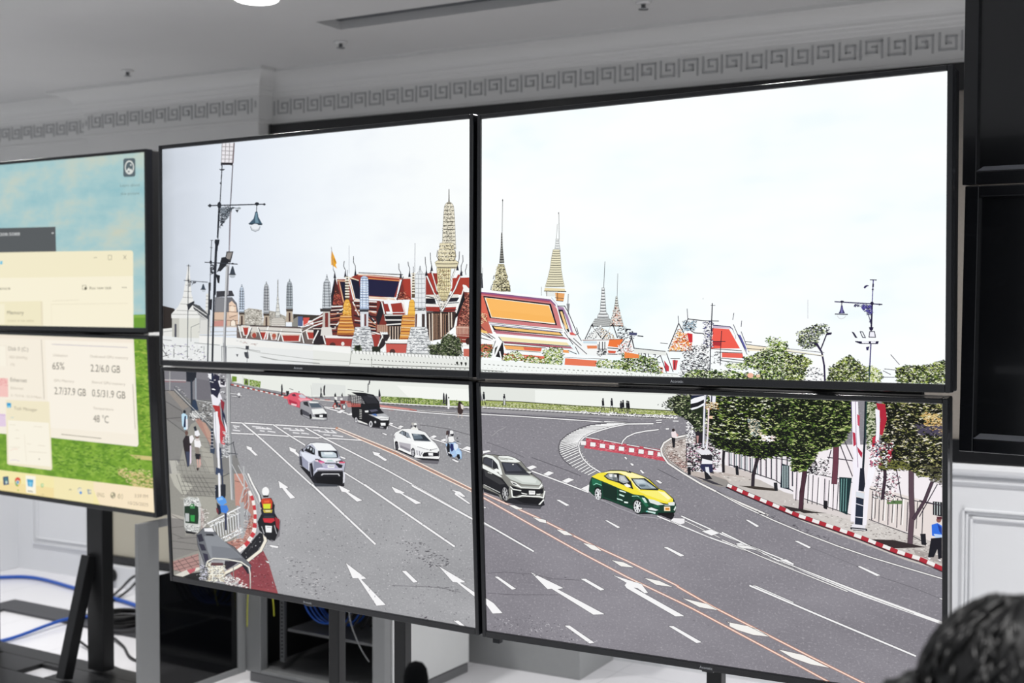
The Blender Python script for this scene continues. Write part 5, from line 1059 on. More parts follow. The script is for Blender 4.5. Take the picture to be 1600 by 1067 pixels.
P('#2c333c', '495,310 720,330 840,450 540,435'); P('#66727e', '510,315 650,325 700,400 540,410'); P('#8f9aa3', '520,315 600,320 620,345 540,350'); P('#5a6068', '540,415 830,440 840,455 550,440'); P('#fcfdfc', '480,470 850,465 960,560 870,590 780,600 600,550'); many('#77767c', .8, [[(600, 545), (720, 580), (800, 600)], [(860, 600), (950, 580)]]); ell('#6a6a70', 835, 605, 20, 12)
P('#e8e8ec', '560,600 640,610 700,660 660,710 580,690'); many('#55545c', .9, [[(590, 615), (600, 690)], [(635, 625), (640, 700)], [(690, 640), (650, 710)]]); P('#17161c', '690,690 720,650 800,640 960,655 975,715 700,725'); P('#f6f6f8', '795,655 880,660 880,705 800,700'); P('#33323a', '960,640 990,620 990,720 970,720'); P('#fbfbfb', '570,700 700,735 980,740 985,765 570,740')
P('#0f0f14', '195,470 215,440 250,460 265,560 250,610 205,600'); ell('#5a5a62', 230, 535, 22, 55); ell('#101016', 230, 535, 10, 40); P('#0f0f14', '490,600 520,560 550,590 565,680 540,740 495,720'); ell('#6a6a72', 522, 655, 26, 66); ell('#14141a', 522, 655, 11, 42); many('#d8d8dc', .7, [[(505, 620), (540, 690)], [(540, 620), (505, 690)], [(522, 595), (522, 715)]])
P('#fbfcfb', '270,570 480,660 480,680 280,600'); Ln('#2a2930', 1.0, '180,560 190,600')
EL('pictured_rider', 'BL', label='white helmet and shoulders behind the white sedan')
P('#ebebe6', '480,220 530,190 590,200 620,250 500,240'); P('#b8b5b0', '490,120 530,115 545,140 500,170'); ell('#f1f2ee', 560, 145, 28, 22); P('#17161c', '540,165 580,160 570,215 545,190'); P('#2e2d34', '610,230 650,240 665,235 660,255 625,255'); P('#55545c', '480,170 500,160 500,200 480,210')
EL('pictured_scooter', 'BL', label='pale blue scooter carrying two riders')
PO('#a7c6ea', '1180,480 1280,470 1330,560 1390,640 1390,760 1340,775 1310,700 1260,740 1210,720 1150,700 1130,560 1100,500', '#3b4a66', .9); P('#dfe9f6', '1250,480 1320,500 1330,560 1280,620 1250,560'); P('#1c2660', '1190,490 1240,500 1250,600 1210,640 1180,560'); P('#17181f', '1140,480 1180,500 1180,640 1200,720 1150,700 1120,560'); P('#b9d8f4', '1290,610 1350,620 1385,700 1370,760 1340,700 1290,660'); P('#101118', '1310,680 1350,680 1370,760 1330,770 1300,720'); P('#101118', '1150,650 1210,680 1230,720 1180,730')
P('#f1f1f0', '1150,370 1240,360 1260,440 1230,470 1160,460'); P('#4a3a38', '1115,270 1150,250 1160,330 1130,460 1105,470'); P('#c9c9cc', '1105,350 1140,330 1140,440 1105,480'); ell('#efefef', 1205, 290, 38, 34); ell('#3a3440', 1165, 290, 16, 40); P('#1a1a22', '1190,320 1250,320 1240,360 1215,365'); P('#16161c', '1270,440 1340,450 1330,465 1280,465'); ell('#17171d', 1310, 392, 12, 10); Ln('#d0d4dc', .9, '1260,440 1370,500'); many('#d8dbe2', .8, [[(1100, 560), (1140, 690)], [(1215, 690), (1250, 680)]]); P('#eeeef2', '1150,640 1175,640 1180,670 1155,665'); P('#4a484e', '1090,690 1140,715 1300,780 1340,780 1200,740') 
EL('pictured_motorcycle', 'BL', label='red motorcycle ridden away by a person in an orange and yellow vest')
R('I')
P('#77757a', '830,440 870,520 940,570 1000,520 1010,380 960,460'); P('#14151a', '815,400 850,330 960,330 1000,400 990,480 960,560 900,540 830,470'); P('#9a2a34', '960,360 1000,380 995,470 970,440'); P('#c92c38', '860,370 950,365 960,390 930,410 870,405'); P('#f4f5f6', '880,432 935,435 932,490 885,488'); Ln('#55565c', .6, '895,445 925,448'); P('#16171c', '880,490 930,492 925,560 890,540'); many('#b8b8bc', 1.1, [[(850, 440), (870, 500)], [(955, 430), (975, 500)], [(830, 280), (860, 300)]]); P('#2f3238', '870,350 950,350 955,370 865,372')
P('#1d2030', '835,240 860,205 930,200 950,240 960,330 940,350 850,345'); P('#c94428', '845,225 860,205 925,205 940,230 935,290 860,285'); P('#d8e23a', '862,252 925,250 922,292 866,292'); P('#e8663c', '870,225 915,222 912,240 872,240'); P('#c9b44a', '860,300 940,300 935,325 870,325'); P('#f0e6b8', '880,305 925,305 920,315 885,315'); ell('#f6f6f6', 882, 148, 30, 38); P('#1c1d22', '860,180 910,180 905,195 865,198'); P('#15161c', '940,240 960,260 955,310 940,290'); P('#d7b9b0', '835,280 850,285 845,300')
EL('pictured_pickup_truck', 'BL', label='black pickup truck with a covered cage')
R('Y')
P('#5c5a60', '1040,500 1300,580 1480,600 1500,560'); PO('#17171b', '1010,290 1180,290 1190,280 1360,285 1400,350 1430,380 1500,440 1500,500 1480,590 1440,580 1380,570 1270,560 1230,520 1080,470 1020,430', '#2a2a2e', 1.1)
P('#15151a', '1000,105 1180,115 1300,140 1370,230 1372,275 1200,270 1140,180'); P('#15151a', '1130,230 1375,260 1385,305 1130,305'); P('#2a2a30', '1140,160 1300,150 1360,250 1210,255'); P('#3c3c42', '1210,140 1280,150 1300,180 1230,170'); P('#8c898c', '965,145 1130,165 1185,260 1005,240'); many('#1b1b20', 1.1, [[(960, 140+i*20), (1170-i*2, 160+i*19)] for i in range(6)]); many('#e2e2e0', .8, [[(1005, 150+i*20), (1130, 168+i*20)] for i in range(5)]); P('#a4544e', '1010,260 1130,270 1130,300 1010,300'); many('#1b1b20', .8, [[(1000+i*28, 145), (1008+i*28, 270)] for i in range(5)]); many('#c9c9c6', 1.0, [[(1115, 340+i*22), (1140, 344+i*22)] for i in range(6)])
P('#10131a', '1190,310 1350,300 1400,370 1290,400 1240,380'); P('#556', '1240,340 1330,330 1360,350 1270,370') if 0 else P('#555566', '1240,340 1330,330 1360,350 1270,370'); P('#edeeee', '1180,350 1230,345 1230,370 1190,372'); P('#b4b6ba', '1290,400 1440,385 1500,430 1495,475 1400,480 1350,450 1230,400'); P('#e9eaea', '1300,430 1400,420 1500,440 1490,475 1400,470'); P('#4a6fb0', '1270,395 1330,390 1350,420 1310,415'); P('#f4f5f6', '1390,510 1455,510 1455,545 1395,545'); many('#77777c', .7, [[(1380, 455), (1490, 450)]]); ell('#c8c8cc', 1320, 500, 12, 16)
P('#101014', '1035,440 1060,425 1085,470 1085,500 1050,500'); ell('#d4d4d8', 1068, 470, 18, 32); ell('#3a3a40', 1068, 470, 7, 18); ell('#d4d4d8', 1262, 525, 22, 40); ell('#3a3a40', 1262, 525, 9, 22); P('#e9e9e6', '1090,470 1215,520 1220,535 1095,495'); P('#8f8f94', '1380,555 1430,565 1425,580 1385,575'); P('#c4c4c8', '1475,560 1490,555 1485,595 1465,595')
EL('pictured_small_cars', 'BL', label='pink taxi and grey hatchback at the top left')
PO('#dd5a6c', '165,160 210,120 260,110 360,130 430,185 500,200 340,300 320,310 180,260 165,200', '#8a2c3c', .8); P('#f0a0ac', '300,185 440,190 480,215 360,260'); P('#c8ccd6', '310,145 350,130 410,170 400,185 330,180'); P('#5c3040', '215,140 260,125 280,160 240,160'); P('#b03048', '180,200 290,240 300,280 190,250'); P('#f2c8cc', '215,250 290,270 280,290 215,275'); P('#f06a6a', '110,170 170,160 170,195 120,190'); P('#222226', '145,90 185,90 185,130 170,150 150,150'); Ln('#44444a', .8, '190,60 240,75'); ell('#2a2a30', 315, 103, 9, 9)
PO('#9b9ba0', '335,240 370,225 460,220 560,240 640,300 680,380 685,470 640,480 480,470 340,400 330,320', '#2d2d33', 1.0); P('#eef0ee', '480,330 630,320 680,375 560,395 500,400'); P('#e6e8e6', '440,220 560,235 580,250 460,250'); P('#55606c', '450,250 570,250 620,305 480,310'); P('#2a2b30', '370,235 430,230 450,300 380,270'); P('#4a4a52', '340,320 450,380 460,430 340,390'); P('#1a1a1f', '520,395 680,390 685,440 540,440'); P('#f4f5f5', '585,405 630,405 630,435 588,435'); P('#e4e6e4', '480,430 640,450 680,450 640,465 480,455'); P('#131317', '335,340 355,330 365,410 340,400'); P('#131317', '450,400 475,390 490,450 460,460'); P('#f6f8f6', '650,370 682,372 680,390 655,388')
EL('pictured_pedestrian', 'BL'); 
P('#1e1f26', '80,30 88,0 98,0 103,70 95,155 80,155'); EL('pictured_pedestrian', 'BL'); P('#1e1f26', '598,60 605,35 615,70 610,120 620,180 600,170 592,175 600,110'); P('#1a1a20', '640,30 655,10 662,20 655,100 660,150 640,148 635,90'); P('#e9e9e6', '620,60 636,60 634,120 622,150'); many('#2a2a30', .8, [[(600, 120), (595, 178)], [(612, 120), (632, 182)]])
EL('pictured_cyclists', 'BL', label='two cyclists near the wall'); P('#222228', '780,140 795,110 805,145 815,190 810,250 780,240'); P('#222228', '870,150 888,110 892,150 890,180'); P('#f1f1ef', '780,170 815,165 820,215 785,200'); P('#e9e9e8', '855,185 890,180 890,210 860,215'); Ln('#b04038', 1.3, '760,300 790,250 860,270 880,330'); ell('#a83c34', 790, 290, 26, 34); ell('#c9beb8', 790, 290, 14, 20); ell('#33343a', 910, 300, 26, 36); ell('#e4e4e2', 912, 300, 17, 26); P('#8e2c30', '860,210 930,230 920,260 860,260'); P('#2a3038', '790,230 830,240 830,300 810,300'); P('#dfe1df', '790,310 860,310 860,330 790,325'); ell('#2f3036', 850, 290, 16, 18)
EL('pictured_pedestrian', 'BL'); P('#1c1d24', '1365,90 1372,60 1382,90 1392,150 1380,170 1362,160'); P('#a88a80', '1372,165 1390,170 1386,215 1375,210'); Ln('#3a3b40', 1.2, '1225,0 1222,110'); Ln('#5c5d60', .8, '960,70 1165,98'); ell('#1c1d22', 1235, 0, 14, 6)
R('J')
for x, y, h in ((1268, 120, 90), (1288, 125, 95)): EL('pictured_pedestrian', 'BL'); P('#26262c', [(x-5, y+10), (x, y-5), (x+6, y+8), (x+9, y+45), (x+6, y+h), (x-1, y+h), (x-7, y+50)]); P('#4a4a50', [(x-12, y+h), (x-6, y+50), (x, y+55), (x-8, y+h)])
EL('pictured_pedestrian', 'BL'); P('#f2f2f0', '1298,165 1312,160 1316,215 1310,245 1298,240'); ell('#2a2a2e', 1307, 156, 5, 7); EL('pictured_pedestrian', 'BL'); P('#3a2a28', '1380,195 1400,188 1425,215 1420,260 1412,285 1380,280 1375,250'); P('#e4dcd4', '1400,205 1425,215 1420,250 1405,240'); many('#cabab0', 1.0, [[(1385, 280), (1382, 310)], [(1412, 280), (1410, 312)]]); ell('#211c1c', 1391, 192, 8, 9); EL('pictured_pedestrian', 'BL'); P('#28282e', '685,25 695,20 693,45 682,45'); Ln('#55565a', .8, '680,45 678,110'); EL('pictured_pedestrian', 'BL'); P('#2a2a30', '0,60 8,60 10,140 0,140')
R('H')
P('#bfe0f2', '180,360 200,345 228,370 232,480 205,490 185,450'); P('#1d2a4a', '205,375 218,370 215,465 195,470'); ell('#20242a', 205, 338, 12, 15); P('#e7e7ee', '215,400 232,400 232,480 220,490')
EL('pictured_pedestrian', 'BL'); P('#2a2226', '190,580 215,535 245,540 260,600 250,680 245,790 228,800 218,740 200,650'); ell('#6a5048', 222, 515, 14, 20); P('#3b4258', '215,670 248,670 245,790 230,795'); P('#f1eef0', '245,545 270,530 285,560 265,600 250,600'); P('#e6d8ea', '250,620 262,620 262,760 250,780')
EL('pictured_pedestrian', 'BL'); P('#f2f1f2', '285,575 310,555 335,580 345,620 330,640 290,630'); ell('#7a6058', 310, 548, 14, 16); P('#d8cfcc', '295,560 330,560 325,580 300,580'); P('#8a8078', '290,630 325,635 330,690 300,690'); P('#1e1d24', '292,685 340,690 342,735 300,735'); many('#d8aca0', 1.5, [[(312, 735), (318, 800)], [(332, 735), (332, 800)]]); P('#3a2c2c', '305,805 325,805 322,828 308,828'); P('#cba4a0', '335,700 345,780 335,790')
EL('pictured_pedestrian', 'BL'); P('#232a34', '280,465 300,455 310,500 290,500'); P('#eeeef2', '290,500 320,490 335,530 310,545 290,530')
EL('pictured_flags_and_poles', 'BL', label='striped flags, lamp post base and railings beside the road')
P('#1f232c', '218,0 305,0 300,60 270,90 220,85'); Ln('#2c3440', 3.2, '262,80 266,310'); Ln('#9ba2aa', 2.2, '298,60 300,240'); P('#2a3a52', '275,235 300,235 322,325 262,325'); many('#3b3d42', 1.0, [[(255, 330), (330, 330)], [(250, 390), (320, 395)], [(255, 235), (430, 250)], [(260, 330), (255, 390)]]); P('#d8d8d6', '270,330 330,340 320,390 260,385'); leaves('250,330 360,340 370,410 255,405', .2, [('#44474e', 1), ('#f0f0ee', 1)], (1.5, 4), (.5, 1), .8, 130)
leaves('330,250 430,260 440,480 380,420', .07, [('#20242c', 1.2), ('#e6e8ea', 1)], (1.5, 4), (.6, 1.1), 1, 131); many('#50545a', 1.0, [[(110, 155), (430, 480)], [(310, 330), (440, 500)], [(120, 130), (260, 280)]]); many('#c8c9c8', .8, [[(120, 150), (440, 470)], [(300, 240), (440, 260)]]); leaves('110,110 200,170 250,250 160,160', .15, [('#5c5c60', 1), ('#c4c4c4', 1)], (1.5, 4), (.5, 1), .5, 132)
P('#303a4c', '425,480 445,480 445,640 425,640'); P('#3a465a', '420,630 460,640 455,690 420,680'); many('#e6e6ea', .8, [[(425, 500+i*28), (445, 502+i*28)] for i in range(6)])
P('#222a44', '405,0 440,0 455,60 510,110 490,220 430,200 412,60') ; P('#f0f1f4', '400,20 430,20 430,70 412,60'); P('#eceaf2', '425,195 500,180 520,230 485,290 440,280'); P('#23233a', '455,20 495,40 500,160 480,225 425,180 420,80 445,80'); P('#e6e4ea', '485,80 520,70 555,100 550,130 500,130'); P('#2c2836', '505,60 545,70 540,120 505,110')
P('#b33436', '438,280 500,290 510,400 550,500 520,560 500,470 470,350'); P('#eeeef4', '450,340 480,350 500,460 500,600 470,600 450,500'); P('#8e2c38', '505,230 540,260 530,340 510,300'); P('#1f2440', '515,300 545,370 560,500 545,490 520,400'); P('#c0424a', '500,430 550,500 545,560 520,600 500,560'); P('#ececf2', '530,380 560,470 560,540 545,480'); P('#d2555a', '500,560 545,600 535,620 510,600')
leaves('410,20 550,10 560,240 430,230', .02, [('#f4f4f8', 1), ('#1b1d2c', 1)], (2, 5), (.7, 1.3), 1, 133)
Ln('#f0f0f4', 3.2, '475,340 490,720 505,1067'); Ln('#a8a9b4', .9, '462,350 478,720'); Ln('#343c50', 2.8, '505,640 520,860 530,1067'); Ln('#a6a8aa', 5.0, '568,20 572,300 590,640 608,1067'); Ln('#d3d4d4', 1.4, '560,60 566,400 598,1067'); Ln('#5a5c5f', .8, '586,100 592,500 618,1067')
P('#2c3448', '460,950 545,940 545,1067 465,1067'); many('#cfd2da', 1.0, [[(462, 965), (545, 960)], [(462, 990), (545, 985)]]); P('#3a4660', '470,800 530,820 525,870 465,860'); leaves('530,500 570,520 575,720 520,720', .25, [('#3c4048', 1), ('#e6e8ea', 1)], (1.5, 4), (.5, 1), .6, 134); many('#4a4d52', 1.2, [[(560, 680), (650, 690)], [(565, 620), (620, 590)], [(520, 880), (580, 850)], [(610, 590), (640, 720)]])
mkl(1.2, '590,185 640,188 665,200 685,205', '#e6e6e8'); mkl(1.1, '600,205 640,210', '#e6e6e8'); ell('#f1f1f3', 660, 192, 12, 12); ell('#3c3b40', 662, 215, 8, 6)
# railings
R('I'); Ln('#d9dad9', 1.6, '640,0 690,90 720,130'); Ln('#b8babb', 2.2, '700,-60 705,110 670,235 700,390'); many('#c6c8ca', 1.1, [[(600, -80), (690, 90)], [(655, -70), (735, 90)], [(705, 130), (735, 110), (745, 260), (705, 400)], [(690, 200), (730, 150)], [(700, 280), (740, 220)], [(695, 330), (740, 290)]]); many('#55585c', .8, [[(720, 120), (690, 240)], [(735, 130), (712, 380)]])
P('#a9abad', '672,240 705,235 700,540 680,540'); Ln('#f2f2f4', 2.0, '400,415 670,280'); Ln('#e9eaec', 1.6, '420,440 668,325'); Ln('#f0f0f2', 1.8, '500,545 690,460'); Ln('#e6e7ea', 1.4, '540,565 690,485')
many('#eceef2', 1.1, [[(455+i*22, 425-i*10), (470+i*21, 540-i*9)] for i in range(10)]); many('#6b6e74', .6, [[(465+i*22, 425-i*10), (480+i*21, 530-i*9)] for i in range(10)]); leaves('410,420 660,290 665,330 430,450', .2, [('#7b7e84', 1), ('#ffffff', 1.2)], (1.2, 3), (.5, 1), .4, 135); leaves('510,540 680,440 685,480 540,565', .2, [('#7b7e84', 1), ('#ffffff', 1.2)], (1.2, 3), (.5, 1), .4, 136)
# waste bin and rubbish bags
P('#c8cac6', '200,215 240,190 325,205 345,260 340,440 320,490 220,490 205,430'); P('#17331f', '205,270 320,265 325,350 320,420 215,410 205,340'); P('#3e8a4e', '250,250 290,250 292,290 255,290'); P('#2f9a46', '255,345 292,345 290,400 258,395'); P('#b9bdbd', '212,330 245,332 245,400 215,395'); leaves('205,210 325,200 320,270 210,270', .2, [('#55585a', 1), ('#f4f4f2', 1)], (1.5, 4), (.5, 1), .5, 137); leaves('210,430 330,430 325,490 215,490', .2, [('#55585a', 1), ('#e8e8e6', 1)], (1.5, 4), (.5, 1), .5, 138); P('#1d1c20', '215,475 310,490 290,505 220,495'); P('#b8a8a4', '340,270 370,330 365,450 345,460'); leaves('335,260 410,320 400,420 350,450', .14, [('#77706c', 1), ('#e8e4e0', 1)], (1.5, 4), (.5, 1), .6, 139)
P('#22262f', '465,95 550,90 550,190 470,190'); Ln('#f0f1f6', 3.2, '495,0 500,195'); P('#5a9be6', '472,205 520,185 550,210 560,240 520,270 485,240'); P('#3f7fd8', '500,265 560,262 575,300 555,330 510,320'); P('#8cc0f2', '485,205 520,195 530,215 490,225'); P('#1e2433', '475,240 505,270 515,330 490,345 480,300'); P('#7a3038', '470,280 490,300 490,340 475,320'); P('#2a2f4a', '540,330 560,330 560,470 545,470')
EL('pictured_bus_shelter', 'BL', label='grey curved shelter roof with wire frame below')
PO('#6a6d73', '310,510 370,450 440,455 510,550 620,610 700,700 760,760 755,830 735,830 690,750 560,715 430,715 385,790 370,740 320,600', '#2a2a30', 1.4)
P('#8b8f95', '370,520 480,510 560,580 690,700 560,705 430,710 400,640'); P('#7b7f86', '430,600 600,620 680,700 440,700'); P('#2a2a38', '310,510 350,500 370,560 330,570'); P('#2d2c3c', '325,580 370,590 390,640 350,640'); P('#312f42', '360,660 400,670 410,720 380,740'); P('#efeff2', '370,455 440,450 455,485 375,480'); P('#2b2c31', '385,500 440,500 460,520 390,515'); Ln('#e8e6dc', 1.8, '385,780 400,730 450,705 560,712 680,735 745,780 755,830 755,955'); P('#1f1e28', '690,750 730,775 745,830 735,832 690,770')
many('#8b8a86', 1.2, [[(340, 690), (340, 890)], [(395, 760), (400, 900)], [(612, 730), (620, 930)], [(750, 830), (755, 960)]]); P('#2a2530', '545,725 620,730 650,745 560,800 540,780'); leaves('400,745 540,745 545,900 400,895', .22, [('#4a4840', 1.2), ('#f4f2e6', 1.4), ('#c8b89a', .5)], (1.5, 5), (.6, 1.2), .8, 140); many('#f0eee2', 1.2, [[(405, 790), (540, 790)], [(405, 840), (540, 840)], [(440, 745), (440, 890)], [(500, 745), (500, 890)]]); leaves('540,850 660,870 740,950 560,930', .2, [('#6a3a3c', 1), ('#f4f2ee', 1.2)], (1.5, 5), (.6, 1.2), .8, 141); P('#5c3c40', '430,740 530,742 530,765 430,765'); leaves('340,760 400,770 400,890 340,890', .2, [('#22242a', 1.2), ('#d8d8e6', .6)], (1.5, 5), (.6, 1.2), .5, 142)

# ---------------- lower right
EL('pictured_verge', 'BR', label='pale wall and grass verge with tiny railings across the top')
R('K'); P('#e3e6e0', '40,50 1334,100 1334,225 60,160'); P('#f0f3ee', '400,80 1320,115 1320,215 400,160'); P('#a7b268', '50,150 300,155 700,182 1334,215 1334,245 1000,235 500,208 50,188'); Ln('#3c4028', 1.3, '80,148 300,157 500,172 700,186 1334,218'); leaves('60,160 600,180 1300,222 1300,240 600,208 60,185', .3, [('#6b7a3c', 1), ('#d4d6b0', 1)], (1.5, 4), (.4, .8), .5, 150); many('#5c6148', .5, [[(80+i*22, 160+i*.9), (80+i*22, 190+i*1.0)] for i in range(18)])
P('#9a989b', '50,185 1334,255 1334,275 900,262 50,222'); many('#f4f3f2', 1.7, [[(60+i*26, 192+i*1.45), (78+i*26, 194+i*1.45)] for i in range(49)]); many('#2e2c30', 1.2, [[(66+i*26, 199+i*1.45), (84+i*26, 200+i*1.45)] for i in range(49)]); leaves('700,215 1330,245 1330,268 700,235', .1, [('#35333a', 1), ('#ffffff', 1.3)], (1.5, 4), (.6, 1.2), .5, 151)
for x, y, h, c in ((66, 98, 80, '#1f2026'), (200, 112, 72, '#2a2a30'), (843, 140, 75, '#1c1c22'), (900, 140, 76, '#1c1c22'), (960, 158, 62, '#23232a'), (974, 152, 70, '#16161c'), (1000, 155, 70, '#1c1c22'), (1010, 158, 66, '#101016')):
    EL('pictured_pedestrian', 'BR'); ell(c, x, y, 5, 7); P(c, [(x-8, y+8), (x+6, y+6), (x+9, y+40), (x-6, y+44)]); many(c, 1.0, [[(x-4, y+40), (x-9, y+h)], [(x+4, y+40), (x+12, y+h)]])
EL('pictured_pedestrian', 'BR'); P('#c4c6c4', '196,135 206,135 206,178 196,178')
EL('pictured_road_markings', 'BR', label='white lane lines, zebra curve, red crossing band and arrows on the asphalt')
mkl(1.5, '50,238 300,252 800,285 1000,292'); Ln('#55535a', 1.0, '50,228 300,245 600,262 850,285'); Ln('#6a686e', 1.0, '600,250 1000,272'); 
# zebra along the curve
out = np.array([(1000, 298), (860, 300), (760, 312), (690, 335), (640, 358), (600, 385), (570, 415), (560, 450), (565, 490), (590, 530), (640, 575), (700, 612), (760, 640)], float)
inn = np.array([(1160, 300), (1000, 300), (900, 318), (830, 340), (780, 358), (740, 378), (715, 398), (700, 415), (692, 440), (700, 480), (730, 530), (770, 570), (820, 610)], float)
t = np.linspace(0, 1, 13); T2 = np.linspace(.02, .98, 34)
o_ = np.stack([np.interp(T2, t, out[:, 0]), np.interp(T2, t, out[:, 1])], 1); i_ = np.stack([np.interp(T2, t, inn[:, 0]), np.interp(T2, t, inn[:, 1])], 1)
P('#8f8d92', [tuple(p) for p in out]+[tuple(p) for p in inn[::-1]])
many('#3b393f', 2.6, [[tuple(a), tuple(b)] for a, b in zip(o_, i_)]); many('#f4f4f4', 1.5, [[tuple(a), tuple(b)] for a, b in zip(o_, i_)])
mkl(1.9, '1170,300 1000,302 900,322 830,342 770,362 720,388 694,415 685,440 690,480 715,530 760,575 825,615'); Ln('#4b494f', 1.0, '1000,292 860,294 760,305 690,328 610,370 565,410 553,450 560,495 590,540 640,580')
P('#cc5462', '735,392 1240,470 1250,545 1000,500 720,458'); P('#c04c5a', '740,395 1235,475 1238,492 740,410'); leaves('740,395 1240,475 1245,540 720,455', .05, [('#e58a94', 1), ('#9a3a46', 1)], (2, 5), (.5, 1), 1, 152)
mkl(1.2, '730,388 820,402'); mkl(1.2, '850,408 960,428'); mkl(1.2, '1000,436 1080,450'); mkl(1.3, '1110,455 1230,478')
for i in range(9):
    x = 716+i*62+(i > 4)*4; y = 424+i*9.3; mk([(x-16, y-14), (x+18, y-10), (x+16, y+16), (x-18, y+13)], '#f4f2f2', '#5a2a34', 1.0)
mkl(1.8, '1205,338 1120,348 1050,362 1000,385 975,410 965,432')
for x, y, w in ((992, 524, 10), (1032, 565, 14)): mk([(x-w, y-6), (x, y-9), (x+w, y+4), (x+2, y+9)])
mk('1082,602 1095,602 1115,622 1100,624'); mk('1185,668 1205,668 1232,686 1215,690'); mk('1190,290 1225,288 1225,294 1190,296'); mk('1250,330 1275,328 1272,338 1252,338'); many('#f0f0f0', 1.3, [[(1190, 278), (1225, 276)], [(1300, 282), (1334, 283)]]); Ln('#4d4b51', .8, '1200,595 1334,665'); Ln('#4d4b51', .8, '380,520 600,600 700,640'); many('#68666c', .8, [[(85, 420), (200, 460), (330, 520)]]); Ln('#a9a7aa', .8, '120,380 160,345 205,325')
mk('60,478 100,472 112,480 62,495'); mk('345,585 385,570 415,582 370,600'); mk('450,630 490,608 525,620 480,642'); mk('570,675 620,652 655,665 600,690'); mkl(2.0, '380,608 600,690 770,755'); mk('700,722 755,695 760,735 740,740'); mk('538,795 560,796 625,830 605,836'); mk('68,840 80,845 80,850 68,850')
mkl(1.6, '-20,905 80,950') if 0 else mkl(2.2, '68,952 300,1075')
R('Z')
R('N')
mkl(1.7, '62,322 390,508 700,682 1000,840 1334,1000', '#f4e4da', '#c87a5c', 1.2); mkl(1.7, '70,298 420,455 760,625 1000,735 1334,900', '#f4e4da', '#c87a5c', 1.2)
for s in ('225,370 290,375 320,395 280,400', '385,450 470,468 475,490 430,480', '540,530 600,540 650,570 590,565', '712,618 790,635 835,672 770,660', '900,730 980,745 1045,778 960,770', '1112,845 1210,865 1298,905 1190,890'): mk(s, '#f4f2ee', '#55525a', 1.2)
mkl(2.4, '60,482 390,672'); 
mk('855,470 870,470 955,515 940,522'); 
R('O')
mk('62,395 100,420 145,470 95,472 62,425'); mk('285,265 450,345 420,350 655,475 600,478 390,348 370,350'); mk('698,280 840,325 872,368 855,370 820,345 800,342 1055,485 1010,486 765,345 755,330 765,318') ; mk('455,532 480,532 605,618 580,622'); mk('975,535 1000,535 1140,615 1115,620'); mk('105,287 122,287 212,348 192,352'); mk('535,298 560,298 655,352 635,357')
mkl(1.8, '1018,409 1100,450 1560,696 1800,827', '#f6e0d2', '#d07a54', 1.2); mkl(1.8, '1018,336 1200,440 1620,655 1960,825', '#f6e0d2', '#d07a54', 1.2)
for s in ('1045,395 1170,425 1220,455 1130,440', '1265,512 1420,550 1475,585 1360,565'): mk(s, '#f4f2ee', '#5c4a4a', 1.2)
mk('950,140 970,140 1055,182 1035,187'); mk('1385,330 1410,332 1600,415 1600,432', '#f6f6f6'); mk('1360,5 1380,8 1430,35 1415,38')
mkl(2.0, '920,-15 1190,95 1400,170 1600,250'); mkl(2.0, '1040,-15 1240,75 1420,150 1600,222'); P('#8b888e', '1060,5 1230,85 1250,90 1180,90 960,-5'); mkl(1.2, '1050,5 1230,92', '#eceaea'); mk('985,10 1040,5 1060,15 1020,28'); mk('1140,60 1190,52 1230,70 1190,82'); mk('1312,122 1350,118 1400,145 1350,150'); mk('1515,205 1560,200 1600,222 1600,240')
leaves('62,250 200,270 500,300 400,310 200,280', .01, [('#55535a', 1)], (3, 8), (.5, .9), 1, 153); many('#5d5a61', .7, [[(70, 270), (160, 265), (290, 275), (400, 298), (530, 305)], [(70, 370), (200, 378), (420, 378)]]); leaves('70,480 400,500 700,650 900,700 70,560', .02, [('#504d54', 1), ('#c8c5ca', .8)], (1, 3), (.5, 1), 2, 154)
cur['r'] = (1140, 760, 3.476)
mk('0,738 100,758 215,815 130,806 40,778 0,758', '#f4f2ee', '#5c4a4a', 1.2); mk('265,885 400,915 545,985 440,965 340,930', '#f4f2ee', '#5c4a4a', 1.2)
mkl(2.2, '-40,250 260,400 700,570 1160,748'); mkl(1.6, '-40,290 230,405 640,570', '#eceaea'); P('#f4f3f3', '260,398 600,530 1160,735 1160,752 700,588 420,470'); many('#55525a', .7, [[(270, 405), (700, 578), (1000, 690)]]); mk('35,318 100,322 240,385 190,370 150,345 60,332', '#efeeee'); mkl(2.6, '110,538 500,705 1010,920'); mk('85,180 100,180 162,215 148,220'); mk('352,295 370,295 445,330 430,335'); mk('690,432 710,432 820,482 800,486'); Ln('#77757b', .8, '440,330 700,435'); Ln('#6a686e', .8, '820,490 1000,550 1150,610'); mk('1135,607 1155,607 1155,614')
EL('pictured_kerb_and_path', 'BR', True, label='pale footpath with red and white kerb curving to the right edge')
R('L'); P('#c9bdb6', '62,560 80,500 150,450 290,425 560,520 1334,640 1334,1040 1200,1040 900,980 640,850 470,830 300,750 130,650 85,600'); P('#9d9894', '500,760 620,800 650,850 560,860 400,810'); P('#d6cec8', '560,760 830,780 1020,850 1334,960 1334,1010 1060,950 700,850'); P('#b8a49c', '90,600 160,560 250,640 280,740 150,650'); leaves('90,510 280,450 290,740 130,640', .06, [('#5c4a48', 1), ('#f4ece6', 1.2)], (2, 6), (.6, 1.2), 1, 155); leaves('500,700 1334,900 1334,1030 700,860', .03, [('#8a827e', 1), ('#f4efea', 1)], (2, 6), (.5, 1), 1, 156)
cur['r'] = (1140, 760, 3.476)
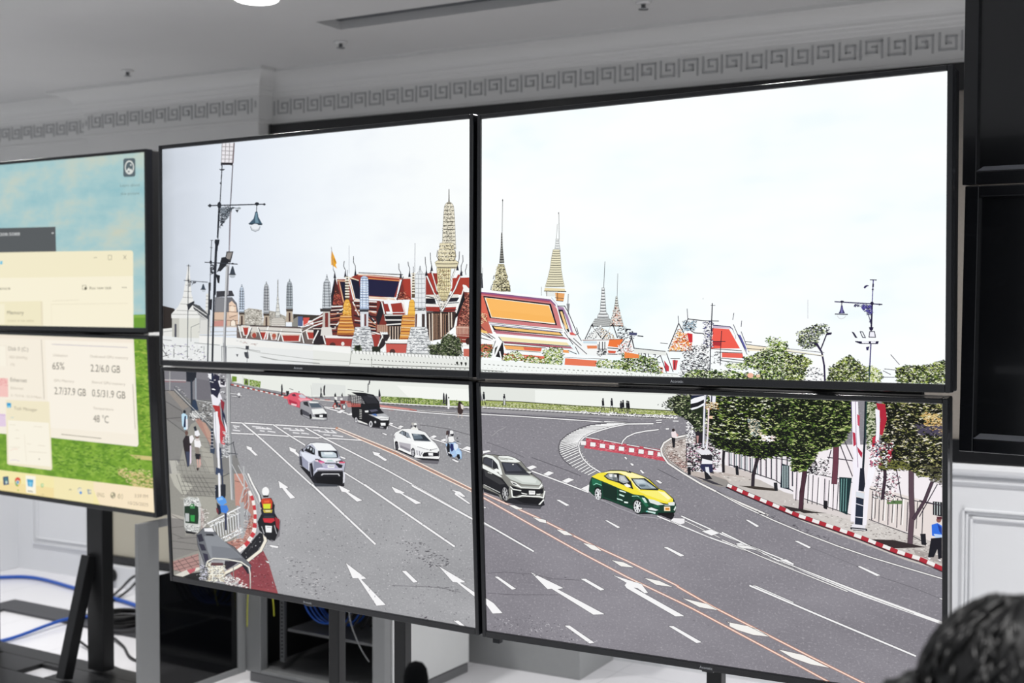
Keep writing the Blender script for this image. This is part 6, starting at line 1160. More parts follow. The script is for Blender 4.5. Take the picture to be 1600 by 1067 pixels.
P('#d2cbc6', '0,-30 1200,-30 1160,460 960,400 700,300 400,190 0,-10'); P('#ddd7d2', '400,130 660,150 960,260 960,290 760,280 560,215'); P('#b3aaa6', '1000,340 1160,380 1160,420 1010,370'); leaves('250,60 1150,250 1150,420 500,170', .025, [('#8d8582', 1), ('#f4f0ec', 1)], (2, 6), (.5, 1), 1, 157)
EL('pictured_kerb', 'BR', label='row of red and white kerb stones along the right footpath')
R('L'); mkl(2.6, '290,425 150,455 95,490 70,540 80,590 130,660 250,740 400,830 640,950 960,1090', '#f2efec', '#3f3d42', 1.4); mkl(1.0, '300,440 170,475 110,510 95,560 130,630 270,735', '#d9d3ce'); 
R('Z')
kx = [1138+336*(i/32)**1.12 for i in range(33)]; ky = np.interp(kx, [1138, 1160, 1200, 1250, 1300, 1350, 1400, 1440, 1474], [758, 768, 785, 806, 823, 841, 861, 874, 889])
Ln('#2c2a30', 8.4, [(x, y+1) for x, y in zip(kx, ky)])
for i in range(32): Ln('#b02c38' if i % 2 else '#f0eeec', 5.2+i*.06, [(kx[i], ky[i]), (kx[i+1], ky[i+1])])
Ln('#8c1f2c', 1.0, [(x, y+3.0) for x, y in zip(kx, ky)])
mkl(1.8, [(1120, 768), (1160, 790), (1210, 813), (1260, 834), (1310, 853), (1360, 870), (1420, 888), (1474, 904)], '#efedec', '#3c3a40', 1.4); leaves([(1180, 795), (1300, 840), (1300, 846), (1180, 802)], .05, [('#55525a', 1)], (3, 6), (.5, 1), 1, 158)
EL('pictured_fence', 'BR', label='black railing fence with pale garden behind')
R('L'); P('#efebee', '500,540 1334,560 1334,960 1100,900 900,800 700,740 500,730'); P('#cfc6c2', '560,660 830,740 830,780 600,740')
many('#1e2430', 1.6, [[(640+i*44, 560), (640+i*44, 680+i*14)] for i in range(16)]); many('#6c8088', 1.2, [[(655+i*44, 560), (655+i*44, 680+i*14)] for i in range(6)]); many('#8a5a78', .6, [[(632+i*44, 560), (632+i*44, 680+i*14)] for i in range(16)]); Ln('#22242c', 1.4, '640,670 1020,800 1334,990'); Ln('#2a2c36', 1.2, '600,560 1334,660'); P('#1e2a34', '1075,660 1140,680 1140,880 1065,860'); many('#c9dede', 1.0, [[(1085+i*14, 680), (1085+i*14, 860)] for i in range(4)]); P('#1b1c22', '1010,820 1040,820 1045,890 1015,890'); P('#1b1c22', '690,680 715,680 720,760 695,755')
cur['r'] = (1240, 610, 3.556)
P('#f3ecf0', '0,300 830,300 830,800 650,800 420,720 300,680 0,600'); P('#e6dcd8', '330,500 830,640 830,860 640,790 420,720 330,700'); P('#dad2d0', '60,600 330,690 330,720 60,650')
many('#22202c', 1.3, [[(x, y0), (x-6, y0+160)] for x, y0 in ((20, 450), (85, 465), (110, 470), (175, 490), (225, 505), (440, 560), (480, 570), (530, 585), (580, 600), (635, 620), (720, 650))]); many('#8c6a88', .5, [[(x+6, y0), (x, y0+160)] for x, y0 in ((20, 450), (85, 465), (175, 490), (440, 560), (530, 585), (635, 620))]); many('#1e1c28', 1.2, [[(x, 450+x*.24), (x-8, 600+x*.24)] for x in (50, 140, 200, 250, 330, 410, 460, 505, 555, 605, 665, 690)]); many('#ffffff', 1.1, [[(x+9, 452+x*.24), (x+1, 600+x*.24)] for x in (50, 85, 140, 200, 250, 440, 505, 555, 605)]); Ln('#2a2832', 1.3, '0,440 160,470 300,500 440,550 640,605 830,640'); Ln('#2a2832', 1.2, '60,600 200,650 320,690'); Ln('#2a2832', 1.2, '420,715 500,745 640,795 740,850')
P('#163034', '255,480 325,485 300,690 255,670'); many('#7fb0ac', 1.0, [[(268+i*14, 490), (262+i*14, 670)] for i in range(3)]); P('#17161c', '170,610 190,612 188,660 170,655'); P('#5c7a4a', '520,610 605,610 605,630 520,630'); P('#1c1b22', '705,795 735,795 738,860 712,855'); P('#17161c', '775,615 828,620 828,700 775,690'); many('#d8e2e2', 1.0, [[(785+i*14, 620), (785+i*14, 690)] for i in range(3)])
many('#3c3440', 1.6, [[(175, 460), (210, 330)], [(260, 300), (330, 480)], [(190, 370), (330, 390)], [(280, 270), (330, 380)], [(570, 420), (600, 600)], [(440, 440), (400, 650)], [(800, 520), (700, 700)], [(830, 640), (700, 610)], [(480, 460), (460, 560)]]); ell('#2a262c', 105, 420, 30, 40); ell('#c9c2c8', 110, 410, 12, 14); leaves('60,380 200,380 200,470 60,470', .15, [('#2a262c', 1), ('#ffffff', .8)], (2, 5), (.6, 1.2), 1, 159); leaves('460,430 600,470 560,620 440,600', .12, [('#2a2630', 1), ('#ffffff', .8), ('#b06a80', .3)], (2, 5), (.6, 1.2), 1, 160); P('#d8cfd4', '540,210 580,240 570,270 540,265')
EL('pictured_tuk_tuk', 'BR', label='parked three-wheeled vehicle and gate posts under the trees')
R('L'); many('#d8d4d8', 2.0, [[(300, 290), (300, 480)], [(330, 300), (325, 480)], [(290, 380), (350, 380)]]); leaves('280,290 350,290 350,490 280,490', .2, [('#2c2a34', 1.2), ('#ffffff', 1)], (1.5, 4), (.6, 1.2), 1, 161); P('#231f26', '355,370 425,370 420,520 360,500'); Ln('#c8ccd0', 1.6, '355,370 425,370'); P('#b48a86', '365,430 385,430 380,490 370,490')
leaves('280,490 500,500 560,560 560,660 500,740 300,720', .2, [('#1e1c24', 1.5), ('#f4f2f6', 1.3), ('#a8708c', .25)], (2, 6), (.7, 1.4), 1, 162); P('#e9e8ee', '355,550 470,545 500,580 410,590'); P('#232128', '400,590 500,590 500,640 410,640'); P('#f0f0f4', '415,620 500,640 500,665 410,665'); P('#2a2c4c', '400,665 500,665 505,730 440,740 400,700'); P('#e9ecf4', '440,690 470,690 480,790 450,770'); P('#18171d', '290,690 320,690 320,755 295,755'); P('#18171d', '430,720 460,740 500,790 440,795'); P('#3a3840', '330,760 480,800 600,850 500,830'); many('#1e1c24', 1.2, [[(285, 500), (280, 700)], [(285, 520), (420, 510)], [(290, 640), (400, 680)]])
P('#f0e2e4', '155,400 190,390 205,430 190,450 160,440'); ell('#2a2020', 173, 383, 12, 13); P('#1c1a20', '158,445 190,450 185,530 168,530'); P('#d8a8a4', '195,405 215,425 205,440')
leaves('200,640 290,650 290,740 260,720', .15, [('#d8b8b0', 1), ('#6a4a48', 1)], (2, 5), (.6, 1.2), 1, 163)
EL('pictured_trees', 'BR', label='row of dark green leafy trees with trunks along the right footpath')
R('L')
def trunk(col, w, s): Ln('#1a141a', w+1.2, s); Ln(col, w, s)
trunk('#2e262e', 4.2, '885,590 860,680 840,760 835,860'); trunk('#1f1a20', 3.2, '595,560 590,640 592,730'); P('#3c342e', '720,845 850,850 1020,870 1020,890 850,875'); trunk('#5c3040', 6.2, '1270,600 1268,760 1245,900 1238,1040'); P('#332b2a', '1080,1010 1240,1040 1334,1060 1160,1060')
for s, sd, dn in (('270,90 320,85 330,230 380,260 420,400 350,370 330,300 270,290 200,230 120,180 160,110', 170, .30), ):
    P('#1c2614', '200,95 420,95 420,360 350,360 280,290 180,240 170,130'); leaves(s, dn, [('#0f140e', 1), ('#4a5a34', .8), ('#b8bf98', .35)], (2, 6), (.8, 1.6), 2, sd); leaves('60,160 180,110 200,240 120,210', .12, [('#1a2014', 1)], (2, 6), (.7, 1.3), 2, 171)
P('#1f2a16', '470,110 1334,125 1334,600 1240,600 1100,560 950,600 830,590 700,560 520,500 480,420 470,250')
leaves('460,105 1334,120 1334,600 1240,600 1100,575 950,600 830,590 700,560 520,510 480,420 460,250', .34, [('#10160d', 1.3), ('#3a5320', 1.1), ('#738d38', .85), ('#bcc77c', .45), ('#efefdc', .22)], (4, 11), (1.0, 2.1), 2.2, 172)
leaves('480,420 700,470 900,500 1100,480 1240,520 1240,640 1100,590 950,610 820,600 700,565 520,515', .22, [('#0b0f0a', 1.6), ('#5d752f', .5)], (3, 9), (.9, 1.9), 2.5, 185); leaves('1000,130 1334,130 1334,420 1150,500 1000,330', .20, [('#0a0e0a', 1.5), ('#4f6a2a', .4), ('#c4cc8c', .18)], (3, 9), (.9, 1.9), 2, 186)
leaves('800,290 900,300 900,440 830,420', .25, [('#cfe0dc', 1), ('#e8dcc0', 1), ('#2a3a34', .8)], (2, 6), (.8, 1.5), 1, 173); leaves('910,420 1020,430 1020,470 930,470', .2, [('#f0d8d4', 1), ('#ffffff', 1)], (2, 6), (.8, 1.5), 1, 174)
leaves('1080,250 1334,330 1334,640 1220,620 1100,450', .22, [('#0a0e0a', 1.6), ('#5c7434', .6)], (2.5, 7), (.9, 1.8), 1, 175)
cur['r'] = (1240, 610, 3.556)
trunk('#4a2c38', 6.0, '65,330 62,460 50,560 42,650'); P('#2e2826', '0,655 60,665 190,680 60,680'); trunk('#6a3a48', 8.0, '238,310 235,400 228,510'); trunk('#3a2a36', 4.0, '505,320 510,480 495,600'); trunk('#5a4650', 7.5, '655,380 655,560 660,680 648,850'); trunk('#4c3a46', 4.5, '770,510 730,610 670,710'); P('#33292a', '430,825 560,830 650,850 740,870 560,875')
P('#1b2416', '0,45 310,50 320,200 260,290 120,340 60,440 0,430')
leaves('0,40 315,48 320,200 260,300 140,330 70,440 0,440', .36, [('#10160d', 1.4), ('#3a5320', 1.1), ('#6c8838', .85), ('#bcc684', .42)], (4, 10), (1.0, 2.0), 1.5, 176)
P('#20281a', '410,60 460,65 455,230 420,330 405,200'); P('#1d2418', '500,70 830,80 830,470 720,480 640,430 520,400 480,430 500,250')
leaves('500,65 830,80 830,480 700,470 640,420 480,430 500,260', .36, [('#11130d', 1.4), ('#3d4620', 1.0), ('#727a3c', .8), ('#bdb67a', .45), ('#ece5d5', .25)], (4, 10), (1.0, 2.0), 1.5, 177); leaves('720,120 830,140 830,240 740,210', .12, [('#c9a05a', 1), ('#e0c890', 1)], (2, 6), (.8, 1.5), 1, 178); leaves('690,190 830,200 830,250 700,240', .2, [('#4a4458', 1)], (3, 8), (1, 2), 1, 179); leaves('410,60 460,65 450,260 410,330', .35, [('#0e140c', 1.2), ('#4c6030', .8), ('#c8ccb0', .5)], (2, 6), (.8, 1.5), 1, 180); leaves('480,380 640,400 660,440 480,440', .3, [('#14180e', 1.3), ('#74763c', .6)], (3, 7), (.8, 1.5), 1.5, 181); leaves('720,400 830,430 830,530 760,490', .25, [('#120f14', 1.2), ('#5c5c3c', .5)], (3, 7), (.8, 1.6), 1.5, 182)
EL('pictured_flags', 'BR', label='striped flag and draped cloth strips beside the trees')
R('L'); P('#16203a', '325,95 435,90 440,160 380,190 318,210 318,140'); P('#f4f5fa', '320,130 350,115 430,95 435,125 380,150 320,165'); P('#f4f5fa', '315,205 350,190 440,150 442,170 380,200 330,215'); P('#17171f', '318,165 380,150 438,125 440,150 380,185 318,200')
Ln('#e8e8f0', 2.6, '440,95 430,300 425,520'); Ln('#2f3a5c', 1.0, '448,95 440,300'); P('#f0f0f8', '475,95 530,100 525,160 510,170 485,160'); P('#1e2240', '490,95 500,100 498,150 488,150'); leaves('445,150 540,150 545,210 450,210', .3, [('#b8863c', 1), ('#3a2a22', .8), ('#f4ead0', .6)], (2, 5), (.7, 1.3), .8, 183); Ln('#f2dfe4', 2.2, '470,200 465,360 455,540'); P('#f0c8a8', '470,265 505,265 500,290 480,285'); Ln('#e8e8f0', 2.2, '460,440 450,540'); many('#2a2c34', 1.0, [[(480, 460), (530, 560)]])
EL('pictured_cloth_strips', 'BR', label='red and white cloth strips hanging beside the lamp post')
cur['r'] = (1240, 610, 3.556)
Ln('#5c4a78', 1.2, '322,60 330,260'); P('#f6f2fa', '325,60 360,62 365,200 375,330 390,400 370,480 345,440 330,300'); P('#b8324a', '330,230 345,235 350,300 335,310'); P('#b02a44', '355,310 385,345 380,375 360,340'); P('#c84a60', '355,130 370,140 368,200 358,190'); Ln('#7c5a86', .8, '345,60 350,250 360,430'); P('#f4f0fa', '330,380 395,480 400,560 350,560 335,480') 
P('#b02438', '460,70 510,75 520,160 495,250 475,240 485,160'); P('#f6f4fc', '455,100 480,110 480,230 470,330 455,320 462,200'); P('#c22c40', '440,260 458,250 452,310 436,330'); P('#f8f6fc', '430,330 480,320 470,380 440,500 400,600 410,480'); P('#2a2c54', '455,290 480,300 482,350 460,370'); P('#b86a84', '425,385 445,390 440,420 428,415'); P('#b02438', '525,330 545,330 545,370 525,390'); leaves('420,280 560,290 540,420 430,420', .08, [('#2a2030', 1), ('#c04a60', .7), ('#ffffff', .8)], (2, 6), (.8, 1.6), 1, 184)
EL('pictured_lamp_post', 'BR', label='dark green lamp post with pale wrapped base on the footpath')
Ln('#f4f0f8', 6, '340,480 330,720'); Ln('#f4f0f8', 7, '415,500 395,740'); Ln('#18222a', 3.4, '403,60 398,260 388,440 382,520'); Ln('#24463e', 1.2, '408,60 403,260'); P('#1c1f2e', '372,430 394,430 400,520 392,560 362,555 366,500'); P('#d8dde6', '350,560 395,570 395,600 348,585'); P('#222a3c', '350,590 392,600 385,750 342,745'); Ln('#e9e6f2', 1.4, '348,590 340,745'); many('#e4e2ee', 1.2, [[(345, 625), (392, 640)], [(344, 700), (388, 705)]]); P('#e9e7ee', '330,740 400,748 402,765 322,760'); P('#20222c', '318,757 410,766 412,778 340,775 318,768'); P('#e4e2e6', '325,765 405,772 400,776 330,770')
EL('pictured_person', 'BR', label='person in a blue top and dark trousers at the right edge of the footpath')
P('#2f6fe0', '768,745 800,735 825,750 826,800 800,812 770,805'); P('#1b3f9a', '800,740 825,760 825,800 810,780'); P('#bcd4f4', '780,795 826,800 826,825 790,820'); P('#17161f', '765,820 826,815 828,930 805,935 800,880 780,925 748,925'); ell('#8a5a50', 808, 718, 14, 15); P('#5c2a34', '795,700 826,700 826,715 800,715'); P('#f0eef2', '745,925 765,930 755,938'); P('#f0eef2', '800,935 822,940 815,948')
EL('pictured_grey_suv', 'BR', label='dark grey car cut by the left edge, facing right')
R('U')
P('#26262b', '130,640 160,760 400,840 480,920 700,960 1020,985 1080,960 1060,880 500,760'); P('#4c4c52', '560,940 1040,980 1010,1020 700,1000')
PO('#85857f', '125,230 160,190 280,195 400,215 520,215 620,245 720,300 800,400 900,500 1020,590 1060,700 1080,830 1060,880 1000,950 900,900 600,850 540,860 500,900 420,880 380,800 130,690', '#1f1f22', 1.4)
P('#eef2ee', '130,235 190,195 290,215 380,290 420,420 440,500 400,500 330,350 280,260 200,230'); P('#2a2b30', '150,240 190,230 290,260 360,340 390,440 330,420 140,330'); P('#44464e', '160,260 200,240 290,280 290,390 150,320'); Ln('#8a8d92', .8, '290,265 285,400'); P('#f1f4f0', '135,340 330,440 440,540 400,530 130,400'); P('#f6f8f4', '310,420 350,405 400,430 405,460 340,455')
P('#eff2ee', '390,215 520,215 620,245 715,305 640,315 420,300 370,240'); many('#77796f', .9, [[(380, 240), (600, 270)], [(400, 260), (520, 275)]]); P('#2f3138', '420,310 680,325 860,505 480,490'); P('#454852', '440,320 640,330 740,440 500,450'); ell('#e8e8e4', 600, 345, 14, 6); P('#4a4c52', '480,470 840,490 860,510 490,498')
P('#c9cfc9', '480,500 880,515 960,560 1030,620 1000,660 740,640 560,570'); P('#dce1dc', '600,530 860,530 960,580 940,630 740,610'); P('#1e1e22', '140,400 440,560 540,690 530,780 400,800 140,650'); P('#3a3a3c', '160,420 400,560 480,640 400,650 180,520'); many('#d8dad6', 1.0, [[(220, 465), (280, 485)], [(160, 650), (400, 770)]])
P('#f3f5f1', '555,590 640,620 700,665 1000,680 1040,630 1050,670 1000,715 720,700 600,650'); P('#2d2d32', '580,615 640,635 665,660 610,645'); P('#aeb2ad', '700,665 1000,680 990,700 730,690'); P('#17171b', '560,660 720,710 1000,720 1055,700 1060,780 1000,800 840,830 680,800 600,760'); P('#1a1a1e', '580,790 610,740 720,750 730,790 660,820 600,830'); Ln('#f1f3ef', 2.0, '575,730 590,830 650,850 740,815 840,825 1000,830 1060,850 1080,750'); Ln('#f1f3ef', 1.6, '560,680 600,720 720,740'); P('#f4f5f4', '840,740 935,745 935,800 842,800'); many('#5c5c60', .7, [[(855, 760), (920, 765)]]); P('#f1f3ef', '720,770 820,790 810,800 740,790'); P('#e4e6e2', '950,790 1020,785 1010,805 960,805'); P('#101014', '600,850 840,835 1060,860 1000,950 760,930'); P('#f1f3ef', '985,950 1060,870 1075,880 1010,955')
P('#131317', '420,700 470,660 530,700 545,800 500,900 440,880 415,800'); ell('#8c8c8e', 482, 790, 42, 102, 16, -.12); ell('#1a1a1e', 482, 790, 32, 86, 16, -.12); many('#c9cacb', 1.1, [[(470, 700), (500, 880)], [(440, 790), (525, 790)], [(455, 740), (512, 850)], [(510, 730), (452, 850)]]); P('#d9dbd7', '800,455 860,450 885,480 870,490'); P('#1a1a1e', '850,480 885,470 890,500')
EL('pictured_taxi', 'BR', label='yellow and green taxi')
R('X')
P('#15151a', '190,560 330,580 800,730 870,830 1180,830 1400,920 1440,850 1430,820'); P('#5b5a62', '240,610 600,740 870,840 1200,900 1100,880 800,830') 
P('#f3f1f2', '0,430 100,370 130,480 180,540 100,500'); mkl(1.2, '100,490 200,560 560,730 900,860 1240,900', '#a8a6ac', '#7c7a80', .6)
PO('#12402e', '120,340 150,260 300,190 440,150 600,150 780,180 950,240 1060,300 1200,440 1270,460 1420,590 1460,680 1450,790 1400,850 1180,840 960,800 900,820 800,760 330,580 290,590 190,540 110,470', '#17181a', 1.4)
P('#f6e53e', '145,245 250,190 330,180 440,155 600,155 780,180 950,240 1050,300 1200,440 1280,465 1420,595 1420,640 1330,670 1180,640 1040,600 960,540 800,520 560,420 400,350 250,290'); P('#fdf6b4', '330,180 440,158 600,158 780,185 940,240 1040,300 760,260 700,240 600,190 430,190'); P('#faf07a', '820,440 900,470 1180,465 1300,500 1390,590 1330,640 1200,600 1000,530'); P('#fdf8c0', '1180,470 1290,490 1390,580 1340,600')
P('#1d1f1e', '335,235 400,190 560,190 680,230 760,320 800,440 740,420 560,340 400,290'); P('#9aa0a2', '360,235 410,200 480,200 540,230 560,320 420,280'); P('#f0f0ee', '420,205 470,205 470,250 430,250'); P('#efefec', '500,210 540,215 540,250 510,250'); P('#6c7274', '470,250 540,260 545,320 480,300'); P('#a9aeb2', '580,215 660,230 730,330 650,350 570,310'); P('#c9cdcf', '590,240 640,240 700,320 600,300'); Ln('#141615', 1.4, '555,200 560,335'); P('#f7f7f2', '650,370 700,350 750,380 760,410 700,410'); P('#141615', '750,270 800,440 780,440')
P('#23282a', '745,270 980,268 1200,440 1180,460 900,445 830,380'); P('#aebcc4', '790,285 960,290 1160,430 920,430 850,370'); P('#c8d4da', '830,290 930,290 1000,340 870,350'); P('#8b9aa2', '880,360 1020,370 1080,420 920,420'); ell('#5f7078', 940, 385, 50, 18); P('#f3eaa0', '745,255 760,250 900,262 880,272'); Ln('#fdf6b4', 1.6, '740,260 830,385 900,450')
P('#0e2a20', '310,340 540,420 560,640 330,560'); P('#0f3023', '555,430 790,530 790,700 560,640'); Ln('#1c5a40', .9, '555,430 560,640'); Ln('#1e6044', 1.0, '180,380 220,350 290,370'); P('#1f6b4c', '150,270 300,320 310,390 230,350 160,380'); Ln('#8fd8bc', 1.1, '180,375 220,350 300,380'); Ln('#a8e0c8', 1.0, '780,550 860,545 950,600')
P('#dff3ea', '580,450 680,480 685,500 585,472'); P('#cdeee2', '580,510 660,540 655,560 582,535'); P('#cdeee2', '540,580 620,600 640,625 550,600'); P('#e6f6ef', '655,630 720,640 715,662 660,655'); 
P('#1f6b4c', '880,560 960,580 1000,640 1040,700 1000,720 940,640'); P('#cfe9df', '930,570 980,580 1020,650 980,650'); P('#dfe6e2', '1030,590 1130,610 1230,650 1300,680 1180,690 1060,650'); P('#1c5c42', '1110,690 1220,690 1230,720 1130,730'); P('#e9ede9', '1340,650 1440,640 1450,680 1360,700'); P('#153a2b', '1200,690 1450,690 1440,790 1240,790'); Ln('#d8e6e0', 1.2, '1190,640 1300,690 1440,690'); P('#1b1b1c', '1200,640 1300,665 1330,680 1280,682')
P('#e9eef0', '1030,740 1080,725 1190,765 1150,780 1040,760'); Ln('#6ad0c8', 1.4, '1000,785 1060,800 1140,820'); P('#cfe8e2', '1010,775 1150,800 1140,825 1030,800'); P('#fbe9cc', '1280,712 1375,712 1378,782 1282,780'); P('#e8a040', '1298,730 1365,730 1365,768 1300,768'); Ln('#8c5a20', .8, '1310,748 1355,748'); P('#0a0a0c', '1180,810 1440,800 1400,850 1200,850')
P('#0d0e10', '190,470 200,420 250,400 300,440 310,540 290,600 230,600 195,540'); ell('#c8cacc', 248, 520, 48, 90, 18, -.1); ell('#17181a', 250, 520, 36, 74, 18, -.1); many('#dfe1e3', 1.6, [[(250, 440), (255, 600)], [(205, 530), (295, 510)], [(225, 460), (280, 580)], [(285, 455), (220, 585)]]); ell('#f4f4f4', 250, 522, 10, 16)
P('#0d0e10', '790,660 830,600 900,600 930,700 910,800 860,830 800,780'); ell('#c8cacc', 862, 715, 54, 98, 18, -.1); ell('#17181a', 865, 713, 42, 82, 18, -.1); many('#e4e6e8', 1.7, [[(862, 630), (868, 800)], [(812, 730), (915, 700)], [(830, 650), (900, 780)], [(905, 650), (828, 785)]]); ell('#f6f6f6', 864, 715, 12, 18)
P('#1b1b1d', '680,150 700,160 740,155 775,175 760,188 700,178'); ell('#d8d0a8', 720, 160, 10, 6); P('#dfe9e4', '1430,760 1460,700 1468,730 1445,780'); mk('1380,930 1430,890 1600,900 1600,970 1540,990', '#f1eff1', '#6c6a70', 1.0)

# ---------------- desktop screens
EL('desktop_windows', 'WT', label='open computer windows and desktop icon')
R('P')
P('#6b9a30', '735,948 830,946 830,1030 735,1030'); P('#83ad42', '745,950 820,950 820,965 745,965')
P('#54585a', '-300,474 308,460 312,600 -300,612'); 
P('#f1e9c9', '-300,608 312,597 725,591 735,594 740,604 742,1040 -300,1040'); P('#f6efd6', '-300,748 740,734 742,1040 -300,1040'); P('#efe7c6', '-300,880 232,872 235,1040 -300,1040'); P('#f4edd2', '-300,892 26,888 26,1002 -300,1004'); P('#e6dcc0', '225,875 236,875 240,1020 230,1020')
Ln('#d8cfb4', .5, '285,890 710,886'); Ln('#d3cab0', .5, '290,872 440,866'); Ln('#e3d9be', .4, '286,892 288,1015'); 
txt('51:1.208:5088', -60, 512, 110, 508, 17, '#d9dcdc'); txt('x', 286, 499, 300, 498, 12, '#e8eaea', True)
P('#7cc4dc', '0,650 14,650 14,668 0,670'); Ln('#8c8774', .7, '522,632 538,631'); Ln('#8c8774', .6, '602,618 620,618 620,642 602,642', True); Ln('#8c8774', .7, '686,618 702,640'); Ln('#8c8774', .7, '702,618 686,640')
txt('Performance', -120, 812, 58, 809, 17, '#7d7866'); Ln('#8a8472', .7, '458,785 478,785 478,808 458,808', True); ell('#55523f', 476, 802, 7, 9)
txt('Run new task', 498, 808, 620, 806, 17, '#6f6a58'); 
for x in (681, 691, 701): ell('#6f6a58', x, 797, 3, 3)
txt('Memory', 40, 946, 132, 947, 21, '#7a7462'); txt('12.8/31.9 GB (40%)', 42, 988, 188, 988, 11, '#c3b995')
P('#56646a', [(685+a*67, 80+b*102) for a, b in ((.12, 0), (.88, -.02), (1, .06), (1, .92), (.9, .99), (.12, 1.01), (0, .94), (0, .08))]); ell('#d9dcd8', 719, 130, 26, 39, 24); ell('#56646a', 719, 130, 20, 31, 24); P('#d9dcd8', '700,152 716,130 724,142 729,136 739,154 732,162 706,164'); ell('#d9dcd8', 727, 116, 4, 6); P('#56646a', '708,156 716,146 722,158')
txt('Learn about', 668, 238, 778, 234, 16, '#7b8f8e'); txt('this picture', 670, 284, 774, 280, 16, '#7b8f8e')
EL('desktop_windows', 'WB', label='open computer windows with figures 65%, 2.7/37.9 GB and taskbar')
R('Q')
P('#c9b779', '650,790 720,800 800,820 860,850 870,905 740,890 720,850 660,830'); P('#cfc07f', '720,712 845,722 848,745 760,738'); leaves('640,780 860,800 860,900 720,880', .08, [('#6d9428', 1.2), ('#e0cf98', 1)], (2, 6), (.8, 1.6), 1, 200); leaves('745,80 860,100 870,700 780,660', .03, [('#557f1e', 1), ('#a5bd4c', 1)], (3, 8), (.8, 1.6), 1, 201); leaves('300,640 760,680 850,880 300,810', .03, [('#4f7b20', 1), ('#93b94a', 1)], (3, 8), (.8, 1.6), 1, 202)
P('#f4ecdc', '-300,30 743,68 770,655 762,668 288,618 -300,570'); P('#f7f0e2', '250,75 735,95 750,600 270,560'); P('#f1e6d6', '-300,30 743,68 744,90 -300,55')
Ln('#a89fb0', .8, '290,99 710,117'); Ln('#c5bcae', 1.2, '230,75 246,404'); Ln('#b3ab9e', .9, '738,320 751,570'); Ln('#8f8879', 1.0, '342,599 562,622')
P('#f6f0e0', '-300,90 30,105 38,222 -300,210'); Ln('#ddd2c0', .4, '-100,100 34,108 38,222'); P('#f3c4bd', '-300,280 44,288 46,392 -300,380'); leaves('0,288 44,290 44,330 0,325', .15, [('#e39a9a', 1)], (2, 6), (.6, 1.2), .5, 203); P('#e2cde2', '-300,480 30,486 34,556 -300,548'); Ln('#b890c0', .6, '0,490 30,494')
txt('Utilization', 296, 166, 375, 169, 14, '#b3a898'); txt('65%', 292, 238, 358, 240, 40, '#6c6459'); txt('Dedicated GPU memory', 502, 172, 712, 182, 14, '#b3a898'); txt('2.2/6.0 GB', 504, 250, 668, 258, 40, '#6c6459')
txt('GPU Memory', 300, 306, 412, 312, 14, '#b3a898'); txt('2.7/37.9 GB', 303, 376, 478, 387, 40, '#6c6459'); txt('Shared GPU memory', 510, 315, 697, 328, 14, '#b3a898'); txt('0.5/31.9 GB', 512, 388, 697, 402, 40, '#6c6459'); txt('Temperature', 518, 460, 630, 468, 14, '#b3a898'); txt('48 °C', 519, 530, 604, 537, 40, '#6c6459')
txt('Disk 0 (C:)', 46, 133, 158, 138, 22, '#857d6f'); txt('SSD (NVMe)', 52, 176, 152, 182, 14, '#b9ae9c'); txt('1%', 60, 218, 82, 219, 14, '#b9ae9c'); txt('Ethernet', 58, 306, 150, 311, 22, '#7a7265'); txt('Ethernet', 60, 348, 130, 352, 14, '#b9ae9c'); txt('S: 72.0 R: 32.0 Mbps', 62, 388, 232, 400, 12, '#bfb4a2')
P('#efe6c8', '33,408 274,418 283,612 291,790 284,799 48,768 40,760'); P('#f7f1e0', '44,520 272,535 284,780 50,758'); P('#3a9fd0', '37,424 62,425 62,450 40,451'); P('#8fd0e8', '42,440 58,440 56,452 44,452'); txt('Task Manager', 78, 462, 208, 472, 18, '#a39a84')
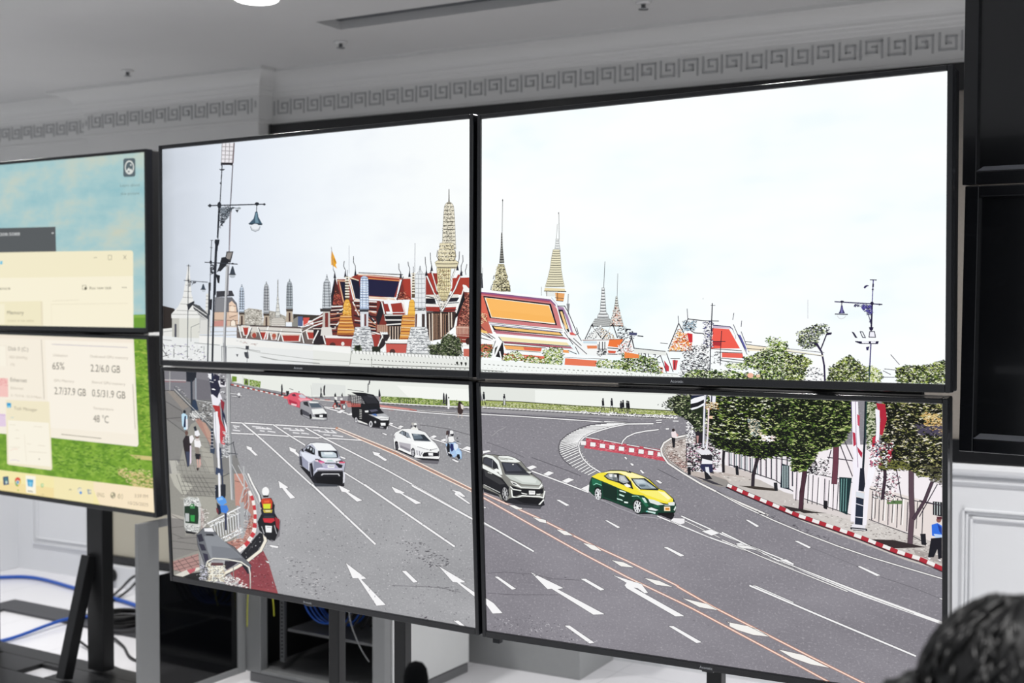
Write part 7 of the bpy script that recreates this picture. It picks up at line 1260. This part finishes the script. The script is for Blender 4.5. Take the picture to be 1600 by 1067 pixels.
many('#cfc4b0', .5, [[(55, 545), (85, 547)], [(190, 555), (235, 558)], [(85, 575), (105, 577)], [(85, 620), (108, 622)], [(150, 650), (172, 653)], [(212, 660), (250, 664)], [(160, 695), (258, 702)], [(55, 670), (110, 672)]]); many('#e8b8a8', .5, [[(58, 690), (75, 680), (100, 682)]]); many('#b8a8d0', .5, [[(58, 745), (80, 740), (108, 748)]]); Ln('#d8cdb8', .4, '135,600 148,750'); ell('#a8a090', 218, 737, 4, 4); Ln('#8ec0d4', .8, '62,505 75,506'); 
P('#f3e7ac', '-300,745 0,797 858,902 862,1045 -300,880'); P('#f1dda0', '-300,790 0,860 400,910 400,985 -300,890'); P('#f6e4c4', '500,860 858,903 862,1045 560,1000'); P('#f2e6b4', '300,835 520,862 520,990 300,960')
P('#2c4a70', '16,836 46,832 50,878 20,882'); P('#4f8088', '24,842 40,840 42,862 28,864'); P('#cfe0d0', '30,860 40,858 42,872 32,874')
ell('#d94f3c', 99, 856, 16, 18, 20); P('#3f9c4a', '82,858 96,866 100,890 88,882'); P('#e9bf3c', '100,890 116,868 114,852 100,866'); ell('#f4efd8', 99, 866, 10, 12, 18); ell('#5a9ac8', 99, 866, 7, 9, 18)
P('#f8f3e0', '142,826 198,832 200,930 146,922'); P('#3b9cc8', '150,848 186,852 182,892 156,888'); P('#7cc4e4', '158,862 180,864 176,890 162,888'); Ln('#8c8470', 1.2, '156,914 182,918'); ell('#9cc88a', 235, 883, 8, 12); ell('#e8efc8', 236, 882, 4, 6); ell('#b8c860', 101, 910, 5, 5); Ln('#a8a070', .6, '230,932 244,934')
Ln('#9a9478', .8, '384,910 390,902 397,910'); ell('#e9e4cc', 443, 910, 13, 16); ell('#4a90d8', 449, 924, 7, 8); Ln('#98a0a0', .8, '432,905 440,896 452,898'); P('#98a4ac', '484,904 506,908 508,930 490,932'); ell('#e4dcc0', 500, 918, 7, 8); txt('ENG', 540, 944, 580, 949, 22, '#a59a78'); ell('#9c947c', 628, 938, 14, 18, 18); ell('#e8dcb8', 624, 932, 6, 7); ell('#e8dcb8', 632, 948, 4, 5); Ln('#a59a78', .8, '655,940 664,930 664,955 655,948', True); many('#a59a78', .6, [[(670, 935), (674, 944), (670, 954)], [(678, 930), (684, 945), (678, 960)]])
txt('3:59 PM', 748, 950, 822, 955, 20, '#a8967c'); txt('10/25/2025', 712, 988, 824, 1000, 18, '#a8967c')
flush()
